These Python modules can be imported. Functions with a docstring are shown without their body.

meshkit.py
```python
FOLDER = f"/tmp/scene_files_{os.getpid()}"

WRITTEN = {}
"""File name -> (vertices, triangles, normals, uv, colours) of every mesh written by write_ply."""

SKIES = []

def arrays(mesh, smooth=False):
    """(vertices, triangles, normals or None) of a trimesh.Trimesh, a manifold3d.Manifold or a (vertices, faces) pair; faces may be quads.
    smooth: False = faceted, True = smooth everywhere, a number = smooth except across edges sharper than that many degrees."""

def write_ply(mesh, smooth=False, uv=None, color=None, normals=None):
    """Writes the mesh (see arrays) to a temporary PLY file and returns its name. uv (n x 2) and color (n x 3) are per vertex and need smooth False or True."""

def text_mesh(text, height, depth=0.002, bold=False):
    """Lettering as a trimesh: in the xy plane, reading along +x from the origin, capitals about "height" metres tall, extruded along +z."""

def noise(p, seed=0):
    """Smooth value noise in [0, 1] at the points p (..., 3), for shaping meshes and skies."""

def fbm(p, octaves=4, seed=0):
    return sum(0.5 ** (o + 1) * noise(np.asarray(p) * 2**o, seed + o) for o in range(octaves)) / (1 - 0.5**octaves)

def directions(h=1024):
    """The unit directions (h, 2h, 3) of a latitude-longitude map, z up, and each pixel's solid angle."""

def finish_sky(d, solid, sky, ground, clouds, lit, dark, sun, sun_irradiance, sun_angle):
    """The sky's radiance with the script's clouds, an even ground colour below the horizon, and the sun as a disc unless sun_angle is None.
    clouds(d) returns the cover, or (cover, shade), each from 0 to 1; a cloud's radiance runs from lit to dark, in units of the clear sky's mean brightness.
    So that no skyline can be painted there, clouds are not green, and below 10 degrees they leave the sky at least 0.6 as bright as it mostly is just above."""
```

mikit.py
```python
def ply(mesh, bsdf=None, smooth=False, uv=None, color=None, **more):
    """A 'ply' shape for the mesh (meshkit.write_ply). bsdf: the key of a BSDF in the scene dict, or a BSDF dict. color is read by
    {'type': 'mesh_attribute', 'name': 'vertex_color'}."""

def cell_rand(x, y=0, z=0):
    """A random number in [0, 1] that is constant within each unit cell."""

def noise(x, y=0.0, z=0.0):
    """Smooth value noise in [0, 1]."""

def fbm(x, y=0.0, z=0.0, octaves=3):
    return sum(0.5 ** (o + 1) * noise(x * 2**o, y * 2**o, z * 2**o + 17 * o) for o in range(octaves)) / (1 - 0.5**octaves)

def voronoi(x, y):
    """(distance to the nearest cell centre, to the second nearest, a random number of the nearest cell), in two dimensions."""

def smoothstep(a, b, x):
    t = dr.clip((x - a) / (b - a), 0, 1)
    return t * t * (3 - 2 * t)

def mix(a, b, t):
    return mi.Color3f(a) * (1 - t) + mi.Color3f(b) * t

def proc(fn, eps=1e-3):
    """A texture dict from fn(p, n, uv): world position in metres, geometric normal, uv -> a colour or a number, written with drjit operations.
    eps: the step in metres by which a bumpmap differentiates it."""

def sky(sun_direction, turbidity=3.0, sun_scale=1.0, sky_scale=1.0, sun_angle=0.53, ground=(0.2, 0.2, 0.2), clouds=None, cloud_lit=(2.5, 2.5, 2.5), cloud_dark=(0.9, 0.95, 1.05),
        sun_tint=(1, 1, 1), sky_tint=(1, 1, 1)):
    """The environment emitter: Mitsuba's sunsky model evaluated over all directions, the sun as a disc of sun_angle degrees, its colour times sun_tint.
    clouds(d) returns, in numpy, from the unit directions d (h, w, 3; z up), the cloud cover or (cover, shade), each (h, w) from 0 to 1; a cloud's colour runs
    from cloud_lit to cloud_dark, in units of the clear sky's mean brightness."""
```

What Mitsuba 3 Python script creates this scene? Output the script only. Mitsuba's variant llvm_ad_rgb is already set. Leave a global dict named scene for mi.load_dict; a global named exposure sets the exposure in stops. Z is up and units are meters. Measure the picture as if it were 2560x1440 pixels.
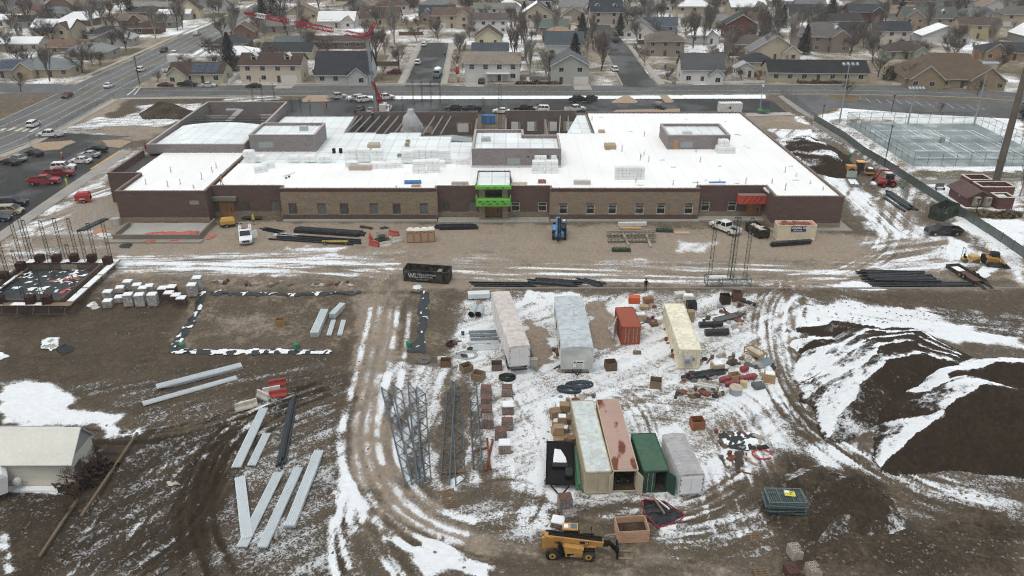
import math, random
import numpy as np, drjit as dr, mitsuba as mi, mikit, meshkit, trimesh, shapely
from shapely.geometry import Polygon, LineString, Point
from mikit import proc, noise, fbm, cell_rand, smoothstep, mix

T = mi.ScalarTransform4f
scene, labels = {}, {}
rng = np.random.default_rng(11)
# ---------------------------------------------------------------- camera, sky, exposure
CAM_H, PITCH = 50.0, math.radians(25.5)
scene['camera'] = {'type': 'perspective', 'fov': 65.5, 'fov_axis': 'x', 'near_clip': 1.0, 'far_clip': 8000.0,
 'to_world': T().look_at(origin=[0, 0, CAM_H], target=[0, math.cos(PITCH), CAM_H - math.sin(PITCH)], up=[0, 0, 1])}
scene['daylight'] = mikit.sky((-0.25, -0.35, 0.9), turbidity=3, sun_scale=0.22, sun_angle=24, clouds=lambda d: (1.0 + 0 * d[..., 2], 1 - d[..., 2]),
 cloud_lit=(3.0, 3.2, 3.36), cloud_dark=(1.02, 1.08, 1.14), ground=(0.3, 0.28, 0.26))
exposure = 1.6

# ---------------------------------------------------------------- materials
def lin(h):
 h = h.lstrip('#')
 return [((int(h[i:i + 2], 16) / 255) ** 2.2) for i in (0, 2, 4)]
def pack(h):
 h = h.lstrip('#')
 r, g, b = (int(h[i:i + 2], 16) >> 2 for i in (0, 2, 4))
 return float(r * 4096 + g * 64 + b)
def unpack(u):
 i = dr.floor(u + 0.5)
 r = dr.floor(i / 4096); g = dr.floor((i - r * 4096) / 64); b = i - r * 4096 - g * 64
 c = mi.Color3f(*[dr.power((c * 4 + 2) / 255, 2.2) for c in (r, g, b)])
 return c * 0.84 + mi.Color3f(mi.luminance(c)) * 0.16
def sel(s, k, a, b):
 return dr.select(dr.abs(s - k) < 0.5, a, b)
PLAIN, BRICK, SHINGLE, SIDING, WOOD, RUST, CONC, DUSTY, SPECKLE = range(9)
def matte_color(p, n, uv):
 """base colour (packed in u) with the grain of the style number in v"""
 c, s = unpack(uv.x), uv.y
 a = p.x * 0.97 + p.y * 0.24
 along = -n.y * p.x + n.x * p.y
 big = fbm(p.x * 0.35, p.y * 0.35, p.z * 0.6, 3)
 fine = noise(p.x * 5.3, p.y * 5.3, p.z * 5.3)
 g = 0.86 + 0.16 * big + 0.12 * fine
 row = dr.floor(p.z / 0.08)
 brick = 0.72 + 0.36 * cell_rand(dr.floor((along + 0.1 * row) / 0.21), row, 3) + 0.2 * (noise(along * 0.9, p.z * 3.7, 5) - 0.3)
 rs = dr.floor(p.z / 0.1)
 shing = 0.68 + 0.36 * cell_rand(dr.floor((a + 0.17 * rs) / 0.33), rs, dr.floor(p.y / 0.6)) + 0.36 * (big - 0.4)
 f = p.z / 0.17
 side = 0.9 + 0.1 * smoothstep(0.0, 0.25, f - dr.floor(f)) + 0.1 * (big - 0.5)
 wood = 0.72 + 0.3 * noise(p.x * 2.1, p.y * 2.1, p.z * 9) + 0.25 * (fine - 0.4)
 conc = 0.78 + 0.34 * big + 0.1 * fine
 speck = 0.62 + 0.62 * noise(p.x * 9, p.y * 9, p.z * 9)
 k = sel(s, 1, brick, sel(s, 2, shing, sel(s, 3, side, sel(s, 4, wood, sel(s, 6, conc, sel(s, 8, speck, g))))))
 out = c * k
 rust = smoothstep(0.5, 0.62, fbm(p.x * 1.1, p.y * 0.45, p.z * 0.8, 4))
 out = dr.select(dr.abs(s - 5) < 0.5, mix(out, mi.Color3f(0.19, 0.075, 0.045) * (0.6 + 0.7 * fine), rust), out)
 dust = 0.34 * smoothstep(0.3, 0.8, fbm(p.x * 2.3, p.y * 2.3, p.z * 1.1, 4))
 return dr.select(dr.abs(s - 7) < 0.5, mix(out, mi.Color3f(0.22, 0.18, 0.14) * (0.7 + 0.5 * fine), dust), out)
def two(b):
 return {'type': 'twosided', 'bsdf': b}
packed = proc(matte_color)
scene['matte'] = two({'type': 'principled', 'base_color': packed, 'roughness': 0.85, 'specular': 0.25})
scene['gloss'] = two({'type': 'principled', 'base_color': packed, 'roughness': 0.28, 'specular': 0.5, 'clearcoat': 0.5, 'clearcoat_gloss': 0.9})
scene['metal'] = two({'type': 'principled', 'base_color': packed, 'roughness': 0.42, 'metallic': 0.35, 'specular': 0.6})
scene['plastic'] = two({'type': 'principled', 'base_color': packed, 'roughness': 0.4, 'specular': 0.5})
scene['glass'] = two({'type': 'principled', 'base_color': {'type': 'rgb', 'value': [0.012, 0.015, 0.018]}, 'roughness': 0.06, 'specular': 0.6})
def snow_color(p, n, uv):
 return mi.Color3f(0.85, 0.88, 0.91) * (0.93 + 0.09 * fbm(p.x * 1.7, p.y * 1.7, p.z, 3))
scene['snow'] = two({'type': 'principled', 'base_color': proc(snow_color), 'roughness': 0.9, 'specular': 0.2})
def mesh_screen(value, color):
 return {'type': 'mask', 'opacity': value, 'bsdf': two({'type': 'diffuse', 'reflectance': {'type': 'rgb', 'value': color}})}

# ---------------------------------------------------------------- mesh helpers: geometry is (vertices, triangles)
A = np.array
BOXF = A([[0, 2, 1], [1, 2, 3], [4, 5, 6], [5, 7, 6], [0, 1, 4], [1, 5, 4], [2, 6, 3], [3, 6, 7], [0, 4, 2], [2, 4, 6], [1, 3, 5], [3, 7, 5]])
def box(cx, cy, z0, sx, sy, sz, rot=0.0, tx=0.0, ty=0.0):
 """box on z0, centre cx cy, size sx sy sz, turned by rot degrees; tx, ty: the top is smaller by this much on each side"""
 v = A([[x * (sx / 2 - tx * z), y * (sy / 2 - ty * z), z * sz] for z in (0, 1) for y in (-1, 1) for x in (-1, 1)], float)
 if rot:
  c, s = math.cos(math.radians(rot)), math.sin(math.radians(rot)); v[:, :2] = v[:, :2] @ A([[c, s], [-s, c]])
 return v + [cx, cy, z0], BOXF
def bx(x0, x1, y0, y1, z0, z1):
 return box((x0 + x1) / 2, (y0 + y1) / 2, z0, x1 - x0, y1 - y0, z1 - z0)
def tube(p0, p1, r0, r1=None, n=6, caps=True):
 p0, p1 = A(p0, float), A(p1, float); r1 = r0 if r1 is None else r1
 d = p1 - p0; d = d / (np.linalg.norm(d) + 1e-9)
 a = np.cross(d, [0, 0, 1.0] if abs(d[2]) < 0.9 else [1.0, 0, 0]); a /= np.linalg.norm(a); b = np.cross(d, a)
 t = np.arange(n) * 2 * np.pi / n + np.pi / n; ring = np.cos(t)[:, None] * a + np.sin(t)[:, None] * b
 v = np.vstack([p0 + ring * r0, p1 + ring * r1]); i = np.arange(n); j = (i + 1) % n
 f = [np.stack([i, j, j + n], 1), np.stack([i, j + n, i + n], 1)]
 if caps:
  k = np.arange(1, n - 1); f += [np.stack([k * 0, k + 1, k], 1), np.stack([k * 0 + n, k + n, k + n + 1], 1)]
 return v, np.vstack(f)
def path(pts, r, n=6):
 return join([tube(pts[i], pts[i + 1], r, n=n) for i in range(len(pts) - 1)])
def bar(p0, p1, w, h):
 """straight bar of width w, height h between two points (h upwards)"""
 p0, p1 = A(p0, float), A(p1, float); d = p1 - p0; L = np.linalg.norm(d); d = d / L
 a = np.cross(d, [0, 0, 1.0]) if abs(d[2]) < 0.95 else A([1.0, 0, 0]); a /= np.linalg.norm(a); b = np.cross(a, d)
 v = A([q + sa * a * w / 2 + sb * b * h / 2 for q in (p0, p1) for sb in (-1, 1) for sa in (-1, 1)])
 return v, BOXF
def prism(poly, z0, z1):
 g = poly if hasattr(poly, 'geom_type') else Polygon(poly)
 if not g.is_valid: g = g.buffer(0)
 m = trimesh.util.concatenate([trimesh.creation.extrude_polygon(q, z1 - z0, engine='earcut') for q in getattr(g, 'geoms', [g])])
 return A(m.vertices) + [0, 0, z0], A(m.faces)
def side_prism(prof, y0, y1):
 """profile of (x, z) points extruded along y"""
 v, f = prism(prof, 0, y1 - y0)
 return np.stack([v[:, 0], y1 - v[:, 2], v[:, 1]], 1), f
def rings(rs, close=True):
 """loft through rings of equal length"""
 n = len(rs[0]); v = np.vstack(rs); f = []; i = np.arange(n); j = (i + 1) % n
 for k in range(len(rs) - 1):
  f += [np.stack([i + k * n, j + k * n, j + (k + 1) * n], 1), np.stack([i + k * n, j + (k + 1) * n, i + (k + 1) * n], 1)]
 if close:
  k = np.arange(1, n - 1); o = (len(rs) - 1) * n
  f += [np.stack([k * 0, k + 1, k], 1), np.stack([k * 0 + o, k + o, k + o + 1], 1)]
 return v, np.vstack(f)
def quad(a, b, c, d):
 return A([a, b, c, d], float), A([[0, 1, 2], [0, 2, 3]])
def slab(pts3, th):
 """planar polygon of 3-d points given a thickness along its normal"""
 p = A(pts3, float); n = np.cross(p[1] - p[0], p[2] - p[0]); n /= np.linalg.norm(n)
 return rings([p - n * th, p])
def join(gs):
 vs, fs, o = [], [], 0
 for v, f in gs:
  vs.append(v); fs.append(A(f) + o); o += len(v)
 return np.vstack(vs), np.vstack(fs)
def move(g, x=0, y=0, z=0, rz=0, rx=0, ry=0, s=1):
 m = A((T().translate([x, y, z]).rotate([0, 0, 1], rz).rotate([0, 1, 0], ry).rotate([1, 0, 0], rx).scale(s)).matrix)
 return g[0] @ m[:3, :3].T + m[:3, 3], g[1]
def sphere(r, c=(0, 0, 0), sub=1, sx=1, sy=1, sz=1):
 m = trimesh.creation.icosphere(subdivisions=sub, radius=r)
 return A(m.vertices) * [sx, sy, sz] + A(c), A(m.faces)
def lump(r, sz, seed, sub=2, amp=0.5, freq=1.0):
 m = trimesh.creation.icosphere(subdivisions=sub, radius=1)
 v = A(m.vertices); v = v * (1 - amp / 2 + amp * meshkit.fbm(v * freq + seed * 3.1, 3, seed))[:, None]
 v[:, 2] = np.maximum(v[:, 2], -0.2) * sz
 return v * r, A(m.faces)

# ---------------------------------------------------------------- scene entries
def P(name, geos, col='#888888', mat='matte', style=0, kids=(), label=None, kind=None, smooth=False):
 """one part: (name, shape dict, children, label, kind). geos: a geometry or a list of geometries or of (geometry, colour[, style])"""
 if isinstance(geos, tuple) and isinstance(geos[0], np.ndarray): geos = [geos]
 gs, us = [], []
 for g in geos:
  gc, gst = col, style
  if not isinstance(g[0], np.ndarray):
   gc = g[1]; gst = g[2] if len(g) > 2 else style; g = g[0]
  gs.append(g); us.append(np.tile([[pack(gc), float(gst)]], (len(g[0]), 1)))
 v, f = join(gs)
 if not smooth:                      # own corners per face: flat shading without shared uv
  pass
 d = mikit.ply((v, f), mat, smooth=smooth, uv=np.vstack(us))
 return (name, d, list(kids), label, kind)
taken = {}
def fresh(name, where=None):
 k = taken.get((where, name), 0); taken[(where, name)] = k + 1
 return name if k == 0 else f'{name}_{k:03d}'
def thing(name, parts, x=0, y=0, rz=0, z=None, label=None, cat=None, group=None, kind=None, s=1.0, tilt=None):
 """enters a thing: its parts' shape dicts placed at x, y (on the ground unless z is given)"""
 key = fresh(name)
 if z is None: z = gz(x, y)
 m = T().translate([float(x), float(y), float(z)]).rotate([0, 0, 1], float(rz))
 if tilt: m = m.rotate(tilt[0], tilt[1])
 if not np.isscalar(s) or s != 1.0: m = m.scale(s if not np.isscalar(s) else [s, s, s])
 e = {}
 if label: e['label'] = label
 if cat: e['category'] = cat
 if group: e['group'] = group
 if kind: e['kind'] = kind
 labels[key] = e
 def put(k, p, depth):
  scene[k] = {**p[1], 'to_world': m}
  le = {}
  if p[3]: le['label'] = p[3]
  if p[4]: le['kind'] = p[4]
  if le and k != key: labels[k] = le
  for q in p[2]:
   put(k + '__' + fresh(q[0], k), q, depth + 1)
 for p in parts:
  put(key if p[0] == '' else key + '__' + fresh(p[0], key), p, 1)
 return key
def structure(name, g, mat, uv=None, smooth=False, label=None):
 key = fresh(name)
 scene[key] = mikit.ply(g, mat, smooth=smooth, uv=uv)
 labels[key] = {'kind': 'structure', 'label': label or name.replace('_', ' ')}
 return key
def sst(a, b, x):
 t = np.clip((x - a) / (b - a), 0, 1); return t * t * (3 - 2 * t)
def gz(x, y):
 return float(-1.2 * (1 - sst(97.5, 104.2, y)))
# ================================================================ the ground of the site: one fine sheet; u = snow cover, v = soil (0 dark mud, 0.5 brown, 0.8 tan gravel, 2 winter lawn)
def soil_rgb(t):
 c = mix((0.038, 0.029, 0.0195), (0.093, 0.073, 0.051), smoothstep(0.0, 0.45, t))
 c = mix(c, (0.270, 0.222, 0.175), smoothstep(0.4, 0.85, t))
 c = mix((0.027, 0.0175, 0.011), c, smoothstep(-0.75, 0.0, t))
 return mix(c, (0.092, 0.078, 0.045), smoothstep(1.3, 1.9, t))
def ground_color(p, n, uv):
 f1 = fbm(p.x * 0.45, p.y * 0.45, 1, 4)
 f2 = fbm(p.x * 2.9, p.y * 2.9, 3, 4)
 f3 = noise(p.x * 7.6 + 3 * f1, p.y * 7.6, 7)
 f4 = noise(p.x * 19, p.y * 19, 9)
 t = uv.y + 0.42 * (f1 - 0.5) + 0.3 * (f2 - 0.5)
 c = soil_rgb(t) * (0.42 + 0.46 * f2 + 0.42 * f3 + 0.34 * f4)
 stone = smoothstep(0.86, 0.92, noise(p.x * 8.7, p.y * 8.7, p.z * 3 + 31)) * smoothstep(0.35, 0.6, f1) * smoothstep(-0.3, 0.1, uv.y)
 c = mix(c, mi.Color3f(0.36, 0.31, 0.26), 0.55 * stone)
 nn = 0.5 + 0.5 * (f1 - 0.5) + 0.72 * (f2 - 0.5) + 0.5 * (f3 - 0.5) + 0.34 * (f4 - 0.5)
 s = smoothstep(-0.25, 0.28, uv.x - 0.04 - nn * 0.92)
 snow = mi.Color3f(0.83, 0.87, 0.91) * (0.86 + 0.2 * f2)
 return mix(c, snow, s * (0.42 + 0.58 * smoothstep(0.2, 0.8, uv.x)))
scene['ground_mat'] = two({'type': 'principled', 'base_color': proc(ground_color), 'roughness': 0.9, 'specular': 0.2})

xs = np.concatenate([np.arange(-170, -82, 1.0), np.arange(-82, 82, 0.27), np.arange(82, 172, 0.8)])
ys = [36.0]
while ys[-1] < 240:
 ys.append(ys[-1] + (0.24 if ys[-1] < 118 else 0.45 if ys[-1] < 150 else 0.7))
ys = A(ys); GX, GY = np.meshgrid(xs, ys); NX, NY = len(xs), len(ys)
PX, PY = GX.ravel(), GY.ravel()
cov, soil, dz = np.full(PX.shape, 0.14), np.full(PX.shape, 0.42), np.zeros(PX.shape)
def nz(fx, fy, seed, ang=0.0, octv=3):
 c, s = math.cos(math.radians(ang)), math.sin(math.radians(ang))
 return meshkit.fbm(np.stack([(PX * c + PY * s) * fx, (-PX * s + PY * c) * fy, PX * 0 + seed], -1), octv, seed)
def region(pts, c=None, t=None, feather=1.5, streak=None, seed=1, bump=0.0, wob=1.0):
 """paints snow cover c and soil t inside a polygon of metres; streak = (direction in degrees, strength) draws the snow out along that direction"""
 g = Polygon(pts).buffer(0); bd = g.boundary; shapely.prepare(g); shapely.prepare(bd); m = feather * 2 + wob
 x0, y0, x1, y1 = g.bounds
 i = np.nonzero((PX > x0 - m) & (PX < x1 + m) & (PY > y0 - m) & (PY < y1 + m))[0]
 if not len(i): return
 w = meshkit.fbm(np.stack([PX[i] * 0.45, PY[i] * 0.45, PX[i] * 0 + seed], -1), 3, 5) - 0.5
 pt = shapely.points(PX[i], PY[i])
 d = np.where(shapely.contains(g, pt), -shapely.distance(bd, pt), shapely.distance(g, pt)) + w * 3 * wob
 a = 1 - sst(-feather / 2, feather / 2, d)
 if c is not None:
  cc = c
  if streak:
   an = math.radians(streak[0]); u = PX[i] * math.cos(an) + PY[i] * math.sin(an); v = -PX[i] * math.sin(an) + PY[i] * math.cos(an)
   cc = c + streak[1] * 2 * (meshkit.fbm(np.stack([u * 0.1, v * 1.1, u * 0 + seed], -1), 3, 9) - 0.5)
  cov[i] = cov[i] * (1 - a) + a * cc
 if t is not None: soil[i] = soil[i] * (1 - a) + a * t
 if bump: dz[i] += a * bump * (meshkit.fbm(np.stack([PX[i] * 0.5, PY[i] * 0.5, PX[i] * 0], -1), 4, 3) - 0.45)
def smooth_line(pts, step=0.5):
 p = A(pts, float)
 if 2 < len(p) < 20:
  t = np.arange(len(p)); tt = np.linspace(0, len(p) - 1, len(p) * 8)
  from scipy.interpolate import CubicSpline
  p = CubicSpline(t, p)(tt)
 return p
def line_w(pts, half, m=0.35):
 """(indices, signed offset, along) of the ground points near a curve"""
 p = smooth_line(pts); ls = LineString(p).simplify(.03); shapely.prepare(ls); x0, y0, x1, y1 = ls.bounds; h = half + m
 i = np.nonzero((PX > x0 - h) & (PX < x1 + h) & (PY > y0 - h) & (PY < y1 + h))[0]
 if not len(i): return i, None
 d = shapely.distance(ls, shapely.points(PX[i], PY[i])); k = d < h
 return i[k], d[k]
def rut(pts, width=0.5, c=-0.35, t=0.0, deep=0.06, soft=0.3):
 i, d = line_w(pts, width / 2 + soft)
 if not len(i): return
 a = (1 - sst(width / 2 - soft / 2, width / 2 + soft / 2, d)) * (.25 + .75 * sst(.38, .58, meshkit.fbm(np.stack([PX[i] * .33, PY[i] * .33, PX[i] * 0 + width * 9], -1), 3, 6)))
 cov[i] += a * c; soil[i] += a * t
 dz[i] -= deep * a; dz[i] += 0.6 * deep * np.exp(-((d - width / 2 - soft * 0.6) / 0.18) ** 2)
def offset(pts, o):
 p = smooth_line(pts); t = np.gradient(p, axis=0); t /= np.linalg.norm(t, axis=1, keepdims=True)
 return p + np.stack([-t[:, 1], t[:, 0]], 1) * o
def tracks(pts, n, spread, gauge=1.9, width=0.3, c=-0.3, t=0.0, deep=0.05, seed=1):
 """wheel tracks of n passes along a curve, each pass two ruts"""
 r = np.random.default_rng(seed); p = smooth_line(pts)
 for k in range(n):
  o = r.normal(0, spread); q = offset(p, o) + (meshkit.noise(np.stack([np.linspace(0, 4, len(p)), np.full(len(p), k * 7.3), np.zeros(len(p))], -1), k)[:, None] - 0.5) * spread * 0.6
  a, b = sorted(r.uniform(0, 1, 2)); a, b = (0, 1) if b - a < 0.35 else (a, b)
  q = q[int(a * len(q)):max(int(b * len(q)), int(a * len(q)) + 3)]
  sg = r.choice([1, 1, -0.8])
  for h in (-gauge / 2, gauge / 2):
   rut(offset(q[::4] if len(q) > 16 else q, h), width * r.uniform(0.8, 1.2), c * sg, t, deep)

# broad regions, far to near
region([(-170, 36), (-170, 240), (172, 240), (172, 36)], 0.16, 0.45, 1, (8, 0.12), 2, wob=0)
region([(-133.9,206.9),(-134.7,239.1),(-113,238.6),(-68.4,236.3),(-60.7,206.9),(-85.6,224.7),(-89.1,194.5),(-91.6,188.8),(-106,192.6),(-113.3,186.2),(-115.5,175.3)], .52, .45, 2, (20,.4), 3)
region([(-112.1,236.3),(-84.7,235.8),(-81.1,224.7),(-99.2,224.7),(-102.3,213.6),(-104.6,206.9),(-109.3,211.3)], .15, .25, 2, None, 4, .15)
region([(-105.3,224.7),(-88.6,226.7),(-84,213.6),(-88,201.8),(-99.1,199.3),(-106.4,201.8),(-106,207.7),(-99.1,211.3)], .62, .4, 2, (10,.3), 5)
region([(-104.2,199.3),(-96.1,201.8),(-86.4,197.7),(-87,188.8),(-90,186.2),(-102.3,195.3)], .22, .7, 1.5)
region([(-115.4,175),(-114,184.8),(-114.7,203),(-116,234.7),(-112.1,236.3),(-108.7,215.9),(-112.9,196.5),(-112.3,179.3),(-111.2,167.8)], .12, .75, 1, None, 6)
region([(-87,178.2),(-83.2,178.2),(-83.6,158.6),(-68.7,130.9),(-65.4,123.4),(-73.3,116.7),(-76.3,107.6),(-85,122.6)], .5, .66, 2.5, (62,.55), 7)
region([(-82.8,143.6),(-76.2,146),(-68.4,130.9),(-63.9,120),(-72.1,123.4),(-79.3,130.9)], .32, .7, 2.5, None, 8)
region([(-85.5,123.4),(-68.7,130.9),(-50.7,123.4),(-38.7,123.4),(-24.8,120),(-16.9,109),(-34.6,107.6),(-59,109),(-72.5,100.8)], .36, .68, 4, (3,.4), 9)
region([(-70.2,130.9),(-39.5,131.9),(8.4,130.5),(56.4,126.2),(63.4,123.4),(52.6,114.3),(13.7,113.5),(-17.8,116.7),(-37.3,118),(-62.4,116.7)], .13, .83, 3, (2,.16), 10)
region([(-26.4,121.7),(-2,121.7),(-1.7,103.8),(-23.1,103.8)], .15, .76, 2.5, (2,.2), 51)
region([(-62.3,116.3),(-18,118.3),(-16.7,112.3),(-22.9,109),(-47,109),(-59.6,109)], .47, .66, 3, (4,.7), 11)
region([(-10.2,116.7),(13.8,114.3),(48.5,115.1),(58.6,116.7),(52.8,105.5),(11.7,104.8),(-9.6,109)], .36, .72, 3, (-4,.7), 12)
region([(12.6,114.8),(21.5,115.4),(22.2,112.3),(13.5,111.7)], .5, .72, 1.5, (2,.5), 13)
region([(27.4,123.4),(33.8,122.6),(31.2,116.7),(26.3,117.5)], .55, .75, 1.5, (30,.3), 14)
region([(-38,120.8),(-27.4,120.3),(-28,116.7),(-35.7,116.7)], .6, .7, 1.5, (5,.5), 15)
region([(-59,109),(-16.9,109),(-16.8,104.2),(-57.2,104.8)], .12, .62, 2)
# right of the school
region([(64,211.3),(77.8,211.3),(70.8,164.2),(68,139.2),(75.2,121.7),(76.3,107.6),(66.5,102.5),(55.4,107.6),(61.4,123.4),(63.9,146),(63.5,175)], .74, .5, 2.5, (60,.5), 16)
region([(61.8,211.3),(75.9,213.6),(71.8,199.3),(62.3,197.7)], .25, .7, 1.5)
region([(81,211.3),(83.7,198.5),(84.8,161.4),(84.2,139.2),(81.5,116.7),(77.9,110.5),(76.5,121.7),(78.1,148.3),(77.2,176.6),(74.2,194.5)], .48, .34, 1.5, (55,.5), 17)
region([(72.1,150.8),(80.8,150.8),(71.6,130.9),(65.7,127.1),(66.9,134.9)], .5, .5, 2.5, (60,.5), 18)
region([(57.4,125.2),(72.8,123.4),(68.2,116.7),(56.6,107.6),(53,107.6),(58.6,116.7)], .5, .6, 2.5, (20,.6), 19)
region([(48.3,107.6),(80.6,115.1),(74.1,103.8),(46.9,103.8)], .2, .55, 2, (5,.4), 20)
region([(57.6,114.3),(72,115.4),(61.6,109.3),(53.6,109)], .48, .6, 1.5, (10,.6), 21)
region([(47.1,105.9),(53.3,106.9),(53.6,104.6),(46.6,104.6)], .95, .6, .6)
region([(73.7,115.1),(77.2,113.5),(72.3,109),(69.1,107.6),(70,110.5)], .9, .6, .6)
# park and courts right of the fence
region([(81.2,210.4),(92,220.7),(134.9,208.6),(74.7,104.8),(77.7,116.7),(80.8,150.8),(81.2,187)], .78, 1.9, 1.5, (20,.3), 22)
region([(87.5,208.6),(101.5,206.9),(84.4,158.6),(105.9,158.6),(99.9,148.3),(82.9,155.4),(81.9,188.8),(81.6,206.9)], .5, 1.6, 2, (60,.4), 23)
region([(83.8,162.8),(107.5,161.4),(105.1,157.3),(89.4,155.4),(82.7,158.6)], .3, 1.9, 1.2)
region([(82,139.2),(93.3,137),(89.8,130.9),(83.7,133.9),(81.1,136)], .2, 1.9, 1.2)
region([(77.9,130.9),(92.1,134.9),(81.5,116.7),(80.5,121.7)], .95, 1.9, 1)
# storage yard, lower terrace
region([(-72.5,100.8),(-46,103),(-21.8,102.5),(-19.1,86.3),(-28.4,83.5),(-36.9,77.3),(-48.6,74.9),(-61,80.8)], .06, .28, 3, (10,.14), 24, .12)
region([(-60.8,80.3),(-39.6,83.5),(-21,85.9),(-18.1,80.8),(-19.5,71.1),(-28.2,72.6),(-41,71.9),(-43.1,75.7),(-51.4,78.6),(-61,80.8)], .22, .24, 3, (25,.35), 25, .1)
region([(-46.6,103),(-21.6,103),(-20.3,93.7),(-23,88.3),(-43.5,88.3),(-45.5,93.7)], .09, .5, 1.2, None, 26, .2)
region([(-39.7,97.1),(-35.6,98.2),(-30,93.7),(-38.5,93.7)], .1, .66, 2.5)
region([(-54.6,69.7),(-40.4,70.4),(-25.5,72.6),(-18.5,72.6),(-16.2,60.7),(-15.6,50.5),(-26.5,50.5),(-40.1,50.5),(-43.5,50.5)], .26, .06, 3, (48,.3), 27, .08)
region([(-31.7,72.6),(-19.4,77.3),(-16.3,63.1),(-14.9,50.5),(-27.2,50.5),(-26.7,57.4)], .4, .22, 3, (40,.25), 28, .08)
region([(-22.9,102.5),(-15.2,103),(-14.1,86.3),(-13.6,77.3),(-11.3,64.3),(-6,57.9),(1.8,53.8),(12.9,52.4),(21.1,50.5),(-2.7,50.5),(-10.4,57.4),(-16.1,64.3),(-18.8,79)], .16, .74, 1.5, (90,.2), 29)
region([(-16.6,102.5),(-6.9,103),(-8.7,88.3),(-14.2,87.3)], .07, .5, 1.5, None, 30, .1)
region([(-7.5,102.5),(12.7,103),(40.9,103),(40.2,97.1),(32.7,81.7),(30.8,71.1),(24.8,63.7),(17.5,57.9),(7.6,59),(1.5,59.6),(-2,63.1),(-4.3,80.8),(-8.7,81.7),(-7.9,91.5)], .67, .5, 3, (35,.3), 31, .05)
region([(-16.1,86.3),(-3.9,83.5),(-3.2,63.1),(-5.8,60.7),(-10.3,63.1),(-15.2,77.3)], .55, .45, 2, (80,.4), 32, .05)
region([(-8.1,80.8),(-5.2,80.8),(-5.2,64.3),(-6.7,61.9),(-8.1,69.7)], .08, .5, 1)
region([(2.3,104.2),(10.9,102.5),(10.2,101.2),(2.3,101.7)], .9, .5, 1)
region([(10.9,101.5),(13.1,101.5),(13.5,92.6),(13.7,89.6),(10.5,87.9),(10.8,92.6)], .0, .84, .7)
region([(1.3,98.4),(2.8,97.1),(4.8,91.5),(5.2,85.9),(2.9,83.9),(2.3,89.4)], .0, .82, .8)
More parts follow.
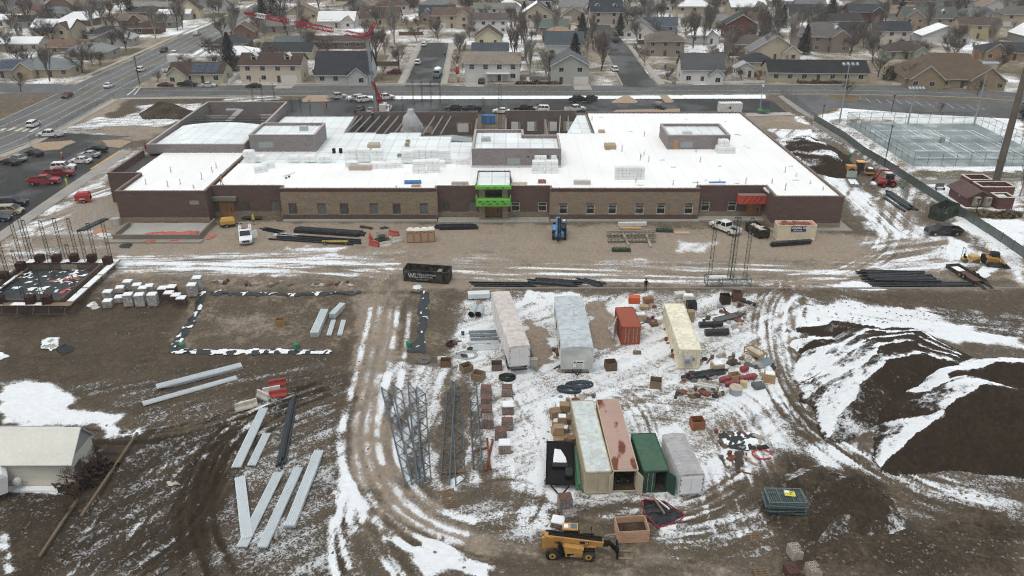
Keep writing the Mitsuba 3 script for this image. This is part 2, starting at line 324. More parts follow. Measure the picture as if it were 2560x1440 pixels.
region([(-1.9,59.6),(8.5,60.7),(15.6,57.4),(25.9,59.6),(26.6,55.8),(21.6,52.4),(11.3,53.3),(2.1,53.8),(-6,57.9)], .43, .36, 3, (15,.5), 33, .05)
region([(1.9,57.9),(13.3,56.9),(12.8,53.8),(7.7,52.4),(2.1,52.4)], .12, .5, 2)
region([(-2.8,52.8),(9.8,52.6),(24.5,50.5),(-9.5,50.5)], .15, .42, 2)
region([(24,63.7),(31.3,67.6),(38.4,63.7),(36.7,57.4),(47.8,57.9),(43.5,50.5),(24.1,50.5),(24.6,55.3),(23.1,57.9)], .05, .16, 3, None, 34, .25)
region([(38.8,63.7),(51.9,65),(47.5,57.4),(40.3,57.9)], .42, .3, 3, (-20,.5), 35)
region([(32.9,76.5),(35.7,70.4),(40,63.7),(41.8,57.9),(35.6,57.4),(36,63.7),(29,66.9),(29.9,74.1)], .45, .34, 2.5, (-45,.5), 36)
region([(31.9,68.3),(36.4,69),(35.7,65),(31.6,65)], .8, .34, 1.5, None, 37)
region([(41.4,100.8),(49.6,101.7),(71.2,98.2),(66,89.4),(55.2,91.5),(45.7,97.1),(38,93.7)], .95, .35, 2, (-8,.3), 38)
region([(58.9,103.6),(74.1,103.8),(71.2,98.2),(62.8,97.1),(56.9,100),(46.9,102.1)], .1, .38, 2, None, 39, .3)
region([(59,99.6),(71.2,98.2),(67.3,91.5),(62.1,93.7)], .35, .12, 2, (-8,.4), 40)
# snow patches
region([(-60.9,80.6),(-58.4,81.2),(-54.7,80.6),(-51.8,78.6),(-49.9,76.1),(-47.4,75.1),(-42.8,74.9),(-43.6,72.8),(-41,70.8),(-41.9,68.8),(-43.7,69.7),(-45.8,72.2),(-56,72.2)], 1.1, .2, 1.6, None, 41, .04)
region([(-46.4,55.6),(-44.7,55.8),(-44,53.8),(-42,50.5),(-43.5,50.5)], .9, .2, .6)
region([(-50.8,63.1),(-42.6,62.5),(-43.5,69.7),(-40.8,70.4),(-40.1,50.5),(-42.1,50.5)], .12, .08, 1, None, 42, .25)
region([(-48.3,62.2),(-42.8,62.2),(-43,61),(-46.9,60.4)], .7, .1, .6, None, 43)
region([(-18.3,63.4),(-16.4,63.7),(-14.6,61.3),(-13.4,57.4),(-14.2,55.8),(-16.2,58.5)], .85, .3, 1.2, None, 44)
region([(-8.9,54.3),(-6,53.8),(-2.1,51.4),(-2.7,50.5),(-7.5,50.5)], .9, .2, 1, (-30,.6), 45)
region([(-0.4,57.9),(2.7,59.6),(4.4,55.8),(0.7,55.8)], .75, .3, 1.5)
region([(2.7,74.1),(6.2,73.4),(4.6,60.1),(2.3,61.3)], .8, .4, 1.5)
region([(-51,238),(31.7,236.9),(75.5,238.6),(73.6,232),(31,231.4),(-49.9,232)], 1.15, .5, .6, None, 50, wob=.3)
region([(39.1,72.6),(45.5,74.9),(41.6,68.3),(38.7,68.3)], .85, .3, 1, None, 52)
# wheel tracks
tracks([(-17.8,109),(-18,100.8),(-17.3,91.5),(-16.5,80.8),(-15.8,71.1),(-13.7,63.1),(-9.6,57.4),(-2.8,53.8),(4.8,51.9),(14.3,50.5)], 7, 1.3, c=-.2, t=.08, deep=.07, seed=3)
for o, c in ((-2.6, .5), (.1, .4), (1.2, .62), (2.9, .45), (-1.3, .25)):
 rut(offset([(-17.3,100),(-16.6,88.3),(-16.2,79),(-15.8,71.1),(-13.8,63.7),(-10.1,57.9),(-4.6,54.3)], o), .75, c * 1.15, .1, .02, .45)
for q in ([(-16.1,61.3),(-16.1,57.4),(-14.8,53.3),(-13.4,50.5)], [(-14,57.9),(-12.5,54.3),(-10,50.5)], [(-13.7,60.7),(-12.2,57.4),(-11.7,54.8),(-9.2,50.5)], [(-12.6,57.4),(-9.6,53.8),(-7.1,50.5)], [(-10.9,55.8),(-7.7,52.4),(-5.4,50.5)],
  [(-15.2,59.6),(-14.7,55.3),(-12.7,50.5)], [(-16.5,57.4),(-16.1,53.8),(-14.9,50.5)], [(-11.5,55),(-6.6,52.4),(-2.4,50.5)], [(-10.2,56.3),(-5.6,53.3),(-0.7,51)]):
 rut(q, .5, .75, 0, .06, .35); rut(offset(q, .7), .5, -.25, -.1, .1)
tracks([(-17.8,109),(-11,110.5),(13.3,109),(43.4,109),(55.4,115.1),(62.9,125.2),(64.3,139.2),(64.1,150.8),(60.9,176.6)], 10, 1.8, c=.22, deep=.05, seed=5)
tracks([(-17.8,109),(-35.7,112),(-61,113.5),(-72.4,115.1),(-81.5,123.4),(-85.8,143.6),(-87.1,170.2),(-86.5,179.3)], 10, 1.7, c=.22, deep=.05, seed=6)
tracks([(-17.8,109),(-30.1,114.3),(-49.1,115.1),(-67.6,114.3)], 7, 2.0, c=.2, deep=.04, seed=16)
tracks([(41.2,104.2),(39.5,99.2),(37.2,86.3),(36.7,94.8),(32.9,80.8),(34.4,70.4),(39.6,61.3),(47.2,56.9)], 4, 1.5, c=-.3, deep=.06, seed=7)
tracks([(40.3,103),(36.6,97.1),(34.1,86.3),(33.4,76.5),(35.6,69),(40.8,61.3),(48.4,59)], 8, 1.3, c=-.35, deep=.08, seed=8)
tracks([(46.9,56.3),(39.2,57.9),(32.5,63.1),(29.9,69.7)], 5, 2.0, c=.3, deep=.05, seed=9)
tracks([(41,103.6),(49.3,100.8),(68.5,93.7)], 6, 2.5, c=-.35, deep=.05, seed=10)
tracks([(8,55.8),(18.8,55.3),(26.2,60.7),(26.5,69.7),(25.2,76.5),(19.7,79),(5.7,80.8)], 8, 2.5, c=-.28, deep=.05, seed=12)
tracks([(20.7,66.9),(21.1,61.9),(20.9,56.3),(23.7,52.4)], 5, .9, c=-.35, deep=.07, seed=13)
tracks([(-33.3,50.5),(-33,60.1),(-30.5,69),(-23.6,75.7),(-18,79.9)], 9, 3.5, c=.2, deep=.07, seed=14)
tracks([(-40.1,50.5),(-38.8,59.6),(-37.5,69.7),(-34.1,77.3),(-23.5,83.5)], 7, 2.5, c=.14, deep=.08, seed=15)
tracks([(-32.3,50.5),(-29.1,57.9),(-29,64.3),(-29,69.7),(-26.1,74.9),(-20,80.8)], 6, 1.6, c=-.3, t=-.3, deep=.09, width=.4, seed=31)
tracks([(-24.5,50.5),(-27.3,55.8),(-29.5,61.3),(-30,67.6),(-28.4,73.4)], 5, 1.2, c=-.3, t=-.3, deep=.09, width=.4, seed=32)
tracks([(-58.6,76.5),(-46.4,70.4),(-37,70.4),(-28.8,74.9),(-19.4,82.6)], 4, 2.0, c=-.2, t=-.25, deep=.08, seed=33)
tracks([(-1.9,60.7),(4.6,59.6),(12.6,57.4),(19.8,59.6),(26.2,64.3)], 5, 1.5, c=-.32, t=-.1, deep=.07, seed=34)
tracks([(-1.4,80.8),(2.1,69.7),(2.7,61.3),(0,55.8)], 5, 1.5, c=-.3, deep=.05, seed=17)
tracks([(9.5,80.8),(14.6,76.5),(15.4,69.7),(16.8,59.6)], 6, 2.0, c=-.25, deep=.04, seed=18)
tracks([(75.9,106.9),(61.4,109),(53.7,112.3),(42.9,107.6)], 5, 1.5, c=.25, deep=.05, seed=19)
tracks([(75.2,119.1),(68.9,125.2),(68.4,134.9),(68.9,150.8)], 5, 1.5, c=-.25, deep=.05, seed=21)
dz += 0.09 * (nz(1.7, 1.7, 12, 0, 2) - 0.5) * sst(118, 108, PY) + 0.05 * np.clip(cov, 0, 1) + 0.05 * (nz(0.9, 0.9, 2) - 0.5) + 0.3 * (nz(0.12, 0.12, 4) - 0.5) * sst(110, 100, PY) * sst(36, 46, PY)
dz *= 1 - sst(112, 124, PY) * 0.6
base = -1.2 * (1 - sst(97.5, 104.2, PY))
flat = sst(124, 132, PY); dz *= 1 - 0.8 * flat
zz = base + dz
iy, ix = np.meshgrid(np.arange(NY - 1), np.arange(NX - 1), indexing='ij'); q0 = (iy * NX + ix).ravel()
GF = np.vstack([np.stack([q0, q0 + 1, q0 + NX + 1], 1), np.stack([q0, q0 + NX + 1, q0 + NX], 1)])
GZ = zz.reshape(NY, NX)
def gz(x, y):
 """height of the site's ground; flat zero beyond it"""
 if not (xs[0] < x < xs[-1] and ys[0] < y < ys[-1]): return 0.0
 i, j = min(np.searchsorted(xs, x), NX - 1) - 1, min(np.searchsorted(ys, y), NY - 1) - 1
 a, b = (x - xs[i]) / (xs[i + 1] - xs[i]), (y - ys[j]) / (ys[j + 1] - ys[j])
 return float((GZ[j, i] * (1 - a) + GZ[j, i + 1] * a) * (1 - b) + (GZ[j + 1, i] * (1 - a) + GZ[j + 1, i + 1] * a) * b)
structure('construction_ground', (np.stack([PX, PY, zz], 1), GF), 'ground_mat', uv=np.stack([np.clip(cov, -.3, 1.3), soil], 1), smooth=True)
# ================================================================ the residential ground behind, to the horizon, and the roads
def grid_xy(xa, ya):
 X, Y = np.meshgrid(xa, ya); n, m = len(xa), len(ya)
 b, a = np.meshgrid(np.arange(m - 1), np.arange(n - 1), indexing='ij'); q = (b * n + a).ravel()
 return X.ravel(), Y.ravel(), np.vstack([np.stack([q, q + 1, q + n + 1], 1), np.stack([q, q + n + 1, q + n], 1)])
hx, hy, hf = grid_xy(np.concatenate([[-3000, -1500, -700], np.arange(-420, 421, 2.4), [700, 1500, 3000]]), np.concatenate([[240], np.arange(241.5, 580, 2.4), [700, 1000, 2000, 4000]]))
hp = np.stack([hx, hy, hx * 0], -1)
hc = 0.36 + 1.2 * (meshkit.fbm(hp * [0.05, 0.035, 1], 3, 21) - 0.5) + 0.6 * (meshkit.fbm(hp * 0.2, 3, 22) - 0.5)
ht = 1.75 + 0.8 * (meshkit.fbm(hp * 0.06, 3, 23) - 0.55)
structure('residential_ground', (np.stack([hx, hy, hx * 0], 1), hf), 'ground_mat', uv=np.stack([hc, ht], 1), smooth=True)
wx, wy, wf = grid_xy(A([-3000, -1200, -500, -170.0]), A([-300, 36.0, 140, 240]))
structure('outlying_ground', join([(np.stack([wx, wy, wx * 0 - .02], 1), wf), (np.stack([-wx[::-1] + 2, wy[::-1], wx * 0 - .02], 1), wf), quad((-170, -300, -1.25), (172, -300, -1.25), (172, 36, -1.25), (-170, 36, -1.25))]), 'ground_mat')

def asphalt_color(p, n, uv):
 """uv.x: lightness of the surface, uv.y: wear"""
 f1 = fbm(p.x * 0.11, p.y * 0.11, 2, 4); f2 = noise(p.x * 3.1, p.y * 3.1, 4); f3 = fbm(p.x * 0.9, p.y * 0.9, 8, 3)
 crack = smoothstep(0.035, 0.0, dr.abs(fbm(p.x * 0.35, p.y * 0.35, 5, 4) - 0.5)) * uv.y
 return mi.Color3f(0.98, 1.0, 1.03) * uv.x * (0.55 + 0.62 * f1 + 0.2 * f2 + 0.24 * f3) * (1 - 0.3 * crack)
def asphalt_rough(p, n, uv):
 return 0.3 + 0.5 * smoothstep(0.38, 0.62, fbm(p.x * 0.16 + 4, p.y * 0.09, 3, 4)) + 0.15 * uv.y
scene['asphalt'] = two({'type': 'principled', 'base_color': proc(asphalt_color), 'roughness': proc(asphalt_rough), 'specular': 0.5})
def sheet(name, pts, z, mat='asphalt', light=0.06, wear=1.0, col=None, style=CONC, smooth=False, label=None, curve=False):
 g = Polygon(pts).buffer(0)
 v, f = trimesh.creation.triangulate_polygon(g, engine='earcut')
 v = np.column_stack([v, np.full(len(v), z)])
 uv = np.tile([[light, wear]], (len(v), 1)) if mat == 'asphalt' else np.tile([[pack(col), style]], (len(v), 1))
 n = np.cross(v[f[:, 1]] - v[f[:, 0]], v[f[:, 2]] - v[f[:, 0]])[:, 2]; f = np.where(n[:, None] < 0, f[:, ::-1], f)
 return structure(name, (v, f), mat, uv=uv, label=label)
def strip(pts, w):
 return LineString(pts).buffer(w / 2, cap_style=2, join_style=1)
def bands(name, lines, z, h, col, style=CONC, mat='matte'):
 """kerbs, painted lines and such: strips of given width along curves; lines = [(points, width)]"""
 g = shapely.union_all([strip(p, w) for p, w in lines])
 v, f = prism(g, z, z + h)
 return structure(name, (v, f), mat, uv=np.tile([[pack(col), style]], (len(v), 1)))
L_ROAD = [(-136.4,185.2),(-133.4,206),(-135.4,239.1),(-137,252.8),(-138.1,283.4),(-139.7,312.2),(-143.1,365.7),(-143.6,402.4),(-145.1,446.8),(-149.2,490.3)]
R_ROAD = [(-137,456),(-131,401),(-125.4,352.5),(-121.4,306.7),(-119.2,281.9),(-117.3,252.8),(-116.6,234.7),(-114.7,203),(-114.1,184.8),(-115.5,175.3),(-117.4,155.9)]
sheet('main_road', L_ROAD + R_ROAD, .03, light=.105)
NEAR, FAR = [(-120.9,232.5),(-83.6,236.3),(-50.8,236.9),(31.7,236.9),(50,238.6),(93.1,238.6),(120.3,236.3),(135.4,233.6),(146,227.8),(155.9,218.3)], [(-120.2,246.7),(-88.6,251.9),(-33.6,251.3),(5,251.3),(79.6,252.8),(118.8,251.9),(139.8,246.1),(152.9,239.7),(164,230.9)]
sheet('cross_street', NEAR + FAR[::-1], .034, light=.085)
sheet('west_street', [(-137.3,253.5),(-172.5,256),(-164.3,242.6),(-134.7,239.1)], .038, light=.1)
sheet('side_street', [(-36.5,339.1),(-26,339.1),(-22.4,249.1),(-33.3,249.1)], .038, light=.032, wear=.5)
sheet('side_street_east', [(37.8,395.1),(46.5,395.1),(45.8,377.3),(46.3,330.7),(44.9,249.1),(34.5,249.1),(37,330.7)], .038, light=.035, wear=.5)
sheet('far_street', [(157.1,383.9),(172.9,373.3),(177.5,349.1),(167.3,338.1),(161.9,356.1),(151.1,368.2)], .03, light=.08)
sheet('lane_east', [(184.8,327.6),(208.8,335.9),(230.2,333.8),(217.5,314),(199.4,319.7),(177.7,311.3)], .03, light=.08)
sheet('back_street', [(-92.8,488.2),(-37.9,499.1),(-36.7,481.8),(-86.5,465.6)], .03, light=.1)
sheet('school_car_park', [(-111.6,148.3),(-111.2,167.8),(-112,178.6),(-104,182),(-101.3,185.9),(-92.1,181.3),(-89.4,178.6),(-88.7,154.1),(-87.6,127.1),(-87.1,110.5)], .02, light=.028, wear=.2)
sheet('school_car_park_entry', [(-112,178.6),(-114.1,184.8),(-111.5,193.7),(-92.2,190.3),(-95.6,188.1),(-101.3,185.9),(-104,182)], .024, light=.032, wear=.3)
sheet('rear_car_park', [(-73.8,230.4),(-58,232),(31.1,232.5),(73.9,232.8),(74.9,228.3),(74.5,215.9),(18.4,214.5),(-44.7,210.9),(-61.7,210.9),(-66.5,224.7)], .02, light=.027, wear=.2)
sheet('court_car_park', [(79.4,237.4),(92.8,237.4),(143.5,226.7),(147.8,215.9),(142.2,206.9),(131.8,208.2),(109.8,213.6),(92,220.7),(89.4,220.7),(80.6,211.3),(80,220.7)], .02, light=.075)
sheet('pavement', [(-89.4,178.6),(-86.5,176.9),(-84.9,122.4),(-84.3,106.2),(-87.1,110.5),(-87.6,127.1),(-88.7,154.1)], .1, 'matte', col='#94928e')
sheet('rear_pavement', [(62.8,214),(75.4,215.4),(75.4,212.2),(62.4,210.4)], .1, 'matte', col='#a5a29c')
sheet('court_pavement', [(80,220.7),(80.6,211.3),(78.9,206.9),(77.9,218.3),(78.4,236.3),(80,237.4)], .03, 'matte', col='#8a8a88')
sheet('park_path', [(79.5,206.9),(83.1,155.9),(105.1,157.3),(104,155.4),(80.9,152.8),(76.7,201.8)], .05, 'matte', col='#7d7a76')
def off(p, o):
 return offset(p, o) if len(p) > 2 else p
bands('road_kerb', [(L_ROAD[:3], .5), (L_ROAD[3:], .5), (R_ROAD[:5], .5), (R_ROAD[6:], .5), (NEAR, .6), (FAR[:3], .5), (FAR[3:4] + [(34,251.3)], .5), ([(46,251.7),(79.6,252.8)], .5), (FAR[4:], .5), ([(-37,339.1),(-33.9,251.3)], .5), ([(-25.5,339.1),(-22.2,251.3)], .5), ([(36.6,330.7),(34.5,251.6)], .5), ([(46.6,330.7),(45.9,251.9)], .5)], 0.0, .14, '#8f8c86')
bands('sidewalk', [(offset(L_ROAD[3:], 3.2)[::6].tolist(), 1.6), (offset(R_ROAD[:5], 3.0)[::6].tolist(), 1.6), ([(-113.9,232.5),(-82.9,234.1),(-74.7,233.6)], 1.8), (offset(A(FAR)[1:4], 2.6)[::6].tolist(), 1.5), ([(-37.8,339.1),(-35.2,253.5)], 2.0), ([(-24.5,339.1),(-21.4,253.5)], 2.0), ([(47.7,330.7),(47.3,253.5)], 2.0), ([(-114.9,230.9),(-113.2,200.1),(-112.7,182.3),(-114.1,172.7)], 2.2)], 0.0, .1, '#9a958d')
bands('road_marking', [(offset(L_ROAD, -7.6)[::4].tolist(), .22), (offset(L_ROAD, -11.2)[::4].tolist(), .22)], .036, .006, '#b39a52')
bands('road_marking_white', [(offset(L_ROAD, -3.9)[6:70:4].tolist(), .16), (offset(R_ROAD, -3.9)[::4].tolist(), .16), ([(-114,237.4),(-116,249.7)], .5), ([(-112.2,238),(-115.1,249.7)], .35)]
 + [([a, b], .9) for a, b in (((-127.38,195.67), (-127.56,198.06)), ((-125.62,196.07), (-125.4,198.87)), ((-123.38,195.28), (-123.38,198.87)), ((-121.37,194.89), (-121.56,198.87)), ((-119.37,194.5), (-119.75,198.87)))], .036, .006, '#b9b9b5')
bands('street_centre_line', [((A(NEAR) * .52 + A([FAR[k] for k in range(len(NEAR) - 1)] + [FAR[-1]]) * .48)[1:].tolist(), .2)] if len(NEAR) == len(FAR) else [([(-111.6,243.7),(-52,243.2),(32.4,243.2),(95.4,244.9),(123.2,242.6),(138,238.6),(149.4,233.6)], .22)], .04, .006, '#a89a6a')
bands('bay_marking', [([a, b], .14) for a, b in zip([(103.1,233.1),(105.8,232.5),(108.2,231.4),(110.9,230.9),(113.3,229.9),(115.9,229.3),(118.3,228.3),(120.9,227.8),(123.3,226.7),(125.8,226.2),(128.4,225.7),(130.7,224.7)], [(102.4,227.8),(105,226.7),(107.7,226.2),(110.2,225.2),(112.7,224.2),(115.1,223.2),(117.8,222.7),(120.2,221.7),(122.6,220.7),(125,219.7),(127.4,218.8),(129.7,217.8)])], .03, .006, '#b5b5b0')
bands('kerb_paint', [([(-89.4,177.6),(-89.3,163.1)], .5)], .1, .012, '#c99a3c')
def island(pts, label):
 g = Polygon(pts);
 k = thing('traffic_island', [P('gravel', [prism(g.buffer(-.2), 0, .2)], '#a08b73', style=SPECKLE), P('kerb', [prism(g.difference(g.buffer(-.25)), 0, .17)], '#8d8a84', style=CONC)], label=label, cat='traffic island', z=0)
for pts, lb in (([(-113.3,183),(-110.5,184.4),(-104.8,186.2),(-102.9,184.4),(-103.7,181.3),(-103.5,178.2),(-106.7,177.2),(-110,179.3)], 'tan gravel island beside the car park entry at the left road'),
    ([(-97.6,186.2),(-93.7,187),(-90,185.2),(-90.2,179.3),(-93.6,180.6)], 'small gravel island behind the dark and silver cars of the left car park'),
    ([(28.3,227.8),(33,236.3),(34.4,236.3),(36.1,228.3),(35.1,226.2),(28.6,226.2)], 'gravel island with pale rocks right of two black pickups'),
    ([(43.6,236.3),(45.8,236.3),(46.4,228.8),(45.4,226.7),(43.5,227.2)], 'small gravel island in the rear car park, right of the rocky one'),
    ([(-60.6,230.9),(-60.2,236.3),(-50.8,236.9),(-51.1,232.5),(-52.6,228.3),(-59.8,227.8)], 'long tan gravel island in front of the white pickup behind the gymnasium'),
    ([(28.5,217.8),(46.3,219.3),(45.6,215.4),(27.1,215)], 'gravel bed between the white roof and the rear car park')):
 island(pts, lb)
g = Polygon([(92.2,236.3),(97.3,238),(102.4,235.8),(100.7,230.9),(97.4,228.8),(93.4,232)])
thing('traffic_island', [P('grass', [prism(g.buffer(-.2), 0, .2)], '#6b5a30', style=SPECKLE), P('kerb', [prism(g.difference(g.buffer(-.3)), 0, .18)], '#8d8a84', style=CONC)], label='grassy island with a bare tree beside the old court car park', cat='traffic island', z=0)
def court_color(p, n, uv):
 f = fbm(p.x * 0.3, p.y * 0.3, 1, 4); g = fbm(p.x * 1.6, p.y * 1.6, 1, 3)
 c = mix((0.17, 0.22, 0.225), (0.27, 0.315, 0.32), smoothstep(0.25, 0.75, f)) * (0.8 + 0.4 * g)
 return mix(c, mi.Color3f(0.6, 0.65, 0.67), 0.3 * smoothstep(0.55, 0.75, f + 0.3 * (g - 0.5)))
scene['court_mat'] = two({'type': 'principled', 'base_color': proc(court_color), 'roughness': 0.35, 'specular': 0.5})
CT = [(85.4,203),(117.4,204.3),(117.7,176.6),(116.7,165.4),(85,165.4)]
cx0, cy0, cy1 = CT[0][0] + .6, CT[4][1], CT[0][1]
structure('tennis_court', quad((cx0, cy0, .03), (cx0 + 33.2, cy0, .03), (cx0 + 33.2, cy1, .03), (cx0, cy1, .03)), 'court_mat')
cl = []
for k in range(2):
 a = cx0 + 3.4 + k * 14.4; b = a + 10.97; y0, y1 = (cy0 + cy1) / 2 - 11.9, (cy0 + cy1) / 2 + 11.9; m = (y0 + y1) / 2
 cl += [([(a, y0), (b, y0), (b, y1), (a, y1), (a, y0)], .12), ([(a + 1.37, y0), (a + 1.37, y1)], .1), ([(b - 1.37, y0), (b - 1.37, y1)], .1), ([(a + 1.37, m - 6.4), (b - 1.37, m - 6.4)], .1), ([(a + 1.37, m + 6.4), (b - 1.37, m + 6.4)], .1), ([((a + b) / 2, m - 6.4), ((a + b) / 2, m + 6.4)], .1)]
bands('court_line', [(a_, b_ * 1.7) for a_, b_ in cl], .036, .005, '#dfe5e5')
# ================================================================ the school under construction: one thing with its walls, roofs, windows and doors as parts
def membrane_color(p, n, uv):
 f = fbm(p.x * 0.16, p.y * 0.16, 3, 4)
 seam = smoothstep(0.05, 0.02, dr.abs((p.x * 0.33 - dr.floor(p.x * 0.33)) - 0.5)) * 0.06
 return mi.Color3f(0.9, 0.91, 0.92) * (0.93 + 0.1 * f - seam)
scene['membrane'] = two({'type': 'principled', 'base_color': proc(membrane_color), 'roughness': 0.6, 'specular': 0.4})
def deck_color(p, n, uv):
 f = fbm(p.x * 0.12, p.y * 0.3, 6, 4)
 a, b = p.x * 0.42, p.y * 0.2
 s = dr.maximum(smoothstep(0.07, 0.02, dr.abs(a - dr.floor(a) - 0.5)), smoothstep(0.045, 0.015, dr.abs(b - dr.floor(b) - 0.5)))
 return mi.Color3f(0.72, 0.77, 0.79) * (0.86 + 0.28 * f + 0.12 * cell_rand(dr.floor(a + .5), dr.floor(b + .5), 4) - 0.25 * s)
scene['roof_deck'] = two({'type': 'principled', 'base_color': proc(deck_color), 'roughness': 0.5, 'specular': 0.5})
DARK, TAN, PENT, WIN = '#65534f', '#8f7c68', '#857f7c', 5.75
WALLS = []
school = []
def wall(x0, y0, x1, y1, z0=0.0, z1=5.75, col=DARK, th=.35, name='wall', openings=(), kids=(), style=BRICK, cap=True):
 """upright wall whose outer face runs from (x0, y0) to (x1, y1), its thickness to the left of that line; openings = (from, to, sill, head) along it"""
 L = math.hypot(x1 - x0, y1 - y0); g = shapely.box(0, z0, L, z1)
 for a, b, c, d in openings: g = g.difference(shapely.box(a, c, b, d))
 v, f = prism(g, 0, th); dx, dy = (x1 - x0) / L, (y1 - y0) / L
 w = np.stack([x0 + v[:, 0] * dx - v[:, 2] * dy, y0 + v[:, 0] * dy + v[:, 2] * dx, v[:, 1]], 1)
 kk = list(kids)
 if cap:
  q = bar((x0 - dy * th / 2, y0 + dx * th / 2, z1 + .03), (x1 - dy * th / 2, y1 + dx * th / 2, z1 + .03), th + .08, .06)
  kk.append(P('coping', [q], '#7d7069' if col != PENT else '#a8a19c'))
 school.append(P(name, [(w, f[:, ::-1])], col, style=style, kids=kk))
def window(x, y, w, z0, z1, frame=True, film=False):
 """window in a wall that faces the camera, its left edge at x, wall face at y"""
 fr = '#cfd0cc' if frame else '#6a675f'
 t = .09 if frame else .06
 g = [bx(x, x + w, y + .1, y + .2, z0, z0 + t), bx(x, x + w, y + .1, y + .2, z1 - t, z1), bx(x, x + t, y + .1, y + .2, z0 + t, z1 - t), bx(x + w - t, x + w, y + .1, y + .2, z0 + t, z1 - t)]
 if frame: g.append(bx(x + t, x + w - t, y + .1, y + .2, z0 + (z1 - z0) * .62, z0 + (z1 - z0) * .62 + .08))
 kids = [P('sill', bx(x - .08, x + w + .08, y - .07, y + .25, z0 - .12, z0 - .003), '#8b7f73')]
 if frame: kids.append(P('pane', bx(x + t, x + w - t, y + .14, y + .16, z0 + t, z1 - t), mat='glass'))
 else: kids.append(P('plastic_sheet', [(bx(x + t, x + w - t, y + .14, y + .17, z0 + t, z1 - t), '#5f6468' if film else '#3d4043')], mat='plastic', style=DUSTY))
 school.append(P('window', g, fr, kids=kids))
def facade(x0, x1, y, col, wins, band, frame, z1=5.75, doors=()):
 """a stretch of the front: brick above a plinth course of another brick, with real window openings"""
 op = [(wx - x0, wx - x0 + ww, 1.05, 3.05) for wx, ww in wins] + [(a - x0, b - x0, 0, h) for a, b, h in doors]
 wall(x0, y, x1, y, 0.95, z1, col, openings=op)
 b = [(a - x0, c - x0, 0, h) for a, c, h in doors]
 wall(x0, y - .04, x1, y - .04, 0, .947, band, th=.38, openings=b, cap=False)
 for k, (wx, ww) in enumerate(wins):
  window(wx, y, ww, 1.05, 2.75, frame if not isinstance(frame, (list, tuple)) else frame[k], k % 2)
  school.append(P('lintel', bx(wx - .003 + .003, wx + ww, y + .06, y + .3, 2.753, 3.05), '#5b4a45', style=BRICK))
YA, Y1, Y2, Y3, Y5, YR = 131.7, 134.7, 133.1, 134.5, 134.7, 128.9
# block at the left, higher plinth, the recess beside it
wall(-68.9, YA, -53.2, YA, 0.95, 5.75, DARK, openings=[(12.6, 14.3, 3.3, 4.1)])
wall(-68.9, YA - .04, -53.2, YA - .04, 0, .947, TAN, th=.39, cap=False)
school.append(P('window', [bx(-56.3, -54.6, YA + .1, YA + .16, 3.3, 4.1)], '#8d9092', style=SIDING, label='small louvred opening high in the dark brick'))
wall(-53.2, YA, -53.2, 158, 0, 5.75, DARK)
wall(-68.9, 142.2, -68.9, YA, 0, 5.75, DARK)
wall(-75.0, 142.2, -68.9, 142.2, 0, 5.75, DARK)
wall(-75.0, 157.8, -75.0, 142.2, 0, 5.75, DARK)
def W(*us): return [(a, b - a) for a, b in us]
facade(-53.2, -40.7, Y1, DARK, [(-48.2, 1.45), (-43.1, 1.4)], TAN, False, doors=[(-52.4, -49.7, 2.7)])
facade(-40.7, -13.2, Y2, TAN, [(-39.5, 1.5), (-34.4, 1.5), (-30.4, 1.5), (-25.2, 1.5), (-21.1, 1.4), (-16.3, 1.4)], DARK, False)
facade(-13.2, 6.7, Y3, DARK, [(-12.5, 1.5), (-7.8, 1.4), (-.1, 1.5), (4.7, 1.5)], TAN, [False, False, True, True], doors=[(-4.6, -1.9, 2.7)])
facade(6.7, 33.0, Y2, TAN, [(8.3, 1.5), (13.1, 1.5), (17.0, 1.5), (21.8, 1.5), (25.6, 1.5), (30.5, 1.5)], DARK, True)
facade(33.0, 44.8, Y5, DARK, [(33.8, 1.5), (38.6, 1.5)], TAN, True, doors=[(42.0, 44.6, 2.7)])
wall(-40.7, Y1 + .4, -40.7, Y2, 0, 5.75, TAN, cap=False); wall(-13.2, Y2, -13.2, Y3 + .4, 0, 5.75, TAN, cap=False); wall(6.7, Y3 + .4, 6.7, Y2, 0, 5.75, TAN, cap=False); wall(33.0, Y2, 33.0, Y5 + .4, 0, 5.75, TAN, cap=False)
wall(44.8, Y5 + .4, 44.8, YR, .95, 5.75, DARK); wall(44.76, Y5, 44.76, YR, 0, .947, TAN, cap=False)
wall(44.8, YR, 56.6, YR, .95, 5.75, DARK, openings=[]); wall(44.8, YR - .04, 56.6, YR - .04, 0, .947, TAN, th=.39, cap=False)
wall(56.6, YR, 55.1, 191.2, 0, 5.75, DARK)
wall(55.1, 191.2, 17.8, 191.2, 0, 5.75, DARK)
# the dark soldier course along the top of the tan stretches
for a, b in ((-40.7, -13.2), (6.7, 33.0)):
 school.append(P('soldier_course', bx(a, b, Y2 - .05, Y2 - .003, 5.2, 5.72), '#5a4843', style=BRICK))
 for x in (a + .48 * (b - a), a + .8 * (b - a)): school.append(P('control_joint', bx(x, x + .05, Y2 - .012, Y2 - .002, .95, 5.2), '#6e6154'))
school.append(P('concrete_footing', [bx(-40.5, -13.3, 131.7, 132.85, 0, .22), bx(-13.1, 6.6, 131.3, 133.9, 0, .2), bx(6.8, 33, 131.7, 132.85, 0, .22), bx(33, 44.7, 132.2, 134.4, 0, .22), bx(43.3, 58.3, 127.3, 128.7, 0, .2), bx(56.7, 58.2, 128.7, 133.5, 0, .18)], '#8f8d86', style=CONC))
for x in np.arange(-12.0, 6.0, 2.1): school.append(P('slab_joint', bx(x, x + .04, 131.3, 133.9, .2, .208), '#67645e'))
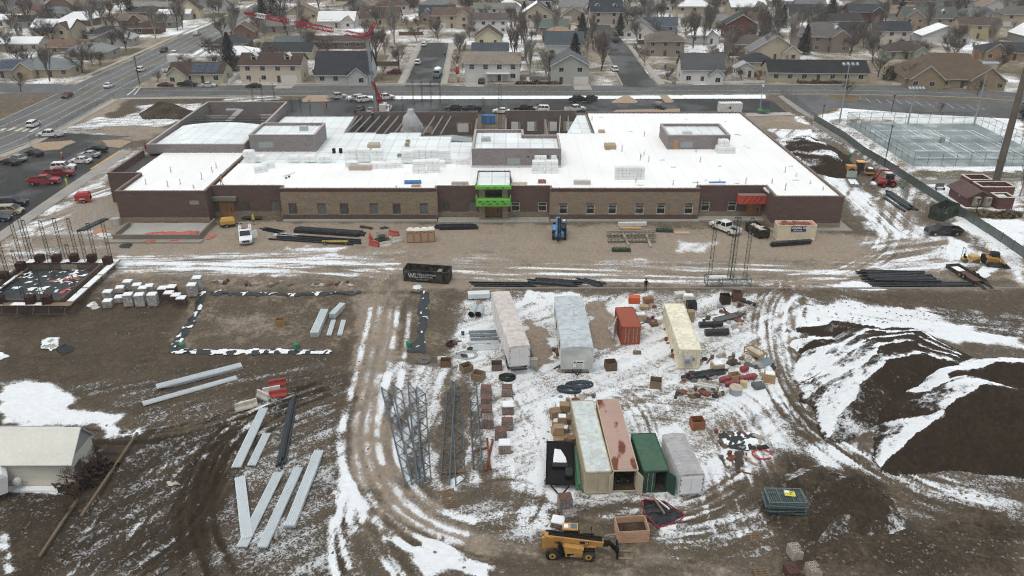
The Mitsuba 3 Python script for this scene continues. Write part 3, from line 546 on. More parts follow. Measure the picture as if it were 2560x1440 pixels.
# plywood doors
for x0, x1, y in ((-52.4, -49.7, Y1), (-4.6, -1.9, Y3), (42.0, 44.6, Y5)):
 school.append(P('door', [bx(x0 + .02, x1 - .02, y + .12, y + .17, .02, 2.68)], '#a87b4a', style=WOOD, label='plywood sheet closing the doorway',
  kids=[P('batten', [bx((x0 + x1) / 2 - .03, (x0 + x1) / 2 + .03, y + .09, y + .119, .05, 2.66)], '#7f5a33', style=WOOD), P('hole', [bx(x1 - .75, x1 - .5, y + .1, y + .118, 1.2, 1.5), bx(x1 - .75, x1 - .5, y + .1, y + .118, .8, 1.0)], '#241a12')]))
school.append(P('door_canopy', bx(-53.1, -48.9, Y1 - .9, Y1 - .05, 3.2, 3.9), '#75706a', style=CONC, label='grey steel canopy over the left plywood door'))
# central entrance
for x0, x1 in ((-5.8, -4.75), (-1.75, -.75)):
 school.append(P('pilaster', bx(x0, x1, 132.9, 134.4, 0, 6.1), TAN, style=BRICK))
school.append(P('entrance_window', bx(-4.7, -1.8, 134.3, 134.44, 4.0, 5.9), mat='glass'))
school.append(P('entrance_band', bx(-4.7, -1.8, 134.2, 134.42, 2.75, 4.0), '#3a3632'))
bolts = [bx(x, x + .5, 131.52, 131.6, z, z + .16) for x, z in ((-5.8, 3.8), (-5.3, 3.4), (-4.5, 3.85), (-4.1, 3.35), (-3.3, 3.85), (-2.8, 3.4), (-1.9, 3.85), (-1.5, 3.4))]
school.append(P('canopy', [bx(-6.3, -.2, 131.6, 133.0, 3.0, 4.15), bx(-6.3, -6.15, 131.6, 132.9, 4.15, 4.7), bx(-.35, -.2, 131.6, 132.9, 4.15, 4.7)], '#5cb52d', mat='matte', label='lime green canopy panel over the entrance', kids=[P('bracket', b, '#2f5a1c') for b in bolts]))
school.append(P('entrance_fascia', [bx(-6.3, -.2, 132.0, 132.8, 6.0, 6.5), bx(-6.4, -6.3, 132.0, 133, 6.0, 6.8), bx(-.2, -.1, 132.0, 133, 6.0, 6.8)], '#5cb52d', label='lime green fascia of the entrance roof', kids=[P('bracket', bx(x, x + .4, 131.94, 131.99, 6.2, 6.35), '#2f5a1c') for x in (-4.4, -3.1, -1.8)]))
school.append(P('entrance_roof', bx(-6.1, -.4, 132.9, 140.5, 6.35, 6.5), '#a9b2b4', mat='roof_deck', kids=[P('parapet', [bx(-6.25, -6.1, 132.9, 140.6, 5.8, 6.7), bx(-.4, -.25, 132.9, 140.6, 5.8, 6.7), bx(-6.1, -.4, 140.5, 140.65, 5.8, 6.7)], '#55514e')]))
# orange membrane canopy at the right door
school.append(P('door_canopy', [bx(39.9, 44.75, 133.1, 134.4, 2.9, 4.35)], '#c24a38', label='orange red membrane covered canopy over the right door', kids=[P('seam', [bar((x, 133.09, 3.0), (x + .9, 133.09, 4.3), .02, .12) for x in (40.6, 41.5, 42.4, 43.3)], '#8f3325'), P('top_board', bx(39.9, 44.75, 133.05, 134.4, 4.353, 4.5), '#8d6a63')]))
# roofs
school.append(P('roof', [prism([(-68.5, YA + .4), (-53.6, YA + .4), (-53.6, 157.7), (-70.8, 157.7), (-70.8, 142.6), (-68.5, 142.6)], 4.9, 5.2)], mat='membrane', label='white membrane roof of the left block'))
school.append(P('roof_gutter', [prism([(-74.6, 142.6), (-70.85, 142.6), (-70.85, 157.7), (-74.6, 157.7)], 4.3, 4.5)], '#4c4a48', label='dark unfinished gutter strip'))
R1 = Polygon([(-52.8, 135.1), (-40.3, 135.1), (-40.3, 133.5), (-13.6, 133.5), (-13.6, 134.9), (-6.4, 134.9), (-6.4, 140.7), (-.1, 140.7), (-.1, 134.9), (7.1, 134.9), (7.1, 133.5), (32.6, 133.5), (32.6, 135.1), (44.4, 135.1), (45.2, 129.3), (56.2, 129.3), (54.7, 190.8), (18.2, 190.8), (18.2, 172), (9.8, 172), (9.8, 148.5), (-52.8, 149.3)])
school.append(P('roof', [prism(R1, 5.1, 5.5)], mat='membrane', label='large white membrane roof'))
R2 = Polygon([(-52.8, 149.35), (9.75, 148.55), (9.75, 161.4), (-7.4, 161.4), (-7.4, 165.5), (-13, 165.5), (-13, 170.2), (-20, 170.2), (-20, 173.5), (-27, 173.5), (-27, 172.2), (-30, 172.2), (-30, 173.5), (-37.2, 173.5), (-37.6, 188.5), (-54, 188.5), (-54, 158)])
school.append(P('roof', [prism(R2, 4.95, 5.25)], mat='roof_deck', label='bare bluish steel roof deck'))
school.append(P('roof', [prism([(-19.9, 170.3), (-8.6, 165.7), (-8.6, 169.5), (-13, 172)], 4.9, 5.2)], '#8e9799', label='darker unfinished deck edge'))
# gymnasium
GZ1 = 6.9
wall(-74.0, 157.8, -54.2, 157.8, 5.0, GZ1, PENT); wall(-54.2, 157.8, -55.4, 197, 5.0, GZ1, PENT); wall(-55.4, 197, -75.2, 197, 0, GZ1, PENT); wall(-75.2, 197, -74.0, 157.8, 0, GZ1, PENT)
n = 24; xa = np.linspace(-73.6, -54.6, n); arch = 6.1 + .75 * (1 - ((xa + 64.1) / 9.5) ** 2)
top = [(x, 158.2, z) for x, z in zip(xa, arch)]; bot = [(x - .7 * 0, 176.5, z) for x, z in zip(xa, arch)]
v = A([A(top), A(bot)]).reshape(-1, 3); i = np.arange(n - 1); f = np.vstack([np.stack([i, i + n, i + 1], 1), np.stack([i + 1, i + n, i + n + 1], 1)])
school.append(P('roof', [(v, f[:, ::-1])], mat='roof_deck', label='gently arched steel deck of the gymnasium', kids=[P('joist', [bar((-74, y, z), (-54.9, y, z), .1, .12)], '#4c5453') for y in (177.6, 179.8, 182, 184.2) for z in (6.3, 5.6)]))
school.append(P('gymnasium_floor', bx(-74.6, -55.6, 176.6, 196.5, .02, .1), '#3b3a38', style=CONC))
school.append(P('inner_partition', [bx(-74.5, -69, 192.5, 192.7, 0, 4.6), bx(-60.5, -57.0, 190.5, 190.8, 0, 5.3), bx(-58.9, -55.7, 186, 186.2, 0, 4.5)], '#a9a6a2', style=CONC))
school.append(P('inner_stair_slab', [bar((-68.0, 184, 3.6), (-65.2, 191.5, 6.3), 1.6, .25), bx(-68.9, -65.9, 191.2, 192.4, 5.9, 6.3)], '#9a9b98', style=CONC))
# penthouses
def penthouse(x0, x1, y0, y1, z1, zr, notch=None):
 wall(x0, y0, x1, y0, 5.0, z1, PENT)
 wall(x1, y0, x1, y1 if not notch else notch[1], 5.0, z1, PENT)
 if notch:
  wall(x1, notch[1], notch[0], notch[1], 5.0, z1, PENT); wall(notch[0], notch[1], notch[0], y1, 5.0, z1, PENT); wall(notch[0], y1, x0, y1, 5.0, z1, PENT)
  pts = [(x0 + .4, y0 + .4), (x1 - .4, y0 + .4), (x1 - .4, notch[1] - .4), (notch[0] - .4, notch[1] - .4), (notch[0] - .4, y1 - .4), (x0 + .4, y1 - .4)]
 else:
  wall(x1, y1, x0, y1, 5.0, z1, PENT); pts = [(x0 + .4, y0 + .4), (x1 - .4, y0 + .4), (x1 - .4, y1 - .4), (x0 + .4, y1 - .4)]
 wall(x0, y1, x0, y0, 5.0, z1, PENT)
 school.append(P('roof', [prism(pts, zr - .25, zr)], mat='roof_deck', label='steel deck of a roof penthouse'))
penthouse(-53.2, -39.8, 158.3, 168.4, 8.7, 8.2)
penthouse(-7.6, 9.3, 146.6, 161.2, 9.1, 8.5, (2.3, 156.8))
penthouse(31.7, 44.4, 159.2, 168.9, 8.4, 7.9)
for x0, x1, y, z0, z1 in ((-51.4, -48.4, 158.3, 6.1, 7.3), (-.9, 1.5, 146.6, 6.1, 7.3), (34.4, 36.9, 159.2, 5.9, 7.1)):
 school.append(P('louvre', [bx(x0, x1, y - .06, y - .003, z0, z1)], '#8d989a', style=SIDING))
school.append(P('door', [bx(32.9, 33.9, 159.13, 159.19, 5.52, 7.5)], '#b08a5c', style=WOOD, label='plywood door of the right penthouse'))
school.append(P('scupper', [bx(x, x + .4, 146.5, 146.59, 7.5, 7.7) for x in (2.9, 4.8, 6.6, 8.4)], '#3a3533'))
school.append(P('base_flashing', [bx(-7.7, 9.4, 146.4, 146.57, 5.25, 5.9)], '#b9bdbd'))
# rooms at the back still open to the sky
wall(-8.2, 190.6, -37.3, 190.6, 0, 5.9, '#6f625d', openings=[(1.6, 5.2, 1.2, 3.4), (11, 13.4, 1.0, 2.6)])
wall(-8.2, 172, -8.2, 190.6, 0, 4.4, '#837c76'); wall(-37.3, 190.6, -37.3, 173, 0, 5.0, '#6f625d')
wall(15.4, 191, -1.6, 191, 0, 6.1, '#6f625d', openings=[(1.0, 3.0, 1.2, 3.6), (5.0, 6.7, 1.2, 3.6), (9.3, 11.2, 1.2, 3.6), (13.3, 15.0, 1.2, 3.4)])
wall(-1.6, 191, -1.6, 162, 0, 4.4, '#837c76'); wall(7.6, 186, 7.6, 172, 0, 5.2, '#8c8882'); wall(17.9, 172, 17.9, 191, 0, 5.4, '#837c76', cap=False)
for x in (.2, 4.1, 9.6, 13.6): school.append(P('window_board', bx(x - .4, x + 1.25, 190.55, 190.62, 1.3, 3.5), '#d2d4d4'))
for x in (-11.5, -22.5): school.append(P('window_board', bx(x - 1.6, x + 1, 190.1, 190.2, 1.1, 3.2), '#c9cccb'))
school.append(P('window_board', bx(-13.1, -9.9, 190.22, 190.3, 1.3, 3.3), '#7a5a45', style=WOOD))
for x in (-35.8, -33.9, -31.7, -29.4, -27.2, -25.0, -18.5, -16.6, -14.6, 11.6, 13.5):
 school.append(P('roof_joist', bar((x - 1.2, 173.6 if x < 0 else 172.5, 4.85), (x, 190.2, 4.95), .18, .3), '#8f9797'))
school.append(P('roof_beam', [bx(-37, -27.5, 173.55, 173.75, 4.6, 4.95), bx(-27, -9, 171.8, 172.0, 4.6, 4.95)], '#8f9797'))
school.append(P('open_floor', [bx(-37, -8.4, 172.5, 190.3, .02, .1), bx(-1.4, 17.6, 162, 190.6, .02, .1), bx(-8, -1.8, 162, 192, .02, .09)], '#7d7a75', style=CONC))
school.append(P('roof', [prism([(12.2, 173.8), (17.8, 173.8), (17.8, 190.5), (15.6, 190.5)], 4.9, 5.1)], '#aab2b4', mat='roof_deck', label='small deck left of the white roof'))
SCHOOL = thing('school_building', school, 0, 0, z=0, label='large brick school under construction with white flat roofs and lime green entrance', cat='school')
# ================================================================ cars, vans and pickups: length along +x (front), wheels on z = 0
def wheel(x, y, r, w, rim='#9a9a98', name='wheel'):
 s = 1 if y > 0 else -1
 return P(name, tube((x, y - w / 2, r), (x, y + w / 2, r), r, n=14), '#1b1b1b', kids=[P('rim', tube((x, y + s * w / 2, r), (x, y + s * (w / 2 + .015), r), r * .58, n=10), rim, 'metal')])
def shell(prof, w, edge=.09, pinch=.94):
 """side profile (x, z) across the width with rounded-over edges"""
 p = A(prof, float); c = p.mean(0); q = c + (p - c) * [.985, pinch]
 R = [np.stack([k[:, 0], np.full(len(p), y), k[:, 1]], 1) for k, y in ((q, -w / 2), (p, -w / 2 + edge), (p, w / 2 - edge), (q, w / 2))]
 v = np.vstack(R); n = len(p); f = []; i = np.arange(n); j = (i + 1) % n
 for k in range(3): f += [np.stack([i + k * n, j + k * n, j + (k + 1) * n], 1), np.stack([i + k * n, j + (k + 1) * n, i + (k + 1) * n], 1)]
 t = trimesh.creation.triangulate_polygon(Polygon(prof), engine='earcut')
 from scipy.spatial import cKDTree
 m = cKDTree(p).query(t[0])[1]; f += [m[t[1]], m[t[1]][:, ::-1] + 3 * n]
 return v, np.vstack(f)
def cabin(xb0, xb1, xt0, xt1, zb, zt, w, wt):
 """greenhouse: rear/front x at the belt and at the roof"""
 rb = [(xb0, -w / 2, zb), (xb1, -w / 2, zb), (xb1, w / 2, zb), (xb0, w / 2, zb)]
 rt = [(xt0, -wt / 2, zt - .05), (xt1, -wt / 2, zt - .05), (xt1, wt / 2, zt - .05), (xt0, wt / 2, zt - .05)]
 rr = [(xt0 + .12, -wt / 2 + .12, zt), (xt1 - .12, -wt / 2 + .12, zt), (xt1 - .12, wt / 2 - .12, zt), (xt0 + .12, wt / 2 - .12, zt)]
 return rings([A(rb), A(rt), A(rr)])
def pane(a, b, c, d, inset=.1, proud=.012):
 q = A([a, b, c, d], float); m = q.mean(0); n = np.cross(q[1] - q[0], q[3] - q[0]); n /= np.linalg.norm(n)
 q = m + (q - m) * (1 - inset) + n * proud
 return rings([q - n * .008, q])
def cabin_glass(xb0, xb1, xt0, xt1, zb, zt, w, wt, splits=(.5,)):
 zt -= .06
 B = lambda x, s: (x, s * w / 2, zb); U = lambda x, s: (x, s * wt / 2, zt)
 out = [P('windscreen', pane(B(xb1, -1), B(xb1, 1), U(xt1, 1), U(xt1, -1), .09), mat='glass'), P('rear_window', pane(B(xb0, 1), B(xb0, -1), U(xt0, -1), U(xt0, 1), .12), mat='glass')]
 cuts = [0, *splits, 1]
 for s in (-1, 1):
  for a, b in zip(cuts[:-1], cuts[1:]):
   xb = lambda k: xb0 + (xb1 - xb0) * k; xt = lambda k: xt0 + (xt1 - xt0) * k
   q = [B(xb(a), s), B(xb(b), s), U(xt(b), s), U(xt(a), s)]
   out.append(P('side_window', pane(*(q if s < 0 else q[::-1]), .14), mat='glass'))
 return out
def lights(xf, xr, w, z, zr):
 return [P('headlight', bx(xf - .1, xf + .015, s * w - .18, s * w + .18, z, z + .16), '#c9cdd0', 'gloss') for s in (-.36, .36)] + [P('tail_light', bx(xr - .015, xr + .1, s * w - .12, s * w + .12, zr, zr + .22), '#7d1512', 'gloss') for s in (-.4, .4)]
KITS = {}
def car_kit(kind, col):
 if (kind, col) in KITS: return KITS[kind, col]
 tr = '#22221f'
 if kind == 'sedan':
  w = 1.8; b = shell([(-2.35, .35), (-2.3, .8), (-2.1, .98), (-1.4, 1.0), (.9, .98), (2.0, .82), (2.35, .62), (2.38, .3), (1.9, .22), (-1.9, .22)], w)
  c = (-1.75, 1.0, -.95, .3, .96, 1.46, 1.66, 1.3); wr, wx = .33, 1.38; lt = lights(2.33, -2.33, w, .55, .7)
 elif kind == 'suv':
  w = 1.9; b = shell([(-2.35, .4), (-2.4, .95), (-2.25, 1.1), (1.0, 1.1), (2.0, 1.0), (2.35, .85), (2.4, .35), (1.9, .3), (-1.9, .3)], w)
  c = (-2.28, 1.15, -2.0, .45, 1.08, 1.76, 1.78, 1.44); wr, wx = .37, 1.42; lt = lights(2.34, -2.36, w, .72, .95)
 elif kind == 'van':
  w = 1.98; b = shell([(-2.45, .4), (-2.5, 1.0), (-2.4, 1.12), (1.5, 1.1), (2.2, .9), (2.5, .7), (2.5, .3), (2, .25), (-2, .25)], w)
  c = (-2.42, 1.9, -2.25, .9, 1.1, 1.8, 1.86, 1.55); wr, wx = .35, 1.5; lt = lights(2.45, -2.46, w, .62, .9)
 else:
  w = 1.98; b = shell([(-2.95, .55), (-2.95, .78), (-.85, .78), (-.85, 1.12), (1.35, 1.14), (2.65, 1.06), (2.9, .9), (2.92, .5), (2.4, .42), (-2.5, .42)], w)
  c = (-.85, 1.5, -.7, .85, 1.1, 1.86, 1.82, 1.5); wr, wx = .41, 1.85; lt = lights(2.86, -2.93, w, .78, .85)
 parts = [P('body', [b, cabin(*c)], col, 'gloss')]
 if kind == 'pickup':
  parts.append(P('cargo_bed', [bx(-2.95, -.88, -w / 2 + .02, -w / 2 + .14, .76, 1.2), bx(-2.95, -.88, w / 2 - .14, w / 2 - .02, .76, 1.2), bx(-2.95, -2.85, -w / 2 + .14, w / 2 - .14, .7, 1.18)], col, 'gloss', kids=[P('bed_liner', bx(-2.84, -.9, -w / 2 + .15, w / 2 - .15, .782, .8), '#2a2a29')]))
 parts += cabin_glass(*c, splits=(.5,) if kind in ('sedan', 'pickup') else (.36, .68))
 parts += [wheel(s * wx, t * (w / 2 - .1), wr, .24) for s in (-1, 1) for t in (-1, 1)]
 parts += lt + [P('bumper', [bx(b[0][:, 0].max() - .05, b[0][:, 0].max() + .06, -w * .42, w * .42, .3, .5)], tr if kind != 'pickup' else '#8d8f90', 'plastic'), P('bumper', [bx(b[0][:, 0].min() - .07, b[0][:, 0].min() + .03, -w * .42, w * .42, .34, .52)], tr if kind != 'pickup' else '#8d8f90', 'plastic'),
  P('grille', bx(b[0][:, 0].max() - .03, b[0][:, 0].max() + .035, -w * .24, w * .24, .52, .74), tr, 'plastic'),
  P('mirror', box(c[1] - .45, -w / 2 - .08, c[4] + .03, .12, .2, .16), tr, 'plastic'), P('mirror', box(c[1] - .45, w / 2 + .08, c[4] + .03, .12, .2, .16), tr, 'plastic')]
 KITS[kind, col] = parts
 return parts
NAMES = {'sedan': 'sedan_car', 'suv': 'sport_utility_car', 'van': 'minivan', 'pickup': 'pickup_truck'}
def car(kind, col, at, rz, label, group=None, z=None):
 return thing(NAMES[kind], car_kit(kind, col), at[0], at[1], rz, z, label, {'sedan': 'car', 'suv': 'car', 'van': 'van', 'pickup': 'pickup truck'}[kind], group)
WHT, BLK, SIL, MAR, RED = '#dcdedf', '#17181a', '#9a9ea2', '#5c1f26', '#8f1f24'
LOT = 'cars parked in the left car park'
car('sedan', WHT, (-124.74,249.12), 94, 'white sedan driving past the corner with the cross street')
car('sedan', MAR, (-130.33,234.69), 274, 'dark red car on the left road below the junction')
car('suv', WHT, (-121.42,200.1), 96, 'white car on the crosswalk at the left edge')
car('pickup', WHT, (-111.93,189.91), 184, 'white pickup with loaded bed leaving the car park entry')
car('suv', WHT, (-125.97,275.91), 94, 'white sport utility car beside the utility pole on the left road')
car('suv', BLK, (-134,315.91), 274, 'black sport utility car on the left road facing the junction')
car('suv', WHT, (-127.21,309.43), 94, 'white sport utility car next to the black one on the left road')
car('pickup', SIL, (-137.42,360.84), 274, 'silver pickup farthest along the left road')
car('pickup', WHT, (-119.2,321.68), 100, 'white pickup parked at the kerb beside the snowy roofed house')
car('suv', '#aab2b8', (-123.6,330.7), 97, 'pale grey car parked just beyond the kerbside white pickup')
car('pickup', WHT, (-115.21,274.44), 15, 'white pickup in the drive in front of the white camper trailer')
car('sedan', MAR, (-107.4,249.73), 2, 'dark red sedan leftmost at the kerb of the cross street')
car('pickup', BLK, (-100.81,250.35), 1, 'black pickup between dark red and silver sedans at the kerb')
car('sedan', '#b9c4ca', (-94.01,249.73), 1, 'silver blue sedan at the kerb right of the black pickup')
car('sedan', BLK, (-79.76,248.51), 182, 'black sedan alone at the kerb by the two storey garage house')
car('pickup', '#b5b7b5', (-50.79,232.52), 25, 'pale grey pickup with snowy bed by the orange vested worker')
car('suv', '#b5bcc0', (-45.06,230.38), 205, 'silver car left of the white van behind the school')
car('suv', WHT, (-42.15,228.81), 30, 'white boxy sport utility car left of the crane mast')
car('pickup', WHT, (-36.8,231.44), 25, 'white pickup right of the crane foot')
car('pickup', WHT, (-34.09,216.39), 268, 'white pickup facing the school wall by the crane foot')
car('suv', '#20242a', (-41.38,216.39), 85, 'dark sport utility car behind the school wall left of the crane')
car('sedan', '#868b90', (-38.19,215.45), 85, 'grey car behind the school wall beside the crane mast')
car('pickup', BLK, (-15.42,217.34), 172, 'black pickup left of a pair behind the open rooms')
car('pickup', '#1c2228', (-11.13,216.86), 172, 'dark pickup right of a pair behind the open rooms')
car('sedan', WHT, (-2.92,214.98), 172, 'white car half hidden behind the blue portable toilets')
car('pickup', '#14161a', (3.5,217.34), 172, 'black pickup beside the white car behind the right open room')
car('suv', WHT, (7.86,216.86), 172, 'white car right of the black pickup behind the right open room')
car('pickup', '#c4c8ca', (17.24,216.86), 20, 'white pickup behind the wall at the corner of the white roof')
car('pickup', '#24272c', (18.48,229.33), 55, 'dark pickup left of two on the snowy lot edge')
car('pickup', '#1b1c1f', (22.38,229.33), 55, 'black pickup right of two on the snowy lot edge')
car('sedan', BLK, (-107,173.99), 150, 'black sedan at the gravel island of the left car park', LOT)
car('sedan', '#8d9296', (-108.31,169.61), 155, 'grey sedan left of the black one, far side of the left car park', LOT)
car('sedan', '#1a1c20', (-108.43,166.89), 155, 'dark sedan nearest the left edge on the far side of the car park', LOT)
car('sedan', '#101113', (-94.54,177.25), 172, 'black sedan farthest back against the yellow kerb', LOT)
car('sedan', '#a5aaae', (-94.1,172.72), 174, 'silver sedan between the black and the white one', LOT)
car('sedan', WHT, (-93.71,168.09), 174, 'white sedan with black windows between silver sedan and white wagon', LOT)
car('suv', WHT, (-94.92,163.1), 8, 'white sport utility car behind the red pickups', LOT)
car('pickup', RED, (-93.56,158.63), 8, 'red pickup with dark bed behind its red neighbour', LOT)
car('pickup', '#a31f2a', (-94.04,153.6), 8, 'bright red pickup nearest the worker in the lime jacket', LOT)
car('suv', '#2a3138', (-92.74,140.47), 6, 'dark blue grey sport utility car at the left edge by the pavement', LOT)
car('van', '#a39882', (-91.14,135.96), 6, 'tan minivan at the left edge by the pavement', LOT)
car('sedan', '#2a3a52', (-91.14,132.48), 6, 'blue car cut off by the left edge', LOT)
car('suv', WHT, (-35.36,330.7), 88, 'white car parked farther up the short side street')
car('suv', WHT, (-33.41,289.75), 88, 'white car parked nearer on the short side street')
car('suv', MAR, (-39.28,270.85), 178, 'dark red car in the drive behind the crane')
car('suv', '#23282c', (-9.62,255.36), 88, 'dark grey car in the drive of the house with festive figures')
car('suv', WHT, (22.38,256.64), 270, 'white car in the drive of the grey green gabled house')
car('suv', '#1d2126', (42.84,342.39), 100, 'black car parked up the right side street')
car('suv', WHT, (34.87,276.64), 98, 'white car parked low on the right side street')
car('suv', SIL, (-33.81,395.13), 15, 'silver car in front of the navy roofed house')
car('suv', WHT, (83.17,280.39), 100, 'white car beside the garage with the dark roof')
car('pickup', WHT, (36.53,127.64), 122, 'white pickup with open bonnet gear parked before the right wing doors')
car('pickup', '#15171a', (73.15,125.97), 182, 'black pickup with covered bed beside the green dump bin')
# white service truck facing the camera, its driver door open
st = [P('body', [shell([(0.2, .5), (.2, 1.2), (1.5, 1.2), (2.75, 1.12), (3.0, .95), (3.02, .5)], 2.05), cabin(.25, 1.55, .3, .95, 1.18, 2.0, 1.9, 1.6)], '#e2e4e5', 'gloss')]
st += cabin_glass(.25, 1.55, .3, .95, 1.18, 2.0, 1.9, 1.6, splits=()) + [wheel(2.1, t * .92, .42, .26) for t in (-1, 1)] + [wheel(-1.9, t * .95, .42, .3) for t in (-1, 1)]
st += [P('utility_body', [bx(-3.0, .1, s * .8 - .24, s * .8 + .24, .55, 1.55) for s in (-1, 1)] + [bx(-3.0, .1, -.55, .55, .55, .75)], '#dfe1e2', 'gloss'), P('ladder_rack', [bx(-2.9, 0, s * .8 - .04, s * .8 + .04, 1.9, 1.97) for s in (-1, 1)] + [bx(x, x + .08, -.84, .84, 1.97, 2.04) for x in (-2.8, -1.4, -.1)] + [bx(x, x + .06, s * .8 - .03, s * .8 + .03, 1.55, 1.9) for x in (-2.8, -.15) for s in (-1, 1)], '#b9bcbe', 'metal'),
 P('tool_load', [box(-1.2, .05, .76, .8, .7, .6), box(-2.2, -.1, .76, .7, .6, .5, 20)], '#8d2a22', style=SPECKLE), P('door', move(bx(-1.0, 0, 0, .08, .6, 1.95), 1.45, 1.02, 0, -60), '#dfe1e2', 'gloss', label='driver door standing open'),
 P('grille', bx(3.0, 3.06, -.55, .55, .62, .95), '#26282a', 'plastic'), P('bumper', bx(2.98, 3.14, -.98, .98, .38, .58), '#9a9c9e', 'metal')]
st += [P('headlight', bx(2.95, 3.04, s * .78 - .16, s * .78 + .16, .68, .9), '#d5d8da', 'gloss') for s in (-1, 1)]
g0 = (-44.51,123.79)
thing('service_truck', st, g0[0], g0[1], -72, None, 'white service truck with ladder rack and open driver door facing the yard', 'truck')
# flatbed of snow, grey dump truck up the side street
dt = [P('cab', [bx(1.6, 3.4, -1.1, 1.1, .7, 2.4), bx(3.4, 4.3, -1, 1, .7, 1.6)], '#6f8086', 'gloss', kids=[P('windscreen', bx(3.4, 3.43, -.95, .95, 1.65, 2.3), mat='glass')]), P('dump_body', [bx(-3.4, 1.4, -1.2, 1.2, 1.0, 2.3)], '#6d8385', 'gloss', kids=[P('snow_load', sphere(1, (-1, 0, 2.3), 2, 2.2, 1.1, .5), mat='snow')])] + [wheel(x, s * 1.0, .5, .3) for x in (-2.2, -1.0, 3.2) for s in (-1, 1)]
g0 = (-24.55,267.34)
thing('dump_truck', dt, g0[0], g0[1], 268, None, 'grey green dump truck heaped with snow parked on the short side street', 'truck')
# ================================================================ containers, trailers, bins, machines and the crane
def along(a, b):
 return (a[0] + b[0]) / 2, (a[1] + b[1]) / 2, math.hypot(b[0] - a[0], b[1] - a[1]), math.degrees(math.atan2(b[1] - a[1], b[0] - a[0]))
def zig(x0, x1, pitch, d):
 n = max(2, int(round((x1 - x0) / pitch))); s = (x1 - x0) / n; o = []
 for k in range(n): o += [(x0 + s * k, 0), (x0 + s * (k + .3), 0), (x0 + s * (k + .45), d), (x0 + s * (k + .85), d)]
 return o + [(x1, 0)]
def corr_wall(L, h, z0, face, pitch=.28, d=.045):
 """corrugated steel wall in the plane y = 0 from x = -L/2 to L/2, its outside towards -y; face moves it into place"""
 z = zig(-L / 2, L / 2, pitch, d); v, f = prism([(x, y) for x, y in z] + [(x, .07) for x, _ in ((L / 2, 0), (-L / 2, 0))], z0, z0 + h)
 return face((v, f))
def container(name, at, rz, L, h, col, roof, label, cat='shipping container', style=PLAIN, rstyle=RUST, doors=None, extra=(), z=None, W=2.44):
 """long along x, the door end at +x; doors: None closed, or the two opening angles"""
 hw = W / 2; ps = [P('corner_post', [bx(sx * L / 2 - .1 * (sx > 0), sx * L / 2 + .1 * (sx < 0), sy * hw - .12 * (sy > 0), sy * hw + .12 * (sy < 0), 0, h)], col, style=style) for sx in (-1, 1) for sy in (-1, 1)]
 e = L - .24
 ps += [P('side_wall', corr_wall(e, h - .26, .15, lambda g: move(g, 0, -hw + .02)), col, style=style), P('side_wall', corr_wall(e, h - .26, .15, lambda g: move(g, 0, hw - .02, 0, 180)), col, style=style),
  P('end_wall', corr_wall(W - .26, h - .3, .15, lambda g: move(g, -L / 2 + .03, 0, 0, -90)), col, style=style)]
 ps.append(P('rail', [bx(-L / 2 + .1, L / 2 - .1, s * hw - .05, s * hw + .05, z0, z0 + .12) for s in (-1, 1) for z0 in (.02, h - .11)] + [bx(s * L / 2 - .05, s * L / 2 + .05, -hw + .12, hw - .12, z0, z0 + .12) for s in (-1, 1) for z0 in (.02, h - .13)], col, style=style))
 zr = zig(-L / 2 + .1, L / 2 - .1, .3, -.035); v, f = side_prism([(x, z) for x, z in zr] + [(L / 2 - .1, -.09), (-L / 2 + .1, -.09)], -hw + .05, hw - .05); v[:, 2] += h - .01
 ps.append(P('roof', [(v, f)], roof, style=rstyle)); ps.append(P('floor', bx(-L / 2 + .1, L / 2 - .1, -hw + .08, hw - .08, .06, .15), '#4d4136', style=WOOD))
 for s, a in zip((-1, 1), doors or (0, 0)):
  w = hw - .13; g = bx(0, .06, 0, w, .15, h - .16); bars = [bx(.06, .09, k, k + .04, .2, h - .2) for k in (w * .3, w * .72)]
  pl = lambda q: move(q if s < 0 else (q[0] * [1, -1, 1], q[1][:, ::-1]), L / 2 - .06, s * (hw - .12), 0, -s * -a if s < 0 else a)
  ps.append(P('door', [pl(g)], col, style=style, kids=[P('lock_bar', [pl(b) for b in bars], '#b5b0a2', 'metal')]))
 return thing(name, ps + list(extra), at[0], at[1], rz, z, label, cat)
def mid(a, b, s=.5): return (a[0] + (b[0] - a[0]) * s, a[1] + (b[1] - a[1]) * s)
container('shipping_container', mid((7.6,73.18), (8.3,60.84)), -87, 12.19, 2.6, '#b9ae90', '#cdd8d8', 'long tan container with pale green streaked roof, leftmost of the front row', rstyle=DUSTY, style=DUSTY)
quad_bike = [bx(3.6, 5.2, -.35, .35, .5, .8), bx(4.3, 4.6, -.5, .5, .9, 1.0), sphere(.25, (4.1, 0, 1.0), 1)] + [tube((x, s * .35, .42), (x, s * .62, .42), .28, n=10) for x in (3.7, 5.0) for s in (-1, 1)]
container('shipping_container', mid((10.46,73.73), (10.87,60.96)), -88, 12.19, 2.6, '#b8ac96', '#b5968a', 'long container with rusty red roof and both end doors open', doors=(118, 112), extra=[P('stored_cart', quad_bike, '#262424', 'plastic'), P('stored_shelf', [bx(-5.8, 5.0, .75, 1.1, .2, 1.9)], '#2d2722', style=WOOD)])
container('shipping_container', mid((13.52,67.17), (13.74,61.26)), -86.5, 6.06, 2.6, '#2a4f40', '#3a6653', 'short dark green container with its right door open', rstyle=DUSTY, doors=(0, 125))
container('shipping_container', mid((15.11,95.87), (15.42,90.19)), -87.5, 5.6, 2.6, '#94452f', '#a85139', 'short orange red container beside the cream one', style=DUSTY, rstyle=DUSTY, extra=[P('side_door', move(bx(-.02, .05, -1.1, 1.1, .1, 2.4), .5, -1.75, 0, 72), '#c9cfd2', label='white sheeted side door standing open')])
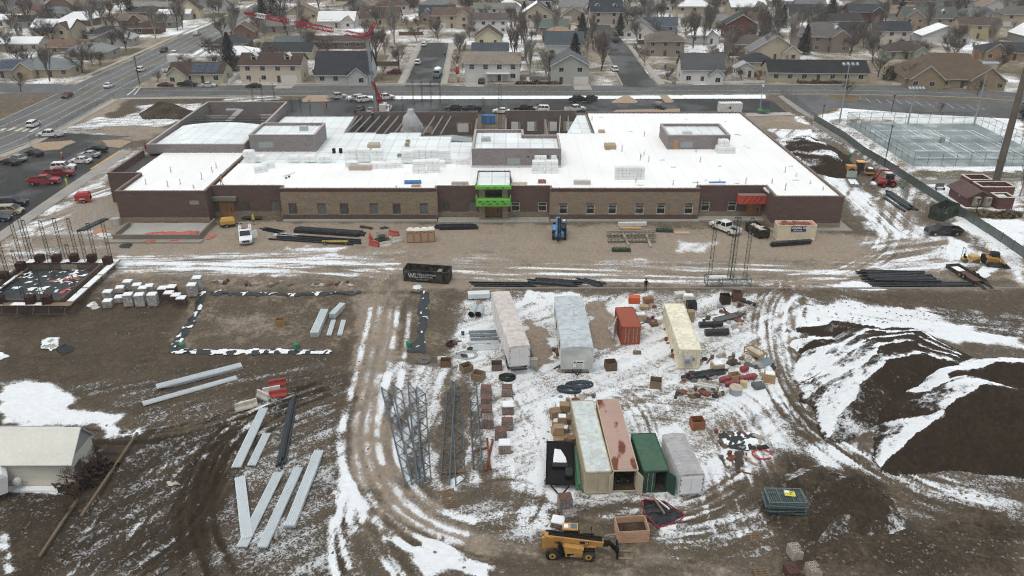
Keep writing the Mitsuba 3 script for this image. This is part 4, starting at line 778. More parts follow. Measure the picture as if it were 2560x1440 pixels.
container('shipping_container', mid((21.94,96.64), (21.72,84.07)), -91, 12.5, 2.7, '#e0d9be', '#efe9d0', 'long cream container with an air conditioner on its near end', style=DUSTY, rstyle=DUSTY, extra=[P('air_conditioner', [bx(6.1, 6.45, -.75, .15, .6, 2.0)], '#b9bdbc', kids=[P('grille', [bx(6.455, 6.48, -.65, .05, z, z + .09) for z in (.75, .93, 1.11, 1.29)], '#76797a'), P('label_plate', bx(6.455, 6.47, -.55, -.05, 1.6, 1.8), '#dfe2e4')]), P('meter_box', bx(6.1, 6.3, .35, .65, 1.1, 1.6), '#8f9492'), P('window', [bx(x, x + .9, -1.26, -1.225, 1.0, 1.8) for x in (1.2, 5.0)], '#8d8875')], W=2.6)
mm = container('shipping_container', (47.4, 124.6), 180, 6.3, 2.6, '#dacfb3', '#c08d82', 'short cream container with pink brown roof and blue sign by the right wing', rstyle=RUST, extra=[
 P('sign', bx(-1.4, 1.1, 1.24, 1.28, 1.55, 2.45), '#1f2f55')])
def text(s, h, x, y, z, rz=0, up=90, bold=True):
 """upright lettering that reads along +x at rz = 0, facing -y"""
 m = meshkit.text_mesh(s, h, .012, bold)
 return move(move((A(m.vertices), A(m.faces)), rx=up), x, y, z, rz)
scene[mm + '__sign__lettering'] = {**P('x', [text('mobile mini', .38, 1.02, 1.29, 2.0, 180), text('MOBILE STORAGE', .13, .75, 1.29, 1.7, 180)], '#e8ebee')[1], 'to_world': T().translate([47.4, 124.6, gz(47.4, 124.6)]).rotate([0, 0, 1], 180)}
# trailers in the back row
def box_trailer(name, at, rz, L, W, z0, z1, col, roof, label, cat, ribs=8, wheels=(), extra=(), doors=True, arch=.08):
 hw = W / 2; n = 5; xs_ = np.linspace(-L / 2, L / 2, 3)
 prof = [(-hw, z1)] + [(y, z1 + arch * math.cos(y / hw * math.pi / 2)) for y in np.linspace(-hw, hw, 9)] + [(hw, z1)]
 v, f = prism([(y, z) for y, z in [(-hw, z1 - .12)] + prof[1:-1] + [(hw, z1 - .12)]], 0, L); rf = np.stack([v[:, 2] - L / 2, v[:, 0], v[:, 1]], 1), f
 ps = [P('body', bx(-L / 2, L / 2, -hw, hw, z0, z1 - .12), col, style=DUSTY), P('roof', [rf], roof, style=DUSTY, kids=[P('seam', [rings([A([(x - .03, y * .999, z + .012) for y, z in prof]), A([(x + .03, y * .999, z + .012) for y, z in prof])], False)], '#c3c9cc') for x in np.linspace(-L / 2 + .6, L / 2 - .6, ribs)]),
  P('edge_trim', [bx(-L / 2 - .02, L / 2 + .02, s * hw - .04, s * hw + .04, z1 - .16, z1 - .04) for s in (-1, 1)] + [bx(L / 2 - .02, L / 2 + .04, s * hw - .05, s * hw + .05, z0, z1 - .16) for s in (-1, 1)], '#c5c8ca', 'metal')]
 if doors: ps += [P('door', bx(L / 2 + .004, L / 2 + .05, s * hw * .49 - hw * .45, s * hw * .49 + hw * .45, z0 + .15, z1 - .28), col, kids=[P('hinge', [bx(L / 2 + .05, L / 2 + .08, s * hw * .92 - .06, s * hw * .92 + .06, z, z + .1) for z in (z0 + .4, z0 + 1.2, z1 - .6)], '#4b4b4a')]) for s in (-1, 1)]
 for x in wheels:
  for s in (-1, 1): ps.append(wheel(x, s * (hw - .2), .5 if z0 > 1 else .35, .3))
 if z0 > .5: ps.append(P('chassis', [bx(-L / 2 + .4, L / 2 - .3, s * .5 - .06, s * .5 + .06, z0 - .3, z0) for s in (-1, 1)] + [bx(L / 2 - .25, L / 2 - .1, -hw * .8, hw * .8, z0 - .65, z0 - .5)], '#3b3230', style=RUST))
 return thing(name, ps + list(extra), at[0], at[1], rz, None, label, cat)
box_trailer('semi_trailer', mid((-1.63,97.69), (0.91,82.58)), -80.5, 15.2, 2.5, 1.25, 4.0, '#d0d0d0', '#d0c9c4', 'long weathered white semi trailer at the left of the back row', 'trailer', 10, (4.6, 5.8), [P('side_steps', [bx(x, x + 1.2, 1.3, 1.9, .6 + k * .3, .66 + k * .3) for k, x in ((0, 2.5), (1, 2.5))] + [tube((x, 1.9, 0), (x, 1.9, 2.2), .03) for x in (-1, .5, 2.5, 3.7)], '#3a3634')])
box_trailer('office_trailer', mid((7.64,96.82), (7.86,83.01)), -89.2, 13.9, 3.8, .75, 3.75, '#c2c8c7', '#bccad3', 'long grey site office trailer with snow ribbed metal roof', 'trailer', 11, (.5, 1.6), [P('notice_board', bx(6.96, 7.0, -.45, .85, 1.05, 1.95), '#dfe2e2', kids=[P('printing', [bx(7.001, 7.006, -.1, .7, z, z + .05) for z in (1.15, 1.27, 1.39, 1.51)] + [bx(7.001, 7.006, -.38, -.15, 1.62, 1.85), bx(7.001, 7.006, -.02, .75, 1.66, 1.8)], '#3b4046')]),
 *[P('roof_vent', box(x, 0, 3.8, .35, .35, .22), '#c4cacd') for x in (-4.4, -1.0, 2.9)], P('window', [bx(x, x + .9, -1.93, -1.9, 1.7, 2.7) for x in (-5.6, -2.0)], '#23262a'), P('window', [bx(3.0, 3.9, -1.93, -1.9, 1.7, 2.7)], '#23262a'), P('tow_bar', [bar((6.9, -.6, .6), (8.1, 0, .6), .1, .12), bar((6.9, .6, .6), (8.1, 0, .6), .1, .12)], '#3b3230', style=RUST), P('roof_aerial', [tube((-1, .2, 3.8), (-1, .2, 4.9), .02), tube((-1.4, .2, 4.5), (-.6, .2, 4.5), .015)], '#8a8f92')], doors=False, arch=.16)
box_trailer('cargo_trailer', mid((16.48,66.82), (17.08,60.42)), -84.5, 6.5, 2.3, .45, 2.75, '#dfe2e4', '#a8abad', 'white cargo trailer with grey ribbed roof, rightmost of the front row', 'trailer', 6, (-.6, .5), arch=.14)
g0 = (58.56,214.05)
box_trailer('cargo_trailer', g0, 4, 6.0, 2.4, .6, 3.0, '#d9dcdd', '#dfe2e3', 'white cargo trailer parked behind the far right corner of the white roof', 'trailer', 4, (-.5, .6), [P('spare_wheel', tube((-.3, -1.2, 1.9), (-.3, -1.32, 1.9), .3, n=12), '#1d1d1d')])
# black flatbed with snow beside the tan container
c = along((5.04,68.29), (4.67,61.42))
ps = [P('deck', bx(-c[2] / 2, c[2] / 2, -1.35, 1.35, .62, .74), '#1f1f21', style=WOOD), P('side_rail', [bx(-c[2] / 2, c[2] / 2, s * 1.37 - .05, s * 1.37 + .05, .5, .95) for s in (-1, 1)], '#151516'), P('snow_patch', rings([A([(-2.0, -.6, .745), (-1.6, -.3, .745), (.4, -.75, .745), (.5, .7, .745), (-.6, .6, .745), (-1.9, .1, .745)]), A([(-2.0, -.55, .85), (-1.6, -.25, .86), (.4, -.7, .9), (.45, .65, .9), (-.6, .55, .86), (-1.9, .05, .84)])]), mat='snow'), P('winch_box', [bx(.55, 1.2, -.8, .75, .74, 1.1), bx(1.5, 2.7, .5, 1.2, .74, 1.25)], '#121214', 'plastic')] + [wheel(x, s * 1.2, .38, .25) for x in (-.4, .6) for s in (-1, 1)] + [P('tow_bar', [bar((c[2] / 2, -.9, .55), (c[2] / 2 + 1.5, 0, .5), .1, .12), bar((c[2] / 2, .9, .55), (c[2] / 2 + 1.5, 0, .5), .1, .12)], '#1b1a1a')]
thing('flatbed_trailer', ps, c[0], c[1], c[3], None, 'black flatbed trailer patched with snow left of the tan container', 'trailer')
# dark open bins
def open_bin(name, at, rz, L, W, h, col, inside, label, cat='dumpster', extra=(), z=None):
 t = .06; ribs = [box(x, s * (W / 2 + .04), .1, .1, .1, h - .15) for x in np.linspace(-L / 2 + .3, L / 2 - .3, 6) for s in (1,)]
 ps = [P('side_panel', bx(-L / 2, L / 2, s * W / 2 - t / 2, s * W / 2 + t / 2, .1, h), col, style=DUSTY) for s in (-1, 1)] + [P('end_panel', bx(s * L / 2 - t / 2, s * L / 2 + t / 2, -W / 2 + t, W / 2 - t, .1, h), col, style=DUSTY) for s in (-1, 1)]
 ps += [P('floor', bx(-L / 2 + t, L / 2 - t, -W / 2 + t, W / 2 - t, .1, .18), inside, style=RUST), P('rim', [bx(-L / 2 - .05, L / 2 + .05, s * W / 2 - .06, s * W / 2 + .06, h, h + .09) for s in (-1, 1)] + [bx(s * L / 2 - .06, s * L / 2 + .06, -W / 2 + .06, W / 2 - .06, h + .001, h + .085) for s in (-1, 1)], '#3d4341'), P('rib', ribs, col), P('skid', [bx(-L / 2, L / 2, s * .5 - .08, s * .5 + .08, 0, .1) for s in (-1, 1)], '#2a2624')]
 return thing(name, ps + list(extra), at[0], at[1], rz, z, label, cat)
c = along((-15.6,107.03), (-9.48,106.06));
open_bin('dumpster', (c[0], c[1] + 1.2), c[3], 6.8, 2.4, 1.85, '#171c1c', '#4a352c', 'long black roll off dumpster with white lettering on the mid yard track', extra=[
 P('lettering', [text('W', .72, -2.7, -1.24, .75), text('L', .72, -1.75, -1.24, .75), text('Waste and Water', .26, -1.25, -1.24, 1.2), text('Logistics, LLC', .26, -1.25, -1.24, .83), text('770-472-1300', .17, -1.5, -1.24, .42), text('1748', .12, -3.2, -1.24, 1.55)], '#aab0b0'),
 P('rubble', [move(lump(.6, .5, k, 1), x, y, .2) for k, x, y in ((1, -1.8, .2), (2, -.9, -.2), (3, -.2, .3), (4, -2.4, .1))], '#4a3026', style=SPECKLE), P('cardboard', [bx(.6, 1.2, -.4, .5, .2, 1.2), bx(1.5, 2.1, -.3, .9, .2, 1.5)], '#8d8378')])
c = along((73.1,130.9), (79.54,136.38))
open_bin('dump_bin', (c[0] + 1.0, c[1] + .9), c[3] - 3, 5.4, 2.6, 2.2, '#1d3a2c', '#47504b', 'dark green dump trailer bin by the right fence', extra=[P('warning_plate', bx(-2.6, -1.9, -1.36, -1.33, 1.5, 1.8), '#8f8a2c')])
c = along((41.6,127.83), (41.63,123.08))
tr = [P('debris', [move(lump(.45, .5, k, 1, .7), x, y, 1.15) for k, x, y in ((1, -1.3, -.4), (2, -.8, .4), (3, -.1, -.3), (4, .5, .3), (5, 1.1, -.2), (6, 1.4, .5), (7, -1.6, .3))], '#b9b2a8', style=SPECKLE), P('scrap_board', [box(-.6, .2, 1.3, 1.8, .25, .06, 30), box(.6, -.2, 1.4, 1.5, .3, .06, -20), box(.2, .5, 1.42, 1.2, .3, .05, 70)], '#d0ccc6')] + [wheel(x, s * 1.05, .36, .24) for x in (-.3, .6) for s in (-1, 1)] + [P('tow_bar', [bar((2, -.5, .45), (3.1, 0, .4), .1, .1), bar((2, .5, .45), (3.1, 0, .4), .1, .1)], '#26241f')]
open_bin('trash_trailer', (c[0], c[1] + .6), -72, 4.2, 2.0, 1.5, '#1b1a1b', '#2c2522', 'black tipping trailer heaped with pale debris left of the blue signed container', 'trailer', tr)
# ---- portable toilets
for k in range(4):
 g0 = ((-16.81,122.73), (-15.68,122.73), (-14.5,122.91), (-13.39,123.08))[k]
 thing('portable_toilet', [P('cabin', bx(-.55, .55, -.55, .55, .08, 2.1), '#a98a68', 'plastic', DUSTY, kids=[P('corner_rib', [bx(s * .55 - .06, s * .55 + .04, t * .55 - .05, t * .55 + .05, .08, 2.1) for s in (-1, 1) for t in (-1, 1)], '#97795a', 'plastic')]), P('door', bx(-.42, .42, -.6, -.552, .15, 1.95), '#b19070', 'plastic', kids=[P('vent', bx(-.3, .3, -.62, -.601, 1.7, 1.85), '#6b5540')]),
  P('roof', [rings([A([(-.6, -.6, 2.1), (.6, -.6, 2.1), (.6, .6, 2.1), (-.6, .6, 2.1)]), A([(-.35, -.4, 2.38), (.35, -.4, 2.38), (.35, .4, 2.38), (-.35, .4, 2.38)])])], '#d9d9d3', 'plastic'), P('skid', [bx(-.55, .55, s * .4 - .05, s * .4 + .05, 0, .08) for s in (-1, 1)], '#4b4034')], g0[0], g0[1], 3, None,
  ('leftmost', 'second from left', 'third from left', 'rightmost')[k] + ' of four tan portable toilets with white roofs', 'portable toilet', 'row of tan portable toilets')
for k, x in enumerate((-7.3, -6.1, -4.9)):
 thing('portable_toilet', [P('cabin', bx(-.55, .55, -.55, .55, .05, 2.1), '#1f5c9e', 'plastic'), P('roof', bx(-.58, .58, -.58, .58, 2.1, 2.25), '#2f74ba', 'plastic'), P('door', bx(-.42, .42, -.6, -.552, .15, 1.95), '#3a7fc2', 'plastic')], x, 203, 0, None, ('left', 'middle', 'right')[k] + ' one of three blue portable toilets in the gap behind the school', 'portable toilet', 'blue portable toilets')
# ---- yellow telehandler in the foreground
YEL, DK = '#bd862b', '#191817'
def telehandler(at, rz, col, label, cab_top, boom_angle=-5, forks=True, name='telehandler', s=1.0):
 def tyre(x, y):
  w = P('wheel', [tube((x, y - .22, .62), (x, y + .22, .62), .58, n=20)] + [move(box(0, o, .55, .1, .22, .09), x, y, .62, 0, 0, math.degrees(a)) for a in np.arange(0, 6.28, .42) for o in (-.11, .11)], '#2b2927', style=DUSTY, kids=[P('rim', tube((x, y - .225, .62), (x, y + .225, .62), .33, n=14), '#b08a3c' if col == YEL else '#8d9194', kids=[]), P('hub', tube((x, y - .27, .62), (x, y + .27, .62), .12, n=10), '#2a2723')])
  return w
 ps = [tyre(x, y) for x in (-1.75, 1.6) for y in (-.95, .95)]
 ps.append(P('chassis', [side_prism([(-2.6, .75), (-2.65, 1.55), (-2.0, 1.75), (-1.2, 1.3), (2.1, 1.25), (2.3, .9), (2.2, .65), (-2.2, .6)], -.55, .55), bx(1.5, 2.25, -.8, .8, .7, 1.35)], col, 'gloss', DUSTY))
 ps.append(P('rear_mount', [side_prism([(-2.75, .95), (-2.75, 2.2), (-2.35, 2.45), (-1.7, 2.3), (-1.5, 1.5), (-1.2, 1.35), (-1.3, 1.1)], -.62, -.3), side_prism([(-2.75, .95), (-2.75, 2.2), (-2.35, 2.45), (-1.7, 2.3), (-1.5, 1.5), (-1.2, 1.35), (-1.3, 1.1)], .0, .32)], col, 'gloss', DUSTY))
 ps.append(P('engine_hood', [rings([A([(-.55, -1.2, .62), (1.0, -1.2, .62), (1.0, -.56, .62), (-.55, -.56, .62)]), A([(-.6, -1.2, 1.1), (1.05, -1.2, 1.1), (1.05, -.56, 1.1), (-.6, -.56, 1.1)]), A([(-.75, -1.1, 1.75), (1.15, -1.1, 1.5), (1.15, -.56, 1.5), (-.75, -.56, 1.75)])])], col, 'gloss', DUSTY, kids=[P('louvre', bx(-.4, .25, -1.215, -1.2, .7, 1.0), DK), P('logo', [text('CAT', .16, -.1, -1.225, .72)], '#d6d2c4')]))
 ps.append(P('step', [side_prism([(-1.1, .6), (-1.3, 1.9), (-1.0, 1.9), (-.62, .62)], -1.1, -.6)], DK))
 b = lambda g: move(g, -2.4, 0, 2.2, 0, 0, -boom_angle)
 ps.append(P('boom', [b(bx(-.15, 5.4, -.5, .08, -.3, .26))], col, 'gloss', DUSTY, kids=[P('hose_tray', b(bx(-.05, 5.3, .081, .25, .05, .34)), DK), P('hose_cover', b(bx(.2, 5.3, -.35, .05, .262, .3)), DK), P('decal', [b(bx(3.2, 4.2, -.515, -.502, -.16, .12))], '#1f1c18'), P('logo', [b(text('CAT', .18, 3.65, -.525, -.12))], '#d6d2c4')]))
 ps.append(P('boom_head', [b(bx(5.4, 5.9, -.4, -.02, -.22, .2)), bar((3.4, -.2, 1.75), (4.25, -.2, .75), .3, .3)], DK))
 if forks:
  ps.append(P('fork_carriage', [bx(4.25, 4.4, -.75, .55, .1, 1.3), bx(4.4, 4.46, -.7, .5, .9, 1.0), bx(4.4, 4.46, -.7, .5, .3, .4)], DK)); ps += [P('fork', bx(4.4, 5.75, y - .09, y + .09, .05, .13), '#8d8369', 'metal') for y in (-.6, .35)]
 cb = rings([A([(-.75, .35, 1.0), (.85, .35, 1.0), (.85, 1.2, 1.0), (-.75, 1.2, 1.0)]), A([(-.75, .35, 1.7), (.85, .35, 1.7), (.85, 1.2, 1.7), (-.75, 1.2, 1.7)]), A([(-.7, .38, 2.45), (.5, .38, 2.45), (.5, 1.15, 2.45), (-.7, 1.15, 2.45)])])
 ps.append(P('cab', [cb], '#222423', 'gloss', kids=[P('window', [bx(-.6, .4, .345, .36, 1.75, 2.4)], mat='glass'), P('roof', [bx(-.85, .62, .3, 1.22, 2.45, 2.58)], cab_top, 'gloss', DUSTY), P('roof_window', bx(-.05, .5, .42, 1.1, 2.585, 2.6), '#4f6b6e', 'gloss'), P('roof_snow', bx(-.72, -.3, .5, 1.0, 2.583, 2.63), mat='snow')]))
 ps.append(P('mirror', [tube((1.9, .9, 1.3), (1.9, 1.0, 2.1), .025), box(1.9, 1.02, 1.95, .06, .2, .35)], DK))
 ps.append(P('front_fender', [bx(1.0, 2.2, s * .95 - .24, s * .95 + .24, 1.32, 1.38) for s in (-1, 1)], DK))
 return thing(name, ps, at[0], at[1], rz, None, label, 'telehandler', s=s)
c = along((3.32,52.6), (7.14,52.46))
telehandler((c[0] - .05, c[1] + .75), -2.5, YEL, 'yellow telehandler with forks lowered in the foreground mud', '#c8913a', -7, s=.93)
g0 = (7.88,123.44)
telehandler((g0[0] + .1, g0[1] + 1.9), -93, '#2f86c4', 'blue telehandler facing the camera near the school entrance', '#2a2a2c', -13, False)
# ---- track loader, small roller, compactor, tractor, compressors
g0 = (74.51,112.89)
tk = lambda y: side_prism([(-1.1, .15), (-1.2, .45), (-.9, .75), (.7, .75), (1.15, .4), (1.0, .08), (-.9, .05)], y - .2, y + .2)
thing('track_loader', [P('track', tk(s * .75), '#1e1d1c', style=DUSTY, kids=[P('roller', [tube((x, s * .98, .3), (x, s * .93, .3), .16, n=8) for x in (-.7, -.2, .3, .8)], '#4b4740')]) for s in (-1, 1)] + [P('body', [bx(-1.5, .6, -.54, .54, .45, 1.3)], YEL, 'gloss'), P('engine_cover', bx(-1.75, -1.3, -.7, .7, .5, 1.55), DK), P('lift_arm', [bar((-1.5, s * .72, 1.6), (.3, s * .72, 1.45), .16, .24) for s in (-1, 1)] + [bar((.3, s * .72, 1.45), (1.5, s * .72, .6), .16, .24) for s in (-1, 1)], '#c68f2e', 'gloss'), P('cab', rings([A([(-.7, -.5, 1.3), (.75, -.5, 1.0), (.75, .5, 1.0), (-.7, .5, 1.3)]), A([(-.6, -.48, 2.1), (.4, -.48, 2.1), (.4, .48, 2.1), (-.6, .48, 2.1)])]), DK, 'gloss', kids=[P('roof', bx(-.75, .5, -.52, .52, 2.1, 2.2), '#2b2d30')]), P('bucket', [side_prism([(1.35, .1), (2.3, .05), (2.25, .12), (1.5, .2), (1.55, .7), (1.4, .75)], -.95, .95)], '#23211f')], g0[0], g0[1], -12, None, 'yellow compact track loader with black cab near the right fence', 'loader')
g0 = (71.56,114.13)
thing('road_roller', [P('drum', tube((x, -.55, .38), (x, .55, .38), .38, n=16), '#5b4a35', 'metal', DUSTY) for x in (-.85, .9)] + [P('body', [bx(-.2, 1.25, -.5, .5, .5, 1.15), bx(-1.2, -.3, -.52, .52, .45, .75)], '#c39b3a', 'gloss'), P('seat', [bx(-1.0, -.6, -.2, .2, .75, .95), bx(-1.05, -.95, -.2, .2, .95, 1.4)], DK), P('roll_bar', path([(-1.2, -.45, .8), (-1.2, -.45, 2.3), (-1.2, .45, 2.3), (-1.2, .45, .8)], .045), DK)], g0[0], g0[1], -5, None, 'small yellow roller with tall black roll bar left of the track loader', 'roller')
g0 = (72.4,159.73)
thing('soil_compactor', [P('drum', tube((1.9, -1.05, .75), (1.9, 1.05, .75), .75, n=20), '#4c2f25', style=DUSTY, kids=[P('drum_snow', sphere(1, (1.9, 0, 1.38), 2, .5, .9, .2), mat='snow')]), P('drum_frame', [bx(.6, 2.8, s * 1.15 - .06, s * 1.15 + .06, .5, .9) for s in (-1, 1)] + [bx(.6, .8, -1.1, 1.1, .5, .9)], '#b08535'), P('engine_hood', rings([A([(-3.0, -.8, .8), (-1.0, -.8, .8), (-1.0, .8, .8), (-3.0, .8, .8)]), A([(-3.0, -.75, 1.9), (-1.0, -.75, 1.9), (-1.0, .75, 1.9), (-3.0, .75, 1.9)])]), YEL, 'gloss', DUSTY), P('cab', bx(-.9, .4, -.7, .7, .9, 2.7), '#2a2a28', 'gloss', kids=[P('roof', bx(-1.05, .55, -.8, .8, 2.7, 2.85), '#d8a55e')])] + [wheel(-2.0, s * .8, .75, .5, '#b08535') for s in (-1, 1)], g0[0], g0[1], -6, None, 'yellow soil compactor with rusty drum at the end of the long soil bank', 'roller')
g0 = (74.46,151.81)
thing('tractor', [wheel(-.9, s * .75, .7, .4, '#a32420') for s in (-1, 1)] + [wheel(1.0, s * .7, .5, .3, '#a32420') for s in (-1, 1)] + [P('hood', rings([A([(.1, -.4, .7), (1.6, -.4, .7), (1.6, .4, .7), (.1, .4, .7)]), A([(.1, -.35, 1.35), (1.5, -.33, 1.2), (1.5, .33, 1.2), (.1, .35, 1.35)])]), '#b8261f', 'gloss'), P('cab', rings([A([(-1.2, -.6, 1.0), (.1, -.6, 1.0), (.1, .6, 1.0), (-1.2, .6, 1.0)]), A([(-1.05, -.55, 2.3), (0, -.55, 2.3), (0, .55, 2.3), (-1.05, .55, 2.3)])]), '#191b1c', 'gloss', kids=[P('roof', bx(-1.2, .2, -.7, .7, 2.3, 2.42), '#2b2e31')]), P('fender', [bx(-1.5, -.3, s * .75 - .22, s * .75 + .22, 1.4, 1.5) for s in (-1, 1)], '#b8261f', 'gloss'), P('loader_arm', [bar((.2, s * .55, 1.5), (1.5, s * .55, 1.7), .12, .18) for s in (-1, 1)] + [bar((1.5, s * .55, 1.7), (2.5, s * .55, .7), .12, .18) for s in (-1, 1)], '#b8261f', 'gloss'), P('bucket', side_prism([(2.4, .2), (3.1, .15), (2.6, .4), (2.5, .9), (2.4, .9)], -.9, .9), '#8d8f8f'), P('snow_heap', sphere(1, (2.75, 0, .7), 2, .45, .8, .4), mat='snow')], g0[0], g0[1], 186, None, 'red tractor with front loader by the fence, black cab', 'tractor')
g0 = (73.79,155.42)
thing('backhoe_arm', [P('boom', [bar((0, 0, .5), (1.0, 0, 2.2), .2, .28), bar((1.0, 0, 2.2), (3.2, 0, 2.0), .2, .28)], '#a51f2a', 'gloss'), P('dipper', bar((0, 0, 2.4), (-.4, 0, .6), .18, .24), '#a51f2a', 'gloss'), P('bucket', side_prism([(-.7, .1), (.1, .1), (.1, .7), (-.4, .6)], -.3, .3), '#2b2725')], g0[0], g0[1], 5, None, 'dark red digging arm left of the red tractor', 'digger arm')
c = along((69.03,158.09), (67.48,148.83))
open_bin('utility_trailer', (c[0] + .3, c[1]), c[3], 4.6, 2.1, .55, '#8a8d8b', '#9a9c9a', 'grey open trailer with snow on its floor below the compactor', 'trailer', [P('floor_snow', bx(-2.1, 1.9, -.9, .9, .185, .3), mat='snow'), P('tailgate', bx(-2.33, -2.27, -1.0, 1.0, .55, 2.0), '#9ba09d', style=SIDING), P('jack', [tube((2.0, -.2, .3), (2.0, -.2, 1.0), .06), tube((2.2, .5, .1), (2.9, .1, .45), .04)], '#24211f')])
c = along((67.76,112.28), (68.95,105.92))
open_bin('utility_trailer', (c[0], c[1]), c[3], 6.2, 2.1, .5, '#2f2d29', '#5a5348', 'dark equipment trailer with open ramps in front of the small roller', 'trailer', [P('floor_snow', bx(-2.8, -1.2, -.8, .8, .185, .26), mat='snow'), P('ramp', [bar((3.1, s * .6, .45), (4.9, s * .6, .1), .5, .08) for s in (-1, 1)], '#3a3833')] + [wheel(x, s * 1.15, .36, .22) for x in (.2, 1.0) for s in (-1, 1)])
g0 = (-80.68,142.48)
thing('site_heater', [P('housing', rings([A([(-1.3, -.75, .45), (1.3, -.75, .45), (1.3, .75, .45), (-1.3, .75, .45)]), A([(-1.3, -.75, 1.5), (1.3, -.75, 1.5), (1.3, .75, 1.5), (-1.3, .75, 1.5)]), A([(-.9, -.6, 1.95), (1.1, -.6, 1.95), (1.1, .6, 1.95), (-.9, .6, 1.95)])]), '#b01f22', 'gloss', kids=[P('panel_lettering', bx(-.5, .4, -.765, -.751, .75, .95), '#d9c9c6'), P('side_opening', bx(1.3, 1.315, -.5, .5, .6, 1.3), '#1d1413')])] + [wheel(.2, s * .85, .33, .2) for s in (-1, 1)] + [P('tow_bar', bar((-1.3, 0, .4), (-2.4, 0, .35), .1, .1), '#2b2725')], g0[0], g0[1], 12, None, 'red enclosed towable generator on the snowy track left of the school', 'generator')
g0 = (-49.36,129.73)
thing('air_compressor', [P('housing', rings([A([(-1.2, -.65, .55), (1.2, -.65, .55), (1.2, .65, .55), (-1.2, .65, .55)]), A([(-1.25, -.68, 1.2), (1.2, -.68, 1.2), (1.2, .68, 1.2), (-1.25, .68, 1.2)]), A([(-1.0, -.5, 1.65), (.9, -.5, 1.6), (.9, .5, 1.6), (-1.0, .5, 1.65)])]), '#c79a2f', 'gloss'), P('base', bx(-1.3, 1.2, -.7, .7, .35, .55), DK), P('tow_bar', bar((1.2, 0, .4), (2.2, 0, .35), .1, .1), DK)] + [wheel(-.2, s * .75, .33, .2) for s in (-1, 1)], g0[0], g0[1], 15, None, 'yellow towable air compressor by the left plywood door', 'compressor')
g0 = (67.73,214.05)
thing('light_tower', [P('trailer_body', bx(-1.6, 1.6, -.8, .8, .5, 1.1), '#2a7d43', 'gloss'), P('solar_panel', [slab([(-.6, -.9, 1.3), (1.5, -.9, 1.3), (1.5, .6, 3.2), (-.6, .6, 3.2)], .06)], '#1c2230', 'gloss'), P('mast', tube((-1.0, 0, 1.1), (-1.0, 0, 7.5), .09), '#b5bbbd', 'metal'), P('lamp', [box(-1.0, s * .45, 7.3, .3, .5, .35) for s in (-1, 1)], '#d5dadc')] + [wheel(0, s * .95, .34, .2) for s in (-1, 1)], g0[0], g0[1], 0, None, 'green solar light tower trailer on the rear car park by the fence', 'light tower')
g0 = (40.56,219.26)
thing('towed_mixer', [P('frame', bx(-2, 2, -.8, .8, .5, .7), '#3a3735'), P('tank', [tube((-.8, 0, 1.4), (1.0, 0, 1.6), .75, .6, 12)], '#8d8a88', style=DUSTY), P('hopper', box(-1.5, 0, .7, .9, 1.1, 1.0, 0, -.1, -.1), '#77736f')] + [wheel(-.2, s * .9, .35, .22) for s in (-1, 1)], g0[0], g0[1], -50, None, 'grey towed mixer on the rear car park beside the small island', 'mixer')
# ---- the red crane behind the school
def lattice(p0, p1, w, n, r=.06, sides=4, taper=1.0):
 """open lattice of chords and diagonals from p0 to p1"""
 p0, p1 = A(p0, float), A(p1, float); d = p1 - p0; d /= np.linalg.norm(d); a = np.cross(d, [0, 0, 1.0]) if abs(d[2]) < .9 else A([1.0, 0, 0]); a /= np.linalg.norm(a); b = np.cross(a, d)
 cs = [(-1, -1), (1, -1), (1, 1), (-1, 1)] if sides == 4 else [(-1, -.6), (1, -.6), (0, 1)] if sides == 3 else [(-1, 0), (1, 0)]
 at = lambda c, t: p0 + (p1 - p0) * t + (a * c[0] + b * c[1]) * w / 2 * (1 + (taper - 1) * t)
 g = [tube(at(c, 0), at(c, 1), r, n=4) for c in cs]; m = len(cs)
 for k in range(n):
  for i in range(m if m > 2 else 1):
   j = (i + 1) % m; e = (k % 2, (k + 1) % 2)
   g.append(tube(at(cs[i], (k + e[0]) / n), at(cs[j], (k + e[1]) / n), r * .6, n=3)); g.append(tube(at(cs[i], k / n), at(cs[j], k / n), r * .6, n=3))
 return join(g)
MB, MTOP, TIP = A([-36.6, 214.6, 0]), A([-37.5, 213.4, 20.0]), A([-71.2, 222.5, 25.0])
RD = '#a3283a'
